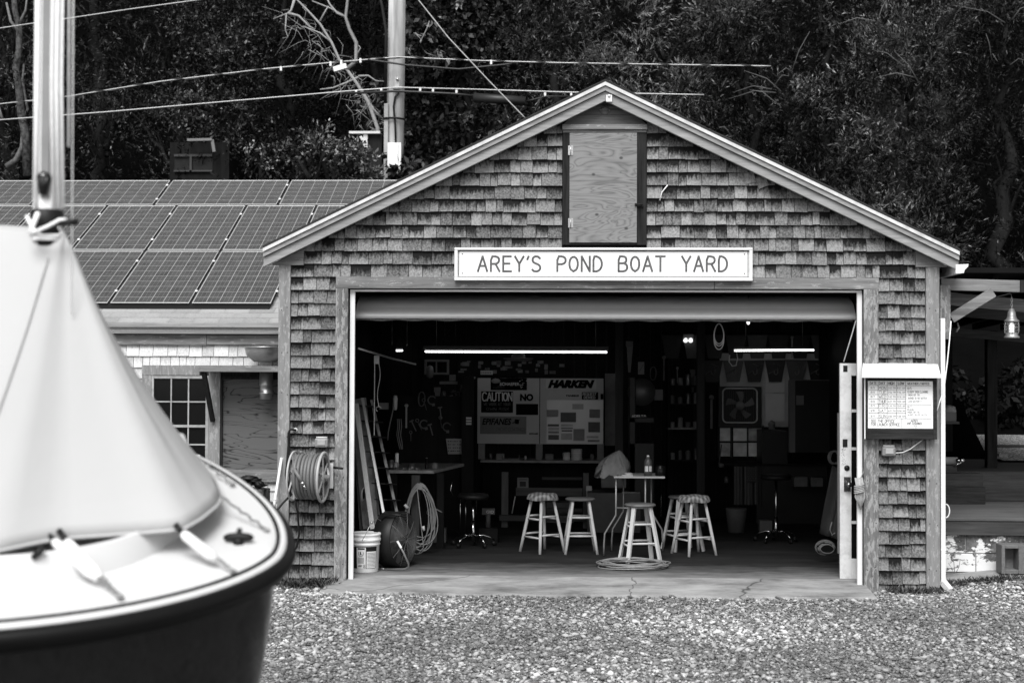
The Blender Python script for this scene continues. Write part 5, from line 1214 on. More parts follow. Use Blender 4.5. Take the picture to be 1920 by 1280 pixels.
# note
g = MB(); g.prism([(P(836, 822, 3.98).x, P(836, 822, 3.98).z), (P(874, 822, 3.98).x, P(874, 822, 3.98).z), (P(871, 850, 3.98).x, P(871, 851, 3.98).z), (P(840, 851, 3.98).x, P(840, 851, 3.98).z)], 3.98, 3.984)
nt2 = single('paper_note', g, plain('old_paper', .22, .9, var=.1), 'handwritten paper note pinned left of the notice panels', 'note')
g = MB(); R = random.Random(3)
for i in range(4):
    z = P(850, 828+i*6, 3.97).z; x = P(839, 830, 3.97).x
    for j in range(9): xx = x+j*.028+R.uniform(0, .01); g.box(xx, xx+R.uniform(.01, .022), 3.978, 3.9795, z, z+.012)
obj('handwriting', g, M_black, nt2)
g = MB(); a_, b_2 = P(874, 782, 3.9), P(884, 796, 3.9)
for i in range(3): g.box(a_.x, b_2.x, 3.9, 3.905, a_.z-.035*i-.022, a_.z-.035*i)
tag(obj('sticker', g, M_jar), 'small three line label stuck on the dark post left of the panels', 'sticker')
g = MB(); g.box(P(866, 700, 3.91).x, P(888, 700, 3.91).x, 3.91, 4.0, 0, P(877, 706, 3.91).z); single('post', g, M_inwall, 'dark upright post left of the notice panels', 'post')
# ---- notice panels
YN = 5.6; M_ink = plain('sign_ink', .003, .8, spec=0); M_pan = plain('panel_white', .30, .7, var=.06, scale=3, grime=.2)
def onp(x0, x1, y0, y1, m, nm, par, d=.006, dep=.004):
    a_, b_2 = P(x0, y1, YN-d), P(x1, y0, YN-d); g = MB(); g.box(a_.x, b_2.x, YN-d-dep, YN-d, a_.z, b_2.z); return obj(nm, g, m, par)
pa = thing('display_board', 'left white panel with CAUTION, NO and EPIFANES signs on the back of the shop', 'panel', tuple(P(953, 832, YN)), 'white notice panels above the back bench')
onp(895, 1011.5, 709, 831, M_pan, 'panel', pa, .0, .01)
def ptxt(par, t, x0, x1, y0, y1, m, d, font=False, shear=0, bold=0, lw=.01, nm='lettering', sp=.2):
    a_, b_2 = P(x0, y1, YN-d), P(x1, y0, YN-d); g = MB()
    if font: fonttext(g, t, a_.x, a_.z, YN-d, b_2.z-a_.z, b_2.x-a_.x, shear, bold, .003)
    else: strokes(g, t, a_.x, a_.z, YN-d, b_2.z-a_.z, b_2.x-a_.x, lw, depth=.002, sp=sp)
    return obj(nm, g, m, par)
M_pale = plain('pale_ink', .42, .7, var=.2); M_dim = plain('dim_ink', .06, .7, var=.4)
s_ = onp(920, 988, 709, 731, M_ink, 'sign', pa, .012); ptxt(s_, 'SCHAEFER', 937, 974, 717, 722.5, M_pale, .018, True, 0, .02); ptxt(s_, 'MARINE', 933, 946, 723, 725, M_dim, .018, True); ptxt(s_, 'BURNSVILLE', 925, 946, 725.5, 727.5, M_dim, .018, True)
g = MB(); c = P(929.5, 714, YN-.018); g.lathe([(0, 0), (.063, 0), (.063, -.003), (0, -.003)], (0, 0, 0), (0, 1, 0), 24, cap=False); g.v = [(v[0]+c.x, v[1]+c.y, v[2]*.55+c.z) for v in g.v]; obj('oval_badge', g, plain('badge_grey', .16, .6), s_)
g = MB(); R = random.Random(8)
for i in range(16): c = P(980+R.uniform(-6, 7), 718+R.uniform(-8, 9), YN-.018); g.blob(c, .006)
obj('speckles', g, M_pale, s_)
s_ = onp(902, 962, 733.5, 773, M_ink, 'sign', pa, .012); ptxt(s_, 'CAUTION', 904.5, 960, 736, 751, M_pale, .018, lw=.015, sp=.12); ptxt(s_, 'WE WORK AT YOUR', 907, 957, 755, 760, M_dim, .018, lw=.006); ptxt(s_, 'OWN RISK', 912, 955, 764, 769, M_dim, .018, lw=.006)
s_ = onp(974, 1001, 734, 755.5, M_pan, 'sign', pa, .012); ptxt(s_, 'NO', 975, 1000, 738, 751.5, M_ink, .018, True, 0, .06)
onp(967.5, 1009, 757, 777.5, M_ink, 'sign', pa, .013)
s_ = onp(900, 987, 780.5, 813, plain('sign_dim', .10, .7, var=.5, scale=3), 'sign', pa, .012); ptxt(s_, 'EPIFANES', 904, 959, 784, 796, M_ink, .018, True, .25, .03); ptxt(s_, 'YACHT COATINGS', 930, 984, 801, 808, M_dim, .018, True, .2, .01)
ptxt(pa, 'EPIFANES', 992, 1009, 811.5, 814, M_ink, .012, True, .2, .06)
g = MB(); c = P(969, 790, YN-.018); g.blob(c, (.03, .003, .03), jit=.3); g.tube([c+Vector((-.06, 0, -.02)), c, c+Vector((.04, 0, .03))], .006, 5); obj('anchor_mark', g, M_ink, s_)
pb = thing('display_board', 'right white panel with the HARKEN sign and a sheet of taped papers', 'panel', tuple(P(1072, 832, YN)), 'white notice panels above the back bench')
onp(1012.5, 1131.5, 709.5, 832, M_pan, 'panel', pb, .0, .01)
s_ = onp(1023.5, 1118, 710.5, 729, plain('banner_white', .34, .6), 'sign', pb, .012); ptxt(s_, 'HARKEN', 1027, 1115, 712, 727.3, M_ink, .018, True, .32, .085)
s_ = onp(1059, 1087, 737.5, 746.5, plain('banner_white2', .34, .6), 'sign', pb, .012); ptxt(s_, 'YANMAR', 1060.5, 1086, 739.5, 743.5, M_ink, .018, True, .1, .05)
s_ = onp(1091, 1121.5, 735, 748.5, M_ink, 'sign', pb, .012); ptxt(s_, 'REQUEST', 1093, 1118, 736.5, 740.8, M_pale, .018, lw=.006); ptxt(s_, 'DENIED', 1095, 1116, 742.6, 747, M_pale, .018, lw=.006)
onp(1126, 1131, 738, 748.5, M_ink, 'tab', pb, .012)
s_ = onp(1025, 1131, 750, 831, plain('paper_sheet', .34, .35, var=.12, scale=4, spec=.7), 'paper_sheet', pb, .012)
for i, (a0, a1, b0, b1) in enumerate(((1025, 1047, 768, 781), (1051, 1080, 773, 791), (1073, 1094, 757, 767), (1105, 1125, 767, 783), (1027, 1048, 795, 799), (1028, 1048, 801, 806), (1028, 1048, 808, 812), (1028, 1048, 815, 824), (1052, 1074, 795, 799), (1052, 1074, 801, 804), (1053, 1073, 806, 808.5), (1052, 1073, 812, 824), (1075, 1096, 804, 826), (1103, 1125, 791, 810), (1100, 1122, 817, 821), (1102, 1124, 824, 828))):
    onp(a0, a1, b0, b1, (M_card, M_dim, M_grey)[i % 3], 'note', s_, .020, .002)
# bench frame under the panels
fb = thing('shelf_bench', 'open shelf bench under the notice panels holding spools', 'bench', tuple(P(1015, 965, YN)))
zt_ = P(1015, 861, YN).z
g = MB(); g.box(P(903, 861, YN).x, P(1132, 861, YN).x, 5.35, 5.95, zt_-.03, zt_); obj('shelf', g, plain('bench_pale_edge', .16, .6, var=.5), fb)
for px_ in (903, 1011, 1126):
    q = P(px_, 845, YN); g = MB(); g.box(q.x-.045, q.x+.045, YN-.02, YN+.05, zt_, P(px_, 832, YN).z); obj('upright', g, M_card, fb)
g = MB(); g.box(P(903, 861, YN).x, P(1132, 861, YN).x, 5.9, 5.95, .0, zt_-.03); obj('back_panel', g, M_inwall, fb)
for px_, w_ in ((1062, .05), (1081, .075)):
    q = P(px_, 861, 5.5); hgt = (.15 if w_ > .06 else .10); o = can(q.x, 5.5, zt_+.001, w_, hgt, M_jar, ('larger' if w_ > .06 else 'smaller')+' stack of pale line spools on the shelf bench', 'line_spool', 'spool', lid=False)
    g = MB()
    for i in range(5): g.lathe([(w_*.97, 0), (w_*1.04, .008), (w_*.97, .016)], (q.x, 5.5, zt_+.01+i*hgt/5.5), n=18, cap=False)
    obj('wound_line', g, M_pale, o)
# low trestle in front
tr = thing('trestle', 'heavy low timber trestle behind the wooden stools', 'trestle', tuple(P(1020, 1000, 4.6)))
M_tr = wood('trestle_wood', .13, .05, 'Z', 26); M_trx = wood('trestle_wood_level', .11, .045, 'X', 26)
for x0_, x1_, y0_, y1_ in ((940, 953, 885, 967), (1093, 1104, 887, 967)): a_, b_2 = P(x0_, y1_, 4.6), P(x1_, y0_, 4.6); g = MB(); g.box(a_.x, b_2.x, 4.6, 4.7, 0, b_2.z); obj('leg', g, M_tr, tr, .004)
for x0_, x1_, y0_, y1_, yy in ((967, 1092, 915, 929, 4.55), (936, 1100, 967, 976, 4.5), (1016, 1092, 895, 899, 4.9), (1024, 1092, 953, 960, 4.9)): a_, b_2 = P(x0_, y1_, yy), P(x1_, y0_, yy); g = MB(); g.box(a_.x, b_2.x, yy, yy+.08, a_.z, b_2.z); obj('rail', g, M_trx, tr, .004)
a_, b_2 = P(970, 914, 4.6), P(991, 895, 4.6); ra = thing('radio', 'small pale radio standing on the trestle rail', 'radio', tuple(a_)); g = MB(); g.box(a_.x, b_2.x, 4.56, 4.62, a_.z+.002, b_2.z); obj('case', g, M_card, ra, .004); g = MB(); c = (a_+b_2)/2; g.box(c.x-.04, c.x+.04, 4.552, 4.559, c.z-.045, c.z+.02); obj('grille', g, M_black, ra)
g = MB(); g.box(c.x-.05, c.x+.05, 4.553, 4.559, c.z+.04, c.z+.048); obj('dial', g, M_black, ra)
g = MB(); a_ = P(1102, 928, 4.5); g.box(a_.x-.02, a_.x+.05, 4.48, 4.5, a_.z-.02, a_.z+.12, None); single('cloth_tag', g, M_jar, 'pale paper tag hanging from the right trestle leg', 'tag')
g = MB(); g.tube([P(966, 930, 4.4), P(960, 962, 4.4)], .008, 6); single('rod', g, M_pale, 'thin pale rod hanging from the left of the trestle', 'rod')
# bunting of papers, hat, little window above panels
g = MB(); g.box(P(858, 690, 5.95).x, P(1058, 690, 5.95).x, 5.95, 6.0, P(950, 706, 5.95).z, P(950, 676, 5.95).z); pbx = single('picture_strip', g, M_inwall, 'long strip of stuck papers and pictures above the notice panels', 'pin board')
g = MB(); R = random.Random(9)
for i in range(34):
    x = R.choice([R.uniform(858, 925), R.uniform(925, 1000), R.uniform(1000, 1055)]); y = R.uniform(676, 696); a_, b_2 = P(x, y+R.uniform(3, 8), 5.945), P(x+R.uniform(5, 12), y, 5.945); g.box(a_.x, b_2.x, 5.94-.0003*i, 5.95, a_.z, b_2.z)
obj('papers', g, plain('dim_papers', .11, .8, var=.9, scale=20), pbx)
g = MB(); a_, b_2 = P(901, 702, 5.9), P(924, 694.5, 5.9); g.box(a_.x, b_2.x, 5.9, 5.91, a_.z, b_2.z); lp_ = obj('licence_plate', g, M_pale, pbx); g = MB(); [g.box(a_.x+.012+i_*.024, a_.x+.026+i_*.024, 5.898, 5.8995, a_.z+.014, a_.z+.036) for i_ in range(6)]; obj('worn_marks', g, M_card, lp_)
g = MB(); a_, b_2 = P(873, 710, 5.9), P(891, 706, 5.9); g.box(a_.x, b_2.x, 5.9, 5.91, a_.z, b_2.z); single('sticker', g, M_jar, 'blank pale strip sticker above the left notice panel', 'sticker')
hq = P(972, 676, 4.9); g = MB(); g.lathe([(.20, .035), (.19, .02), (.12, -.005), (.09, .0), (.085, .08), (.06, .10), (0, .10)], (hq.x, 4.9, hq.z), n=30, cap=False); single('straw_hat', g, M_card, 'wide brimmed hat hanging beneath the long tube light', 'hat')
w0_, w1_ = P(796, 702, 5.95), P(842, 674, 5.95); sw = thing('small_window', 'small two pane window high in the left back wall', 'window', tuple(w0_)); g = MB(); t = .03
g.box(w0_.x, w1_.x, 5.93, 5.99, w1_.z-t, w1_.z); g.box(w0_.x, w1_.x, 5.93, 5.99, w0_.z, w0_.z+t)
for xx in (w0_.x, (w0_.x+w1_.x)/2-t/2, w1_.x-t): g.box(xx, xx+t*(.6 if xx not in (w0_.x, w1_.x-t) else 1), 5.932, 5.988, w0_.z+t, w1_.z-t)
obj('frame', g, M_card, sw); obj('pane', MB().box(w0_.x+.01, w1_.x-.01, 5.99, 5.995, w0_.z+.01, w1_.z-.01), M_glass, sw)
g = MB(); c = P(806, 697, 5.0); g.lathe([(0, -.05), (.07, -.04), (.09, 0), (.07, .04), (0, .05)], c, (1, 0, 0), 18, cap=False); single('float_ball', g, M_card, 'round pale float in front of the small window', 'float')
a_, b_2 = P(824, 720, 4.2), P(856, 715, 4.2); g = MB(); g.box(a_.x, b_2.x, 4.2, 4.4, a_.z, b_2.z); shf = single('wall_shelf', g, M_card, 'little wall shelf under the small window', 'shelf')
g = MB(); a_ = P(848, 714, 4.2); g.box(a_.x-.04, a_.x+.04, 4.22, 4.28, a_.z+.001, a_.z+.08); single('small_box', g, M_card, 'small square box on the wall shelf', 'box', bevel=.002)
g = MB(); R = random.Random(6)
for i in range(16): c = P(R.uniform(846, 872), R.uniform(722, 742), 4.3); g.tube([c, c+Vector((R.uniform(-.05, .05), 0, R.uniform(-.05, .05)))], R.uniform(.004, .012), 6)
single('carabiners', g, M_tin, 'clump of shiny shackles hanging below the wall shelf', 'shackles')
# vertical pale posts in the middle, machine etc
for px_, w_, y0_, lab in ((1161, .05, 4.6, 'dim grey upright post behind the cloth covered table'), (1314, .05, 4.9, 'dim grey upright post between the dark shelves and the box fan')):
    q = P(px_, 800, y0_); g = MB(); g.box(q.x-w_, q.x+w_, y0_, y0_+.1, 0, 2.95); single('post', g, wood('dim_post', .05, .02, 'Z', 20), lab, 'post')
a_, b_2 = P(1134, 835, 5.9), P(1160, 700, 5.9); g = MB(); g.box(a_.x, b_2.x, 5.9, 5.95, a_.z, b_2.z); single('plywood_sheet', g, plain('dim_sheet', .11, .8, var=.5), 'dim pale sheet standing right of the notice panels', 'panel')
bs = thing('bandsaw', 'dark upright bandsaw with a white name plate behind the table', 'bandsaw', (P(1200, 800, 4.4).x, 4.4, 0))
bx0, bx1 = P(1180, 800, 4.4).x, P(1227, 800, 4.4).x; g = MB(); g.box(bx0, bx0+.08, 4.4, 4.6, 0, 1.95); g.box(bx0, bx1, 4.4, 4.7, 0, P(1200, 830, 4.4).z); g.box(bx0, bx1, 4.4, 4.65, P(1200, 785, 4.4).z-.05, P(1200, 785, 4.4).z+.02); obj('frame', g, M_black, bs, .01)
g = MB(); g.lathe([(0, 0), (.17, 0), (.175, .02), (.175, .1), (0, .1)], ((bx0+bx1)/2, 4.42, P(1200, 735, 4.4).z), (0, 1, 0), 30, cap=False); obj('wheel_cover', g, plain('saw_grey', .03, .4), bs)
g = MB(); a_, b_2 = P(1189, 781.5, 4.38), P(1212, 777.5, 4.38); fonttext(g, 'DELTA', a_.x, a_.z, 4.398, b_2.z-a_.z, b_2.x-a_.x, 0, .03); g.add([(P(1186, 780, 4.4).x-.01, 4.396, a_.z), (P(1186, 780, 4.4).x+.02, 4.396, a_.z), (P(1186, 780, 4.4).x+.005, 4.396, b_2.z)], [(0, 1, 2)]); obj('lettering', g, M_pale, bs)
g = MB(); q = P(1202, 690, 4.4); g.box(q.x-.04, q.x+.04, 4.38, 4.39, q.z-.08, q.z+.08); no = single('warning_card', g, M_card, 'small card with a diagonal bar above the bandsaw', 'sign'); g = MB(); g.beam((q.x-.03, 4.378, q.z-.05), (q.x+.03, 4.378, q.z+.05), .004, .012, up=(0, 1, 0)); obj('bar_mark', g, M_black, no)
# shelves in the middle
sv = thing('shelving', 'dark shelving unit with narrow boards right of the bandsaw', 'shelving', (P(1285, 900, 5.3).x, 5.3, 0)); sx0, sx1 = P(1252, 800, 5.3).x, P(1318, 800, 5.3).x
for py_ in (722, 757, 802, 862): z = P(1285, py_, 5.3).z; g = MB(); g.box(sx0, sx1, 5.3, 5.7, z-.02, z); obj('shelf', g, M_inwall if py_ != 802 else M_card, sv)
for xx in (sx0, sx1-.04): g = MB(); g.box(xx, xx+.04, 5.32, 5.7, 0, 2.2); obj('side', g, M_inwall, sv)
R = random.Random(21); rows_ = {722: 'on the top shelf', 757: 'on the second shelf', 802: 'on the third shelf', 862: 'on the lowest visible shelf'}
for py_ in rows_:
    z = P(1285, py_, 5.3).z
    for j in range(4):
        x = sx0+.07+j*.105; h = R.uniform(.07, .16); o = can(x, 5.42, z+.001, R.uniform(.025, .04), h, R.choice([M_dim, M_card, M_tin]), 'dark can standing '+rows_[py_]+', '+['first', 'second', 'third', 'last'][j]+' from the left', 'paint_can', 'can', 'cans on the dark shelving')
# ---- right side : fan, window, wall
zA, zB = P(1350, 720, 6.05).z, P(1350, 662, 6.05).z
g = MB(); g.box(P(1350, 700, 6.05).x, 3.42, 6.05, 6.09, P(1450, 800, 6.05).z, zB); single('wall_board', g, plain('whitewashed_wall', .42, .85, var=.15, scale=4, grime=.4), 'dim whitewashed boarding behind the pennants', 'wall board')
def pennants(y, py0, py1, x0p, x1p, n, lab, dark=True, logos=True):
    o = thing('pennant_string', lab, 'pennants', tuple(P((x0p+x1p)/2, py0, y)), 'pennant strings on the back wall'); g = MB(); pp = [P(x0p+(x1p-x0p)*i/12, py0+.6*math.sin(i*.6), y) for i in range(13)]; g.tube(pp, .006, 5); obj('string', g, M_black, o)
    w_ = (x1p-x0p)/n
    for i in range(n):
        xc = x0p+w_*(i+.5); a, b = P(xc-w_*.49, py0, y-.01), P(xc+w_*.49, py0, y-.01); c, d = P(xc+w_*.30, py1, y-.01), P(xc-w_*.30, py1, y-.01)
        g = MB(); g.prism([(d.x, d.z), (c.x, c.z), (b.x, b.z), (a.x, a.z)], y-.012, y-.008); p = obj('pennant', g, (M_dim if i % 3 == 1 else M_black2), o)
        if logos:
            g = MB(); cc_ = P(xc, (py0+py1)/2-2, y-.014); g.tube([cc_+Vector((-.09, 0, -.05)), cc_+Vector((.08, 0, .05)), cc_+Vector((-.02, 0, .09))], .006, 5); g.tube([cc_+Vector((.035, 0, .04)), cc_+Vector((.035, 0, -.04)), cc_+Vector((.01, 0, -.065)), cc_+Vector((-.015, 0, -.04)), cc_+Vector((-.012, 0, .0))], .006, 5); obj('emblem', g, M_card, p)
pennants(6.0, 676, 716, 1316, 1552, 6, 'lower pennant string with sail emblems across the whitewashed boards')
pennants(6.03, 628, 672, 1240, 1560, 8, 'upper pennant string close under the ceiling', logos=False)
bf = thing('box_fan', 'square box fan with rounded pale rim set in the back window', 'fan', tuple(P(1388, 796, 5.9))); fq = P(1388, 760, 5.9); hs = .30
g = MB(); g.box(fq.x-hs, fq.x+hs, 5.95, 6.04, fq.z-.31, fq.z+.26); obj('housing', g, M_black, bf, .01)
g = MB(); rr_, hh_ = .06, .235; pts = []
for cx2, cz2, a0 in ((1, 1, 0), (-1, 1, 90), (-1, -1, 180), (1, -1, 270)):
    for k in range(6): a = rad(a0+k*18); pts.append((fq.x+cx2*(hh_-rr_)+rr_*math.cos(a), 5.94, fq.z+cz2*(hh_-rr_)+rr_*math.sin(a)))
g.tube(pts, .0095, 8, closed=True); obj('rim', g, plain('rim_pale', .55, .5), bf)
g = MB()
for i in range(5):
    a0 = rad(75+72*i)
    def f(u, v): r = .05+.145*v; a = a0+(u-.5)*(.62-.1*v)+.3*v; return (fq.x+r*math.cos(a), 5.925+.02*(u-.5), fq.z+r*math.sin(a))
    g.grid(f, 6, 5)
obj('blades', g, plain('fan_blade', .11, .5), bf)
g = MB(); g.lathe([(0, 0), (.055, 0), (.06, -.02), (.045, -.035), (0, -.04)], (fq.x, 5.93, fq.z), (0, 1, 0), 22, cap=False); g.box(fq.x-.04, fq.x+.04, 5.885, 5.892, fq.z-.012, fq.z+.012); obj('hub', g, M_card, bf)
g = MB()
for i in range(15): x = fq.x-.21+i*.03; g.tube([(x, 5.915, fq.z-.22), (x, 5.915, fq.z+.22)], .0016, 4)
obj('grille', g, M_dim, bf)
bwn = thing('back_window', 'six pane window below the box fan, glazed with crumpled sheets', 'window', tuple(P(1390, 862, 6.0))); M_sheet = plain('crumpled_sheet', .42, .35, var=.9, scale=7, spec=.6)
for i, (x0_, x1_) in enumerate(((1350, 1369), (1375, 1400), (1403, 1428))):
    for j, (y0_, y1_) in enumerate(((799, 826), (830, 855))): a_, b_2 = P(x0_, y1_, 6.04), P(x1_, y0_, 6.04); g = MB(); g.box(a_.x, b_2.x, 6.03, 6.05, a_.z, b_2.z); obj('pane', g, M_sheet, bwn)
g = MB()
for x_ in (1346, 1371, 1401, 1430): a_, b_2 = P(x_, 858, 6.02), P(x_+2, 797, 6.02); g.box(a_.x, b_2.x, 6.0, 6.05, a_.z, b_2.z)
a_, b_2 = P(1346, 829, 6.02), P(1432, 827, 6.02); g.box(a_.x, b_2.x, 6.001, 6.05, a_.z, b_2.z); obj('muntin', g, M_black, bwn)
for i, (x0_, x1_, y0_, y1_) in enumerate(((1435, 1471, 689, 735), (1435, 1471, 738, 789))):
    a_, b_2 = P(x0_, y1_, 6.03), P(x1_, y0_, 6.03); g = MB(); g.box(a_.x, b_2.x, 6.025-.004*i, 6.04, a_.z, b_2.z); single('wall_sheet', g, plain('curling_sheet', .5, .7, var=.15, scale=8), ('torn upper' if i == 0 else 'creased lower')+' pale sheet on the wall right of the box fan', 'sheet')
g = MB(); q = P(1446, 795, 5.8); g.blob(q, (.045, .03, .05), 10, 7, jit=.35, seed=5); g.box(q.x-.03, q.x+.05, 5.8, 5.85, q.z-.07, q.z-.03); single('figurine', g, M_card, 'small pale ornament on the cabinet below the wall sheets', 'ornament')
a_, b_2 = P(1480, 848, 5.2), P(1491, 713, 5.2); g = MB(); g.box(a_.x, b_2.x, 5.2, 5.3, a_.z, b_2.z); g.box(a_.x, P(1573, 713, 5.2).x, 5.2, 5.22, b_2.z, b_2.z+.012); cbn = single('dark_cabinet', g, plain('cabinet_edge', .10, .6), 'tall dark cabinet with a pale edge in the right corner', 'cabinet')
g = MB(); g.box(b_2.x+.001, P(1574, 713, 5.2).x, 5.21, 5.6, a_.z, b_2.z-.001); g.box(P(1430, 800, 5.3).x, a_.x-.002, 5.35, 5.9, .2, P(1450, 808, 5.3).z); obj('door', g, M_black, cbn)
# right bench, flag, bucket, carton
rb = thing('side_bench', 'dark bench running under the back window on the right', 'bench', (P(1440, 900, 5.3).x, 5.3, 0)); zz = P(1440, 869, 5.3).z
g = MB(); g.box(P(1345, 869, 5.3).x, P(1570, 869, 5.3).x, 5.3, 5.95, zz-.03, zz); obj('bench_top', g, M_inwall, rb); g = MB(); g.box(P(1420, 869, 5.3).x, P(1570, 869, 5.3).x, 5.4, 5.9, 0, zz-.031); obj('carcass', g, M_black, rb)
fl = thing('flag', 'striped flag with a starred canton hanging dim under the side bench', 'flag', tuple(P(1398, 950, 5.25))); fx0, fx1 = P(1376, 900, 5.25).x, P(1421, 900, 5.25).x; fz0_, fz1_ = P(1398, 946, 5.25).z, P(1398, 874, 5.25).z
g = MB(); wdt = (fx1-fx0)/7; 
for i in range(7): g.grid(lambda u, v, i=i: (fx0+wdt*(i+u*.52), 5.24+.012*math.sin((i+u)*2.2), fz0_+(fz1_-fz0_)*v), 3, 4)
obj('pale_stripes', g, M_dim, fl); g = MB(); g.grid(lambda u, v: (fx0+(fx1-fx0)*u, 5.252+.012*math.sin(u*15), fz0_+(fz1_-fz0_)*v), 30, 4); obj('cloth', g, M_black2, fl)
g = MB(); g.box(P(1401, 900, 5.2).x, P(1417, 900, 5.2).x, 5.20, 5.21, P(1400, 904, 5.2).z, P(1400, 875, 5.2).z); cn_ = obj('canton', g, M_black, fl)
g = MB()
for i in range(5):
    for j in range(7): q = P(1402.5+i*3.2+(j % 2)*1.2, 878+j*3.7, 5.195); g.blob(q, .0055, 6, 4)
obj('stars', g, M_card, cn_)
q = P(1377, 989, 4.5); g = MB(); g.lathe([(0, 0), (.10, 0), (.135, .29), (.14, .30), (.12, .30), (.0, .28)], (q.x, 4.3, 0), n=26, cap=False); single('bucket', g, plain('dim_bucket', .10, .6), 'dim round bucket on the floor below the flag', 'bucket')
q = P(1432, 990, 4.6); g = MB(); g.box(q.x-.075, q.x+.08, 4.4, 4.6, 0.0, .135); single('carton', g, M_card, 'small carton on the floor left of the right swivel stool', 'box', bevel=.003)
g = MB(); q = P(1352, 872, 5.1); g.tube([P(1348, 870, 5.1), P(1353, 833, 5.1)], .009, 6); g.blob(q, (.04, .03, .03), jit=.3); single('brush', g, M_dim, 'pale handled brush standing at the left end of the side bench', 'brush')
# sailcloth, machine on the right, rope coil
g = MB(); A = P(1560, 872, 3.2); B = P(1590, 885, 3.0); Cc = P(1565, 1015, 3.0)
g.grid(lambda u, v: Vector(A).lerp(B, u).lerp(Vector(P(1538, 1000, 3.2)).lerp(P(1574, 1012, 3.0), u), v)+Vector((0, .04*math.sin(u*9+v*2), 0)), 16, 10); sl_ = single('sailcloth', g, plain('dim_canvas', .10, .85, var=.3), 'dim hanging canvas bag in the right of the garage', 'canvas'); sl_.modifiers.new('t', 'SOLIDIFY').thickness = .01
g = MB(); q = P(1562, 857, 2.8)
for k in range(5): g.tube([(q.x+.06*math.cos(t)+.008*k, 2.8, q.z+.075*math.sin(t)) for t in [i*.5+k for i in range(12)]], .008, 6)
single('rope_coil', g, M_card, 'small pale rope coil hanging beside the glazed door', 'rope coil')
g = MB(); q = P(1551, 1025, 1.4)
for k in range(7): g.tube([(q.x+(.07+.006*k)*math.cos(t), 1.4+.02*k, q.z-.02+(.045+.006*k)*math.sin(t)) for t in [i*.42+k for i in range(13)]], .005, 5)
g.tube([P(1560, 978, 1.4), P(1556, 992, 1.4), P(1560, 1003, 1.4), P(1566, 998, 1.4)], .008, 6); single('wire_tangle', g, M_card, 'tangle of wire lying on the floor beside the glazed door', 'wire')
# ---- stools
M_st = wood('stool_wood', .62, .42, 'Z', 30, .5, bump=.15); M_std = wood('stool_seat_wood', .20, .08, 'X', 30, .5)
def stool(flat=False):
    t = thing('wooden_stool', 'stool', 'stool', (0, 0, 0), 'wooden stools in the garage'); H = .61
    g = MB(); g.lathe([(0, H-.03), (.15, H-.03), (.165, H-.02), (.168, H-.01), (.155, H), (0, H)], (0, 0, 0), n=30, cap=False); obj('seat', g, M_std, t)
    def leg(a, z): r = .125+(.25-.125)*(1-z/(H-.03)); return Vector((r*math.cos(a), r*math.sin(a), z))
    for k in range(4):
        a = PI/4+k*PI/2; g = MB()
        if flat: g.beam(leg(a, 0), leg(a, H-.03), .042, .026, up=(math.cos(a), math.sin(a), 0))
        else: g.tube([leg(a, 0), leg(a, .2), leg(a, .4), leg(a, H-.03)], [.0165, .0185, .0185, .016], 10)
        obj('leg', g, M_st, t)
    for k in range(4):
        a, b = PI/4+k*PI/2, PI/4+(k+1)*PI/2
        for z in ((.17, .37) if k % 2 else (.20, .40)): g = MB(); g.tube([leg(a, z), leg(a, z).lerp(leg(b, z), .5), leg(b, z)], [.010, .0125, .010], 8); obj('stretcher', g, M_st, t)
    return t
ps = stool(); pf = stool(True)
def cushion(x, y, rz, lab):
    o = thing('seat_cushion', lab, 'cushion', (x, y, .612)); g = MB()
    g.grid(lambda u, v: (x+(.185*v**.5 if v < .75 else .185*.87+.02*math.sin((v-.75)*6))*math.cos(u*2*PI+rz), y+(.185*v**.5 if v < .75 else .185*.87+.02*math.sin((v-.75)*6))*math.sin(u*2*PI+rz), .65-(0.0 if v < .6 else .065*((v-.6)/.4)**1.5)+.005*math.sin(u*25)), 40, 14, cu=True)
    m, t_, b_ = newmat('plaid'); n = NT(t_); base(b_, .3, .9); w1 = n.n('TexWave', wave_type='BANDS', bands_direction='X'); w2 = n.n('TexWave', wave_type='BANDS', bands_direction='Y')
    for w_ in (w1, w2): n.L(n.coord(), w_.inputs['Vector']); w_.inputs['Scale'].default_value = 7
    n.L(n.ramp(n.math('ADD', n.math('MULTIPLY', w1.outputs['Fac'], .5), n.math('MULTIPLY', w2.outputs['Fac'], .5)), [(.2, .07), (.5, .16), (.8, .28)]), b_.inputs['Base Color']); obj('pad', g, m, o); return o
def sp_(px_, py_): q = G(px_, py_); return q.x, q.y
sx, sy = P(1017, 1000, 2.15).x, 2.15; place(ps, False, (sx, sy, 0), rad(40), 'wooden stool with a plaid cushion, leftmost of the stools', 'wooden stools in the garage'); cushion(sx, sy, 0, 'draped plaid cushion on the leftmost wooden stool')
place(ps, True, (P(1088, 1000, 2.1).x, 2.1, 0), rad(4), 'bare wooden stool between the plaid cushioned one and the table', 'wooden stools in the garage')
place(pf, False, (P(1200, 1000, 1.45).x, 1.45, 0), rad(12), 'nearest stool with flat legs in front of the table and above the floor cable', 'wooden stools in the garage')
sx, sy = P(1301, 1000, 2.05).x, 2.05; place(ps, True, (sx, sy, 0), rad(28), 'wooden stool with a plaid cushion, rightmost of the stools', 'wooden stools in the garage'); cushion(sx, sy, 1, 'draped plaid cushion on the rightmost wooden stool')
place(pf, True, (P(1280, 1000, 2.45).x, 2.45, 0), rad(20), 'darker flat legged stool half hidden behind the right cushioned stool', 'wooden stools in the garage')
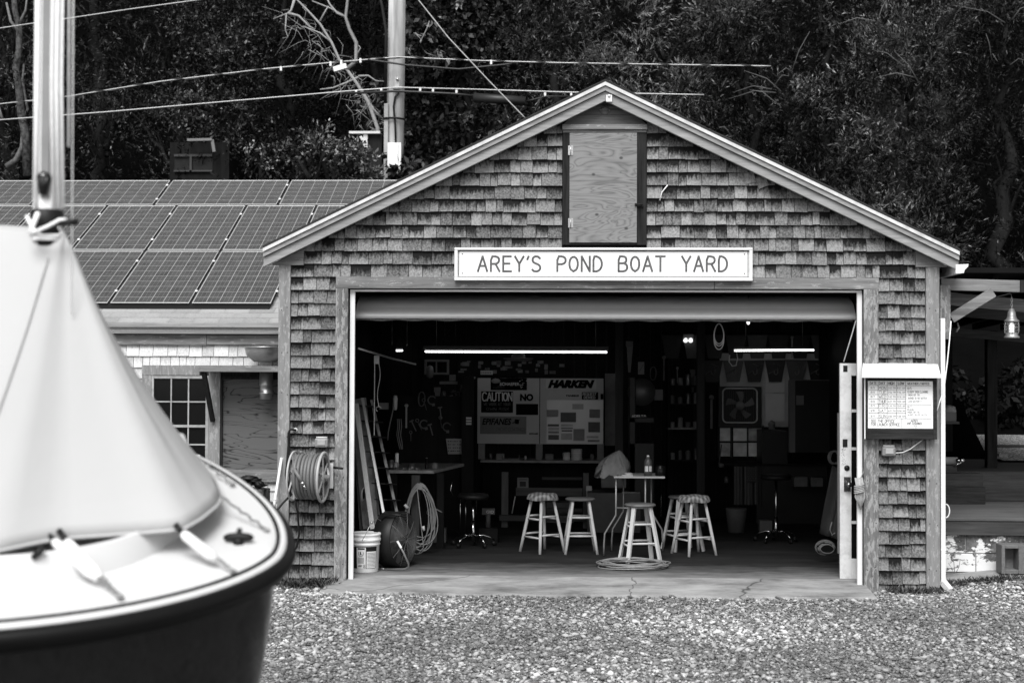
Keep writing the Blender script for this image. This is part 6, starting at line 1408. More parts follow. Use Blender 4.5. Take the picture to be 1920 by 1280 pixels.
# ---- table
YTb = 1.95; tz_ = P(1200, 893, 1.75).z; tb_ = thing('table', 'small high table on bent metal tube legs in the middle of the garage', 'table', (P(1199, 893, YTb).x, YTb, 0))
x0_, x1_ = P(1151, 893, 1.75).x, P(1247, 893, 1.75).x; g = MB(); g.box(x0_, x1_, 1.75, 2.3, tz_-.02, tz_); obj('table_top', g, plain('table_top', .30, .4, var=.3), tb_, .004)
M_tl = plain('tube_leg', .26, .4, .5, var=.3)
for a_, y_, s in ((1155, 1.8, -1), (1169, 2.25, -1), (1210, 1.8, 1), (1221, 2.25, 1)):
    x = P(a_, 900, y_).x; g = MB(); zz = .53; g.tube([(x, y_, tz_-.02), (x, y_, zz), (x-.0+s*.02*0-(.0), y_, zz-.08), (x+(-.12 if s < 0 else .12), y_, .25), (x+(-.13 if s < 0 else .13), y_, .12), (x+(-.13 if s < 0 else .13), y_, .01)], .010, 8); obj('leg', g, M_tl, tb_)
g = MB()
for py_, y_ in ((946, 2.25), (952, 1.8)): z = P(1190, py_, y_).z; g.tube([(P(1155 if y_ < 2 else 1169, 900, y_).x, y_, z), (P(1210 if y_ < 2 else 1221, 900, y_).x, y_, z)], .009, 8)
z = P(1190, 923, 2.25).z; g.tube([(P(1166, 900, 2.25).x, 2.25, z), (P(1200, 900, 2.25).x, 2.25, z)], .007, 8); obj('crossbar', g, M_tl, tb_)
g = MB(); q = P(1150, 890, 1.9); n1, n2 = 34, 16
def jk(u, v):
    a = 2*PI*u; r = (1-v**1.5)**.85; rid = .034*math.sin(a*6+v*7)*math.sin(PI*v)+.018*math.sin(a*13+v*9)*(1-v)
    return (q.x+.07*v+(.165+rid)*r*math.cos(a)-.05*(1-v)*(math.cos(a) < -.3)*.8, 1.95+.14*(r)*math.sin(a)+rid, tz_+.004+.27*v**.75*(1-.15*math.cos(a)*(1-v))+rid*.4-.03*(1-v)*(math.cos(a) < -.4))
g.grid(jk, n1, n2, cu=True); single('jacket', g, plain('khaki_cloth', .11, .9, var=.25, scale=14), 'crumpled canvas jacket heaped on the left end of the table', 'jacket')
q = P(1215, 893, 1.85); bt = thing('bottle', 'dark capped bottle with a pale label standing on the table', 'bottle', (q.x, 1.85, tz_)); g = MB(); g.lathe([(0, 0), (.042, 0), (.042, .16), (.03, .185), (.018, .195), (.018, .21), (0, .21)], (q.x, 1.85, tz_), n=22, cap=False); obj('body', g, plain('bottle_grey', .07, .3), bt)
g = MB(); g.lathe([(.0, .205), (.014, .205), (.014, .225), (0, .227)], (q.x, 1.85, tz_), n=14, cap=False); obj('cap', g, M_pail, bt)
g = MB()
for a0, a1 in ((-1.0, .0), (.25, 1.3)): g.grid(lambda u, v: (q.x+.0428*math.sin(a0+(a1-a0)*u), 1.85-.0428*math.cos(a0+(a1-a0)*u), tz_+.05+.06*v), 8, 2)
obj('label', g, plain('label_pale', .55, .6), bt)
q = P(1238, 893, 1.9); g = MB(); g.lathe([(0, 0), (.055, 0), (.06, .02), (.058, .09), (.05, .1), (.052, .115), (0, .118)], (q.x, 1.9, tz_), n=22, cap=False); single('glass_jar', g, M_glass, 'squat dark glass jar at the right end of the table', 'jar')
g = MB(); q = P(1178, 890, 1.82); g.box(q.x-.07, q.x+.05, 1.8, 1.92, tz_+.001, tz_+.012); g.blob((q.x, 1.86, tz_+.02), (.05, .04, .015), jit=.3); single('papers', g, M_jar, 'crumpled pale papers on the table beside the jacket', 'papers')
# floor cable coil
g = MB(); q = G(1187, 1062); pts = []; R = random.Random(12)
for i in range(11*28):
    t = 2*PI*i/28; k = i/28; r = .30+.035*math.sin(k*2.3)+.02*math.sin(t*2+k); pts.append((q.x+r*math.cos(t)*1.08+.015*math.sin(k*5), q.y+r*.95*math.sin(t)+.02*math.cos(k*4), .008+.0045*k+.006*math.sin(t*3+k)))
g.tube(pts, .0062, 6); single('floor_cable', g, plain('cable_tan', .2, .55, var=.2), 'flat coil of cable lying on the garage floor before the nearest stool', 'cable coil')
# swivel stools
def swivel(x, y, lab, hgt):
    o = thing('swivel_stool', lab, 'stool', (x, y, 0), 'chrome swivel stools'); g = MB(); g.lathe([(0, hgt-.06), (.17, hgt-.06), (.185, hgt-.03), (.17, hgt), (0, hgt)], (x, y, 0), n=28, cap=False); obj('seat', g, M_black, o)
    g = MB(); g.cyl((x, y, .10), (x, y, hgt-.06), .018, 12); g.lathe([(.03, .06), (.03, .16), (.022, .3)], (x, y, 0), n=14); obj('column', g, M_chrome, o)
    for k in range(5): a = k*2*PI/5+.3; g = MB(); g.tube([(x+r*math.cos(a), y+r*math.sin(a), z) for r, z in ((.02, .115), (.12, .125), (.2, .10), (.25, .06))], .012, 8); obj('foot', g, M_chrome, o)
    for k in range(5): a = k*2*PI/5+.3; g = MB(); g.lathe([(0, -.012), (.028, -.012), (.028, .012), (0, .012)], (x+.25*math.cos(a), y+.25*math.sin(a), .028), (math.sin(a), -math.cos(a), 0), 12, cap=False); obj('caster', g, M_black, o)
    return o
q = P(887, 1000, 2.6); so1 = swivel(q.x, 2.6, 'chrome based swivel stool with a round black seat near the workbench', .60)
g = MB(); 
for a_ in (863, 873): e = P(a_, 950, 2.75); g.tube([(e.x, 2.75, .60), (e.x, 2.75, .12)], .009, 8)
e = P(846, 945, 2.6); g.tube([(e.x+.02, 2.6, .58), (e.x-.01, 2.6, .64), (e.x+.01, 2.6, .74)], .007, 6); obj('back_support', g, M_chrome, so1)
q = P(1455, 1000, 3.3); swivel(q.x, 3.3, 'chrome based swivel stool standing dim at the right of the floor', .80)
q = P(915, 975, 3.0); g = MB(); g.lathe([(0, 0), (.03, 0), (.03, .14), (.02, .16), (0, .16)], (q.x, 3.0, q.z-.08), n=14, cap=False); g.box(q.x-.07, q.x+.08, 2.97, 3.03, q.z+.07, q.z+.14); dr = single('cordless_drill', g, M_dim, 'cordless drill standing behind the left swivel stool', 'drill'); g = MB(); fonttext(g, 'GID', q.x-.02, q.z+.085, 2.969, .035, .09, 0, .02); obj('lettering', g, M_pale, dr)
g = MB(); g.box(q.x-.1, q.x+.12, 2.9, 3.1, 0, q.z-.082); single('crate', g, M_inwall, 'dark crate under the cordless drill', 'crate')
# ---- white glazed door standing inside
gd2 = thing('glazed_door', 'scuffed white glazed door standing open inside the right jamb', 'door', (2.95, .3, 0)); YD = .3
dx0 = P(1575, 880, YD).x; dz1 = P(1590, 681, YD).z; dz0 = P(1590, 1087, YD).z; dx1 = dx0+.80; st_w = P(1596.5, 880, YD).x-dx0
g = MB(); g.box(dx0, dx0+st_w, YD, YD+.045, dz0, dz1); g.box(dx1-st_w, dx1, YD, YD+.045, dz0, dz1); g.box(dx0+st_w, dx1-st_w, YD+.001, YD+.044, dz1-.12, dz1); g.box(dx0+st_w, dx1-st_w, YD+.001, YD+.044, dz0, P(1600, 1047, YD).z)
obj('frame', g, M_white2, gd2, .002)
g = MB()
for py_ in (770, 841, 979): z = P(1600, py_, YD).z; g.box(dx0+st_w, dx1-st_w, YD+.008, YD+.036, z-.014, z+.014)
g.box((dx0+dx1)/2-.01, (dx0+dx1)/2+.01, YD+.01, YD+.034, P(1600, 1047, YD).z, dz1-.12); obj('muntin', g, M_white2, gd2)
g = MB(); g.box(dx0+st_w, dx1-st_w, YD+.02, YD+.025, P(1600, 1047, YD).z, dz1-.12); obj('pane', g, M_glass, gd2)
g = MB(); q = P(1588, 877, YD); g.lathe([(0, 0), (.028, 0), (.026, -.008), (0, -.01)], (q.x, YD, q.z), (0, 1, 0), 20, cap=False); obj('deadlock', g, M_black, gd2)
g = MB(); q = P(1589, 907, YD); g.box(q.x-.035, q.x+.03, YD-.008, YD, q.z-.07, q.z+.07); g.lathe([(.012, 0), (.012, -.04), (.028, -.05), (.03, -.07), (0, -.08)], (q.x, YD-.005, q.z), (0, 1, 0), 20, cap=False); obj('door_knob', g, plain('knob_dark', .2, .2, .9), gd2)
g = MB()
for (a, b, c, d) in ((1581, 685, 1589, 697), (1580, 823, 1589, 838)): q0_, q1_ = P(a, d, YD), P(c, b, YD); g.box(q0_.x, q1_.x, YD-.002, YD, q0_.z, q1_.z)
for i in range(40):
    q = P(1577+random.random()*9, 838+random.random()*34, YD); g.box(q.x, q.x+.004, YD-.0012, YD, q.z, q.z+.005)
obj('hinge_patches', g, M_black, gd2)
g = MB(); q0_ = P(1573, 1094, YD); g.box(dx0+.0, dx1, YD, YD+.04, .0, dz0-.002); obj('door_sweep', g, M_black, gd2)
g = MB(); g.box(P(1571, 900, .9).x, P(1574, 900, .9).x, .9, .94, P(1572, 1037, .9).z, 1.6); single('batten', g, M_grey, 'pale batten edge standing behind the glazed door', 'batten')
# rope bundle on the right jamb
q = P(1610, 915, -.02); g = MB()
for k in range(7):
    x = q.x-.035+k*.011; g.tube([(x, -.03-.004*(k % 3), q.z+.10), (x+.008, -.05, q.z+.02), (x+.006+.004*k-.01, -.05, q.z-.08), (q.x+.015+.004*(k-3), -.04, q.z-.20+.012*abs(k-3))], .0065, 6)
for k in range(5): g.tube([(q.x+.045*math.cos(t), -.045+.03*math.sin(t), q.z+.03-k*.016+.012*math.cos(t)) for t in [i*PI/6 for i in range(12)]], .0065, 6, closed=True)
g.tube([(q.x+.01, -.03, q.z+.08), (q.x+.05, -.03, q.z+.17), (q.x+.055, -.02, q.z+.25)], .004, 6); single('rope_bundle', g, plain('tan_rope', .36, .8, var=.4, scale=60), 'bundled rope hank hanging on the right door jamb', 'rope')

# ---- more workshop clutter
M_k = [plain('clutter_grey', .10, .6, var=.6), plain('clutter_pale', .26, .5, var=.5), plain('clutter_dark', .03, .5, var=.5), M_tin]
def clutter(px_, py_, Y, kd, lab, m=0, s=1.0, rz=0, ground=None):
    q = P(px_, py_, Y); g = MB(); x, z = q.x, (q.z if ground is None else ground); m = M_k[m]
    if kd == 'box': g.box(x-.06*s, x+.06*s, Y-.05*s, Y+.05*s, z+.001, z+.09*s); nm = 'box'
    elif kd == 'jar': g.lathe([(0, 0), (.03*s, 0), (.032*s, .06*s), (.022*s, .075*s), (.024*s, .09*s), (0, .092*s)], (x, Y, z+.001), n=14, cap=False); nm = 'jar'
    elif kd == 'rope':
        g.tube([(x+.05*s*math.sin(t)*(1-.1*(t % 3)), Y+.004*t, z+.09*s*math.cos(t)) for t in [i*.4 for i in range(60)]], .006*s, 5); nm = 'rope_coil'
    elif kd == 'saw': g.prism([(x-.02*s, z), (x+.06*s, z+.02*s), (x+.03*s, z-.32*s), (x-.0*s, z-.32*s)], Y-.004, Y+.004); g.box(x-.03*s, x+.06*s, Y-.014, Y+.014, z+.0, z+.07*s); nm = 'hand_saw'
    elif kd == 'bar': g.box(x-.012*s, x+.012*s, Y-.01, Y+.01, z-.35*s, z); g.lathe([(0, -.012), (.03*s, -.012), (.03*s, .012), (0, .012)], (x, Y, z), (0, 1, 0), 12, cap=False); nm = 'hanging_tool'
    elif kd == 'sheet': g.box(x-.07*s, x+.07*s, Y-.003, Y+.003, z-.09*s, z+.09*s); nm = 'paper_note'
    elif kd == 'tray': g.box(x-.12*s, x+.12*s, Y-.08, Y+.08, z+.001, z+.02); g.box(x-.12*s, x-.11*s, Y-.08, Y+.08, z+.02, z+.06*s); g.box(x+.11*s, x+.12*s, Y-.08, Y+.08, z+.02, z+.06*s); nm = 'tray'
    single(nm, g, m, lab, nm.replace('_', ' '), bevel=0)
for a in (
 (790, 748, 3.95, 'rope', 'grey rope coil hanging at the top of the tool panel', 0, 1.0), (762, 760, 3.95, 'bar', 'long handled tool hanging left of the grey rope coil', 1, .8), (818, 735, 4.4, 'saw', 'hand saw hanging above the tool panel', 0, .9), (850, 755, 4.1, 'bar', 'long handled tool hanging near the dark post', 0, .7),
 (832, 745, 4.2, 'jar', 'small glinting jar under the wall shelf', 3, .9), (858, 742, 4.2, 'rope', 'dim rope coil between the shackles and the dark post', 0, .6),
 (920, 861, 5.5, 'jar', 'jar at the left end of the shelf bench', 3, .9, 0, 'b'), (938, 861, 5.5, 'box', 'squat box on the left half of the shelf bench', 0, .9, 0, 'b'), (958, 861, 5.5, 'tray', 'shallow tray on the left half of the shelf bench', 2, 1, 0, 'b'), (985, 861, 5.5, 'jar', 'jar beside the middle upright of the shelf bench', 1, .6, 0, 'b'), (1030, 861, 5.5, 'box', 'small dim box between the middle upright and the spools', 2, .9, 0, 'b'), (1110, 861, 5.5, 'jar', 'jar at the right end of the shelf bench', 0, .9, 0, 'b'),
 (1178, 650, 5.8, 'saw', 'dim hand saw hanging high right of the long light', 0, 1.1), (1225, 700, 5.6, 'rope', 'dim rope coil hanging right of the diagonal bar card', 0, 1.0), (1245, 670, 5.6, 'bar', 'dim long tool hanging under the upper pennants', 0, .9), (1235, 740, 5.4, 'sheet', 'dim sheet pinned left of the dark shelving', 0, .8), (1270, 690, 5.8, 'bar', 'pale handled tool hanging above the dark shelving', 1, .6), (1297, 700, 5.8, 'saw', 'dim saw hanging above the right of the dark shelving', 0, .8), (1334, 745, 5.5, 'bar', 'tall dim tool hanging beside the box fan', 0, 1.2),
 (1362, 868, 5.5, 'jar', 'jar at the left of the side bench', 0, .9, 0, 'r'), (1398, 868, 5.5, 'jar', 'pale jar below the middle of the back window', 1, .7, 0, 'r'), (1415, 868, 5.5, 'box', 'small box below the right of the back window', 0, .7, 0, 'r'), (1432, 868, 5.5, 'jar', 'slim jar right of the back window on the bench', 1, .7, 0, 'r'), (1462, 868, 5.6, 'box', 'dim box stacked on the side bench under the sheets', 0, 1.3, 0, 'r'), (1500, 868, 5.0, 'box', 'long dim box low before the dark cabinet', 0, 1.4, 0, 'r'), (1530, 868, 5.0, 'box', 'second long dim box right of the first before the dark cabinet', 0, 1.3, 0, 'r'),
 (760, 1010, 2.9, 'box', 'dark crate on the floor under the workbench', 2, 2.6, 0, 0.0), (820, 1000, 3.0, 'box', 'dim box on the floor under the right of the workbench', 0, 1.8, 0, 0.0), (1050, 980, 5.4, 'box', 'dim carton under the shelf bench behind the trestle', 0, 3.0, 0, 0.0), (1150, 935, 4.4, 'box', 'dim carton standing behind the table legs', 0, 2.6, 0, .55), (1150, 980, 4.4, 'box', 'dark crate under the dim carton behind the table', 2, 5.5, 0, 0.0),
 (1500, 750, 5.19, 'sheet', 'dim strip of paper stuck on the dark cabinet door', 0, .7), (1485, 632, 5.6, 'bar', 'dim tool hanging high in the right corner', 0, .8)):
    a = list(a); 
    if len(a) > 8: a[8] = {'b': zt_, 'r': zz}.get(a[8], a[8])
    clutter(a[0], a[1], a[2], a[3], a[4], a[5], a[6], 0, a[8] if len(a) > 8 else None)
# ================================================================= UTILITY POLE AND WIRES
YP = 12.6
up_ = thing('utility_pole', 'tall weathered utility pole with a pale box rising behind the workshop roof', 'utility pole', tuple(P(740, 500, YP)))
def pz(py): return P(743, py, YP)
g = MB(); a_, b_2 = P(737, 560, YP), P(748, -260, YP); rr = 16.5/F*(YP+13.8); g.tube([a_, a_.lerp(b_2, .5), b_2], [rr*1.03, rr, rr*.93], 24); M_pole = wood('pole_wood', .66, .20, 'Z', 11, bump=.8); obj('pole', g, M_pole, up_)
yf_ = YP-rr-.01
g = MB(); a_, b_2 = P(719, 335, yf_), P(728, 194, yf_); g.box(a_.x, b_2.x, yf_, yf_+.1, a_.z-1.5, b_2.z); obj('conduit', g, plain('conduit_grey', .34, .5), up_, .01)
g = MB(); a_, b_2 = P(728, 328, yf_-.05), P(754, 270, yf_-.05); g.box(a_.x, b_2.x, yf_-.2, yf_, a_.z, b_2.z); g.box(a_.x+.02, b_2.x-.05, yf_-.215, yf_-.2, a_.z+.05, b_2.z-.03); obj('meter_box', g, M_white, up_, .01)
g = MB(); g.tube([P(742, 270, yf_-.02), P(741, 235, yf_-.02), P(738, 200, yf_-.02), P(741, 182, yf_-.02), P(748, 174, yf_-.02)], .02, 6); g.tube([P(719, 222, yf_-.01), P(742, 221, yf_-.05), P(760, 224, yf_-.0)], .02, 6)
g.tube([P(722, 190, yf_), P(724, 60, yf_), P(716, 10, yf_), P(706, -30, yf_)], .03, 6); obj('cable', g, M_black, up_)
g = MB(); a_, b_2 = P(741, 164, yf_-.02), P(749, 145, yf_-.02); g.box(a_.x, b_2.x, yf_-.03, yf_, a_.z, b_2.z); c = P(745, 149, yf_-.05); g.lathe([(0, 0), (.03, 0), (.03, -.03), (0, -.03)], c, (0, 1, 0), 10, cap=False); g.box(P(737, 166, yf_).x, P(755, 166, yf_).x, yf_-.1, yf_, P(745, 168, yf_).z, P(745, 164, yf_).z); obj('bracket', g, M_steel, up_)
M_wire = plain('wire_grey', .42, .45, .3, var=.2); M_wireb = plain('wire_black', .012, .5)
def wire(pp, y, r, m, lab, twist=0, clips=()):
    pts = [];
    base_pts = [P(a, b, y if len(c) == 0 else c[0]) for a, b, *c in pp]
    # densify
    for a, b in zip(base_pts[:-1], base_pts[1:]):
        for i in range(12): pts.append(a.lerp(b, i/12))
    pts.append(base_pts[-1]); o = thing('overhead_cable', lab, 'cable', tuple(pts[0]), 'overhead cables at the pole'); g = MB(); g.tube(pts, r, 6); obj('cable', g, m, o)
    if twist:
        g = MB(); L = 0; pt2 = []
        for a, b in zip(pts[:-1], pts[1:]):
            n_s = max(2, int((b-a).length/.05))
            for i in range(n_s): q = a.lerp(b, i/n_s); L += (b-a).length/n_s; t = L*2*PI/.75; pt2.append(q+Vector((0, math.cos(t)*r*2.0, math.sin(t)*r*2.0-r*.4)))
        g.tube(pt2, r*.9, 5); obj('twisted_cable', g, M_wireb, o)
    if clips:
        for a, b in clips: q = P(a, b, y-.05); g = MB(); g.box(q.x-.018, q.x+.018, q.y-.02, q.y+.02, q.z-.06, q.z+.02); obj('clip', g, M_white, o)
    return o
wire([(-60, 62), (55, 45), (120, 36), (240, 18), (380, -1), (450, -9)], 12.0, .011, M_wire, 'pale overhead cable crossing the top left corner')
c2 = wire([(-60, 202), (0, 195), (120, 182), (300, 153), (500, 129), (640, 116), (745, 107), (900, 114), (1050, 118), (1300, 122), (1445, 124)], 12.2, .011, M_wire, 'upper twisted cable passing the pole and ending in the cedars', 1, [(527, 127), (620, 118), (640, 115), (676, 112), (921, 115)])
g = MB(); a_ = P(626, 131, 12.1); b_2 = P(650, 124, 12.1); g.beam(a_, b_2, .1, .09); obj('splice_box', g, M_white, c2)
c3 = wire([(-60, 229), (0, 225), (200, 210), (430, 190), (640, 172), (745, 164), (900, 168), (1060, 173), (1320, 178)], 12.2, .012, M_wire, 'lower overhead cable with small white clips below the twisted one', 0, [(668, 172), (715, 168), (788, 168), (812, 169), (856, 171), (1022, 176), (1071, 177)])
g = MB(); g.tube([P(640, 176, 12.1), P(745, 171, 12.0), P(850, 176, 12.1), P(890, 180, 12.1)], .022, 6); g.tube([P(888, 183, 12.1), P(985, 190, 12.1)], .085, 10); g.tube([P(985, 190, 12.1), P(1000, 187, 12.1), P(1022, 181, 12.1), P(1071, 181, 12.1)], .014, 5); obj('splice_closure', g, M_wireb, c3)
wire([(690, 112), (760, 122), (860, 130), (960, 120)], 12.0, .018, M_wireb, 'short sagging black cable near the pole between the two long cables')
wire([(770, -18), (840, 70), (915, 150), (985, 222)], 11.0, .011, M_wire, 'service cable slanting down from the pole to the garage roof')

# ================================================================= FOLIAGE
def rv(n): v = rng.normal(size=(n, 3)); return v/np.linalg.norm(v, axis=1, keepdims=True)
def quads(base_, d, nrm, ln, wd, tone):
    """pointed leaf quads: base, left, tip, right"""
    s_ = np.cross(d, nrm); s_ /= np.linalg.norm(s_, axis=1, keepdims=True)+1e-9
    m_ = base_+d*(ln*.45)[:, None]+nrm*(ln*.06)[:, None]
    V = np.stack([base_, m_-s_*(wd/2)[:, None], base_+d*ln[:, None], m_+s_*(wd/2)[:, None]], 1)
    st = np.zeros((len(ln), 4, 3)); st[:, :, 2] = tone[:, None]; return V.reshape(-1, 3), st.reshape(-1, 3)
KF = rng.normal(size=(9, 3))*np.array([3.6, 3.6, 3.6, 2.2, 2.2, 6, 6, 9, 9])[:, None]*.6; PF = rng.uniform(0, 6.28, 9)
def field(p):
    return np.clip(np.sin(p @ KF.T+PF) @ np.array([.3, .3, .3, .35, .35, .2, .2, .14, .14]), -1, 1)
def foliage(name, clumps, n, kind, mat, parent, thick=.35):
    """clumps: (x, y, z, rx, ry, rz, tone)"""
    cl = np.array(clumps, float); area = (cl[:, 3]*cl[:, 5])*(.4+1.2*cl[:, 6]); pr = area/area.sum()
    if kind == 'cedar': per = 9
    elif kind == 'broad': per = 7
    else: per = 6
    ns = max(1, n//per); ci = rng.choice(len(cl), ns, p=pr); c = cl[ci]
    d = rv(ns); fl = rng.random(ns) < .65; d[:, 1] = np.where(fl, -np.abs(d[:, 1]), d[:, 1]); d[:, 2] = np.where(rng.random(ns) < .35, np.abs(d[:, 2]), d[:, 2])
    rad_ = 1-thick*rng.random(ns)**1.6
    fld = field(c[:, :3]+d*c[:, 3:6]); ok = rng.random(ns) < np.clip(.62+fld*.75, .05, 1); c = c[ok]; d = d[ok]; rad_ = rad_[ok]; fld = fld[ok]; ns = len(c)
    anc = c[:, :3]+d*c[:, 3:6]*rad_[:, None]
    out = d*.7+rv(ns)*.55
    if kind == 'cedar': out[:, 2] += .15
    elif kind == 'broad': out[:, 2] -= .35
    out /= np.linalg.norm(out, axis=1, keepdims=True)
    tone = np.clip(c[:, 6]*.62+rng.random(ns)*.3+fld*.28, 0, 1)
    A = np.repeat(anc, per, 0); O = np.repeat(out, per, 0); T = np.repeat(tone, per); k = np.tile(np.arange(per), ns); m = ns*per
    if kind == 'cedar':
        L = .26*rng.uniform(.6, 1.3, ns); L = np.repeat(L, per)
        b = A+O*(L*k/per)[:, None]; side = rv(m); dd = O*.75+side*.55; dd /= np.linalg.norm(dd, axis=1, keepdims=True)
        ln = rng.uniform(.06, .13, m); wd = ln*rng.uniform(.13, .24, m)
    elif kind == 'broad':
        L = np.repeat(.16*rng.uniform(.6, 1.2, ns), per); b = A+O*(L*k/per)[:, None]; dd = O*.35+rv(m)*.9; dd[:, 2] -= .45; dd /= np.linalg.norm(dd, axis=1, keepdims=True)
        ln = rng.uniform(.10, .19, m); wd = ln*rng.uniform(.42, .6, m)
    else:
        L = np.repeat(.22*rng.uniform(.6, 1.3, ns), per); b = A+O*(L*k/per)[:, None]; dd = O*.6+rv(m)*.7; dd[:, 2] += .15; dd /= np.linalg.norm(dd, axis=1, keepdims=True)
        ln = rng.uniform(.05, .10, m); wd = ln*rng.uniform(.4, .55, m)
    nrm = rv(m); nrm[:, 2] = np.abs(nrm[:, 2])+.3; nrm -= dd*(nrm*dd).sum(1)[:, None]; nrm /= np.linalg.norm(nrm, axis=1, keepdims=True)+1e-9
    V, st = quads(b, dd, nrm, ln, wd, np.clip(T+rng.normal(0, .12, m), 0, 1))
    o0 = np.array(root_of(parent)['_o']) if parent is not None else np.zeros(3)
    me = mesh_np(name, V-o0, np.arange(m*4).reshape(-1, 4), st); me.materials.append(mat); o = bpy.data.objects.new(name, me); C.objects.link(o)
    if parent is not None: o.parent = parent
    return o
M_ced = leafmat('cedar_leaf', .005, .30, .45, .4); M_brd = leafmat('broad_leaf', .006, .17, .35, .6); M_sm = leafmat('small_leaf', .012, .34, .35, .6); M_drk = leafmat('shade_leaf', .003, .07, .5, .4)
M_trk = plain('tree_bark', .018, .9, var=.8, scale=20, spec=0); M_dead = plain('dead_wood', .26, .8, var=.5, scale=25); M_twig = plain('grey_twig', .09, .85, var=.5)
def branch(g, a, b, r0, r1, n=8, jit=.12, seed=0, kids=0, out=None):
    R = random.Random(seed); a = Vector(a); b = Vector(b); L = (b-a).length; pts = [a]
    for i in range(1, n): pts.append(a.lerp(b, i/n)+Vector((R.uniform(-1, 1), R.uniform(-1, 1), R.uniform(-1, 1)))*jit*L/n*1.5)
    pts.append(b); g.tube(pts, [r0+(r1-r0)*i/n for i in range(n+1)], 7)
    for k in range(kids):
        t = R.uniform(.3, .98); i = int(t*n); p = pts[min(i, n)]; d = (b-a).normalized()+Vector((R.uniform(-1, 1), R.uniform(-1, 1), R.uniform(-.5, 1)))*.9
        q = p+d.normalized()*L*R.uniform(.2, .42); branch(g, p, q, (r0+(r1-r0)*t)*.55, r1*.6, 5, .25, seed*7+k+1, kids-2 if kids > 2 else 0)
def tree(px_, Y, top_py, bot_py, Rx, kind, n, lab, mat, nm='tree', seed=1, tone=(.2, .9), trunk=True, ncl=26, group=None, shape='col'):
    R = random.Random(seed); xb = P(px_, 300, Y).x; zt = P(px_, top_py, Y).z; zb = max(P(px_, bot_py, Y).z, -.1) if bot_py else hz(xb, Y); zg = hz(xb, Y)
    t = thing(nm, lab, 'tree' if nm != 'bush' else 'bush', (xb, Y, zg), group); H = zt-zb; cl = []
    for i in range(ncl):
        v = (i+.5)/ncl if shape == 'col' else R.random(); z = zb+H*v; w_ = Rx*(1-.55*v**2 if shape == 'col' else math.sqrt(max(.1, 1-(2*v-1)**2)))
        a = R.uniform(0, 2*PI); rr_ = w_*R.uniform(.25, .85); s = Rx*(R.uniform(.16, .36) if shape == 'col' else R.uniform(.12, .26))
        cl.append((xb+rr_*math.cos(a), Y+rr_*math.sin(a)*.8, z, s*R.uniform(.9, 1.4), s, s*R.uniform(.6, 1.0), R.uniform(*tone)))
    foliage('crown', cl, n, kind, mat, t)
    g = MB(); branch(g, (xb, Y, zg-.3), (xb+R.uniform(-.4, .4), Y, zt-H*.15), Rx*.07+.06, .03, 12, .25, seed, 0)
    for i in range(9): c = R.choice(cl); zz = max(zg+.4, c[2]-.6*Rx); branch(g, (xb, Y, zz), (c[0], c[1], c[2]), .05, .012, 6, .2, seed*3+i, 2)
    obj('trunk', g, M_trk, t); return t
cg = 'trees on the wooded hillside'
# cedars on the right
for i, (px_, Y, tp, bt, Rx, n, tn, lab) in enumerate((
    (1060, 15.5, -60, 330, 2.6, 40000, (.35, .95), 'feathery cedar directly behind the garage peak'),
    (1245, 17.5, -80, 420, 2.4, 32000, (.1, .6), 'dark cedar right of the garage peak'),
    (1390, 14.6, 20, 520, 2.0, 34000, (.2, .75), 'spiky cedar where the twisted cable ends'),
    (1545, 15.6, -60, 560, 2.5, 42000, (.15, .7), 'tall dark cedar above the right roof slope'),
    (1700, 13.6, 60, 620, 2.0, 38000, (.3, .85), 'cedar with drooping sprays over the right eave'),
    (1870, 14.5, -60, 640, 2.3, 42000, (.1, .65), 'dark cedar at the right edge behind the porch'),
    (1480, 20.0, -160, 420, 3.0, 30000, (.1, .5), 'large shaded cedar behind the others at the upper right'),
    (1760, 20.0, -200, 420, 3.2, 30000, (.05, .5), 'shaded cedar high on the slope at the right'),
    (2060, 16.0, -100, 650, 2.6, 22000, (.1, .6), 'cedar just outside the right edge'))):
    tree(px_, Y, tp, bt, Rx, 'cedar', int(n*1.5), lab, M_ced, 'cedar_tree', 31+i, tn, ncl=60, group=cg)
for i, (px_, Y, tp, bt, Rx, n, tn, kd, mt, nm, lab) in enumerate((
    (850, 14.0, -40, 350, 1.7, 20000, (.2, .9), 'broad', M_brd, 'broadleaf_tree', 'broad leaved tree right of the utility pole'),
    (930, 18.5, -100, 260, 2.2, 16000, (.1, .6), 'broad', M_brd, 'broadleaf_tree', 'shaded broad leaved tree between the pole and the cedar'),
    (690, 16.5, -80, 300, 2.0, 20000, (.0, .55), 'small', M_drk, 'broadleaf_tree', 'dark ivy clad tree behind the bare branches'),
    (560, 18.0, -120, 330, 2.4, 22000, (.0, .5), 'small', M_drk, 'broadleaf_tree', 'dark small leaved tree upper left of the pole'),
    (440, 15.5, -40, 330, 1.6, 22000, (.1, .8), 'small', M_brd, 'broadleaf_tree', 'vine draped tree with glinting leaves left of the bare branches'),
    (330, 17.5, -60, 260, 2.2, 20000, (.0, .7), 'cedar', M_ced, 'conifer_tree', 'layered conifer in the middle of the left wood'),
    (200, 15.0, 120, 380, 2.4, 20000, (.0, .55), 'cedar', M_ced, 'conifer_tree', 'low spreading conifer above the solar panels'),
    (190, 20.5, -180, 200, 3.0, 18000, (.0, .5), 'cedar', M_drk, 'conifer_tree', 'tall shaded conifer at the back of the left wood'),
    (20, 17.0, -120, 350, 2.6, 22000, (.0, .6), 'cedar', M_ced, 'conifer_tree', 'conifer at the left edge beyond the mast'),
    (-160, 17.0, -120, 350, 2.6, 10000, (.0, .6), 'cedar', M_ced, 'conifer_tree', 'conifer outside the left edge'))):
    tree(px_, Y, tp, bt, Rx, kd, n, lab, mt, nm, 61+i, tn, ncl=46, group=cg)
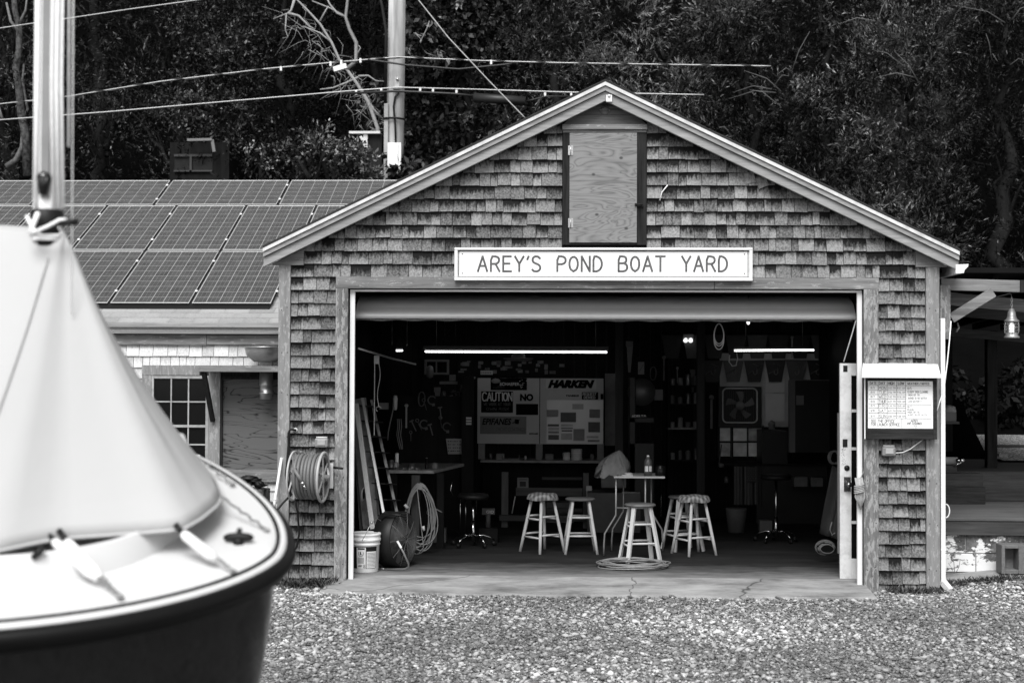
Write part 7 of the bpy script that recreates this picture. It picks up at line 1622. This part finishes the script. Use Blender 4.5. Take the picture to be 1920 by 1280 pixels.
for i, (px_, Y, tp, bt, Rx, n, lab) in enumerate(((480, 12.2, 262, 370, .8, 2800, 'pale leaved shrub behind the roof, left of its bigger neighbour'), (580, 12.0, 250, 370, .95, 4200, 'bright leaved shrub showing above the solar panels left of the pole'), (660, 12.3, 282, 370, .6, 2200, 'small shrub between the bright shrub and the pole'), (800, 12.6, 285, 400, .8, 5000, 'leafy shrub just right of the pole above the roof'))):
    tree(px_, Y, tp, bt, Rx, 'small' if i < 3 else 'broad', n, lab, M_sm if i < 3 else M_brd, 'bush', 91+i, (.15, 1), ncl=30, shape='round', group='shrubs behind the workshop roof')
# undergrowth covering the slope
cl = []
R = random.Random(77)
for i in range(420):
    x = R.uniform(-15, 15); y = R.uniform(11.5, 30); cl.append((x, y, hz(x, y)+.3, .9, .9, .55, R.uniform(0, .45)))
o = foliage('undergrowth', cl, 60000, 'small', M_drk, None, .8); tag(o, 'dark tangled undergrowth covering the hillside', None, None, 'stuff')
# bare tree
bt_ = thing('bare_tree', 'leafless grey tree with crooked bare branches left of the utility pole', 'tree', tuple(P(700, 330, 13.6)))
g = MB(); Yb = 13.6
def pl(pp, r0, r1, y=Yb): 
    q = [P(a, b, y) for a, b in pp]; n = len(q); g.tube(q, [r0+(r1-r0)*i/(n-1) for i in range(n)], 6)
pl([(712, 330), (708, 240), (690, 190), (668, 155), (650, 130), (636, 112), (622, 80), (600, 45), (575, 18), (552, -5), (540, -30)], .045, .014)
pl([(600, 40), (612, 18), (616, 12)], .02, .01); pl([(552, 0), (546, 20), (540, 25), (512, 36)], .03, .008); pl([(540, 25), (560, 30), (580, 50), (590, 55)], .028, .012); pl([(537, 26), (535, 55), (540, 70), (530, 72)], .016, .008)
pl([(622, 80), (600, 62), (575, 52), (565, 50)], .02, .008); pl([(650, 130), (668, 115), (668, 80), (655, 55), (648, 32), (652, 0), (655, -20)], .045, .025); pl([(648, 32), (632, 25), (618, 8), (612, -5)], .026, .012); pl([(645, 30), (620, 16), (585, 2)], .02, .01)
pl([(668, 105), (676, 90), (672, 85)], .018, .008); pl([(672, 145), (650, 155), (625, 165), (600, 168)], .024, .012); pl([(672, 143), (690, 142), (705, 152), (722, 153)], .022, .01)
pl([(690, 190), (700, 205), (715, 220)], .03, .015); pl([(778, 62), (790, 75), (800, 55), (805, 40)], .018, .008, 13.0); pl([(790, 75), (785, 85), (800, 100), (815, 105)], .018, .006, 13.0); pl([(790, 68), (775, 62)], .014, .006, 13.0)
R = random.Random(15)
for i in range(120):
    t = R.random(); a_ = P(545+t*170+R.uniform(-20, 20), 10+t*230+R.uniform(-20, 30), Yb); d = Vector((R.uniform(-.6, .6), R.uniform(-.2, .2), R.uniform(-.7, .5))); d *= R.uniform(.3, 1); g.tube([a_, a_+d*.4+Vector((.06, 0, .05)), a_+d], [.006, .0045, .002], 4)
obj('trunk', g, M_dead, bt_)
# old crooked trunk at the far left and twigs in the cedars
g = MB(); Yb = 13.2; pl([(52, 330), (48, 250), (40, 215), (36, 165), (30, 130), (36, 90), (36, 50), (28, 20), (25, -20)], .09, .05); pl([(40, 230), (52, 205), (42, 150), (45, 120)], .03, .02); pl([(12, 312), (30, 300), (42, 275), (44, 245), (40, 225)], .06, .05); pl([(36, 60), (20, 40), (12, 5)], .04, .02); pl([(36, 45), (48, 20), (50, 0)], .03, .015); pl([(5, 225), (-5, 195)], .03, .03)
ot = thing('old_tree', 'pair of crooked lichen spotted trunks at the far left behind the mast', 'tree', tuple(P(50, 335, 13.2))); obj('trunk', g, plain('lichen_bark', .10, .9, var=1.3, scale=16), ot)
bw2 = thing('twiggy_tree', 'thin tree with bare pale twigs tangled among the right hand cedars', 'tree', tuple(P(1560, 500, 13.0))); g = MB(); Yb = 12.9
for i in range(22):
    cx2, cy2 = R.choice([(1445, 190), (1465, 150), (1540, 10), (1895, 60), (1880, 110), (1620, 60), (1330, 230), (1700, 150)]); a_ = P(cx2+R.uniform(-25, 25), cy2+R.uniform(-25, 25), Yb-.4); d = Vector((R.uniform(-.9, .3), R.uniform(-.2, 0), R.uniform(-.2, .7))); g.tube([a_, a_+d*.45+Vector((0, 0, .09)), a_+d*R.uniform(.7, 1.2)], [.012, .009, .004], 4)
obj('branches', g, M_dead if False else M_twig, bw2)
# houses glimpsed in the wood
hs1 = thing('hillside_house', 'dark house gable with pale window frames glimpsed above the solar panels', 'house', tuple(P(360, 330, 20)))
YH = 14.4
g = MB(); a_, b_2 = P(318, 345, YH), P(402, 290, YH); g.box(a_.x, b_2.x+.3, YH, YH+3, a_.z-1, b_2.z+.25); obj('wall', g, M_inwall, hs1)
g = MB(); a_, b_2 = P(326, 322, YH-.05), P(398, 289, YH-.05); g.box(a_.x, b_2.x, YH-.06, YH-.01, b_2.z-.05, b_2.z); g.box(P(357, 300, YH).x, P(361, 300, YH).x, YH-.06, YH-.01, a_.z, b_2.z-.05); g.box(a_.x, b_2.x, YH-.06, YH-.01, a_.z, a_.z+.03); obj('window_frame', g, plain('dim_frame', .03, .7), hs1)
g = MB(); g.box(a_.x, b_2.x, YH-.012, YH-.002, a_.z+.03, b_2.z-.05); obj('window_pane', g, plain('dull_pane', .02, .5, spec=.1), hs1)
g = MB(); g.beam(P(352, 263, YH-.3), P(398, 262, YH-.3), .1, .05); g.beam(P(398, 262, YH-.3), P(402, 285, YH-.3), .06, .05, up=(0, 1, 0)); obj('roof_trim', g, plain('trim_pale', .14, .6), hs1)
hs2 = thing('hillside_house', 'white trimmed corner of a house glimpsed just left of the utility pole', 'house', tuple(P(690, 300, 14)))
YH = 13.0
g = MB(); a_, b_2 = P(678, 300, YH), P(716, 252, YH); g.box(a_.x, b_2.x, YH, YH+2, a_.z-1.0, b_2.z); obj('wall', g, M_dark, hs2)
g = MB(); g.box(P(656, 250, YH).x, P(714, 250, YH).x, YH-.1, YH, P(690, 252, YH).z, P(690, 247.5, YH).z); g.box(P(682, 250, YH).x, P(690, 250, YH).x, YH-.06, YH-.001, P(690, 278, YH).z, P(690, 252, YH).z); g.beam(P(676, 256, YH-.05), P(684, 268, YH-.05), .05, .05, up=(0, 1, 0)); obj('white_trim', g, M_white, hs2)
# shrubs on the bank seen through the porch
for i, (px_, Y, tp, bt, Rx, n, lab) in enumerate(((1830, 9.0, 690, 800, .5, 2600, 'leafy shrub in the shade left of the porch post'), (1905, 8.5, 740, 850, .7, 4200, 'leafy shrub seen through the porch right of its post'), (1960, 9.5, 650, 850, .9, 3500, 'larger shrub at the edge seen through the porch'))):
    R = random.Random(200+i); q = P(px_, (tp+bt)/2, Y); t = thing('bush', lab, 'bush', (q.x, Y, q.z-1.0), 'shrubs on the bank behind the porch'); cl = [(q.x+R.uniform(-1, 1)*Rx, Y+R.uniform(-.3, .3), q.z+R.uniform(-.4, .4), .3, .3, .22, R.uniform(.0, .35)) for _ in range(12)]
    foliage('crown', cl, n//2, 'broad', M_brd, t); g = MB(); branch(g, (q.x, Y, q.z-1.1), (q.x, Y, q.z), .03, .01, 5, .2, i, 5); obj('trunk', g, M_trk, t)
g = MB(); g.grid(lambda u, v: (3.6+u*12, 6.6+v*6, .2+v*3.4), 10, 10); tag(obj('bank', g, M_hill), 'shaded earth bank rising behind the porch', None, None, 'structure')
# ---- weeds along the walls
def weeds(pts, lab):
    Vs = []; Ss = []
    for x, y, z, hgt, sp, n in pts:
        m = n; ang = rng.uniform(0, 2*PI, m); b = np.stack([x+rng.normal(0, sp, m), y+rng.normal(0, .04, m), np.full(m, z)+rng.random(m)*hgt*.5], 1)
        d = np.stack([np.cos(ang)*.6, np.sin(ang)*.6, rng.uniform(.2, 1, m)], 1); d /= np.linalg.norm(d, axis=1, keepdims=True); nr = rv(m); nr -= d*(nr*d).sum(1)[:, None]; nr /= np.linalg.norm(nr, axis=1, keepdims=True)
        ln = rng.uniform(.4, 1, m)*hgt; V, s = quads(b, d, nr, ln, ln*.14+.003, rng.random(m)); Vs.append(V); Ss.append(s)
    V = np.concatenate(Vs); s = np.concatenate(Ss); me = mesh_np('weeds', V, np.arange(len(V)).reshape(-1, 4), s); me.materials.append(leafmat('weed_leaf', .03, .20)); o = bpy.data.objects.new('weeds', me); C.objects.link(o); tag(o, lab, None, None, 'stuff')
pts = [(P(x, 1085, -.1).x, -.12-.05*(i % 3), -.085, .11, .05, 60) for i, x in enumerate(range(535, 622, 9))]
pts += [(P(x, 1100, -.1).x, -.12, -.08, .07, .04, 45) for x in range(1672, 1765, 8)]
pts += [(P(x, 1090, .0).x, .15+.0*x, gz(P(x, 1090, 0).x, .1)-.0, .07, .06, 50) for x in range(1778, 1925, 9)]
weeds(pts, 'sparse weeds growing along the foot of the walls')
g = MB()
for a_ in ((1790, 1072, 1783, 1035), (1793, 1072, 1800, 1050), (1788, 1074, 1778, 1055)): g.tube([P(a_[0], a_[1], .5), P((a_[0]+a_[2])/2+2, (a_[1]+a_[3])/2, .48), P(a_[2], a_[3], .5)], .003, 4)
single('dry_stalks', g, M_grey, 'few dry stalks sticking up before the whitewashed blocks', 'plant')
# concrete kerb strip under the block wall
g = MB(); g.grid(lambda u, v: (3.53+3.5*u, .1+.56*v, gz(3.53+3.5*u, .2)+.025+.02*v), 12, 5, smooth=False); tag(obj('kerb', g, M_conc), 'worn concrete strip at the foot of the whitewashed wall', None, None, 'structure')
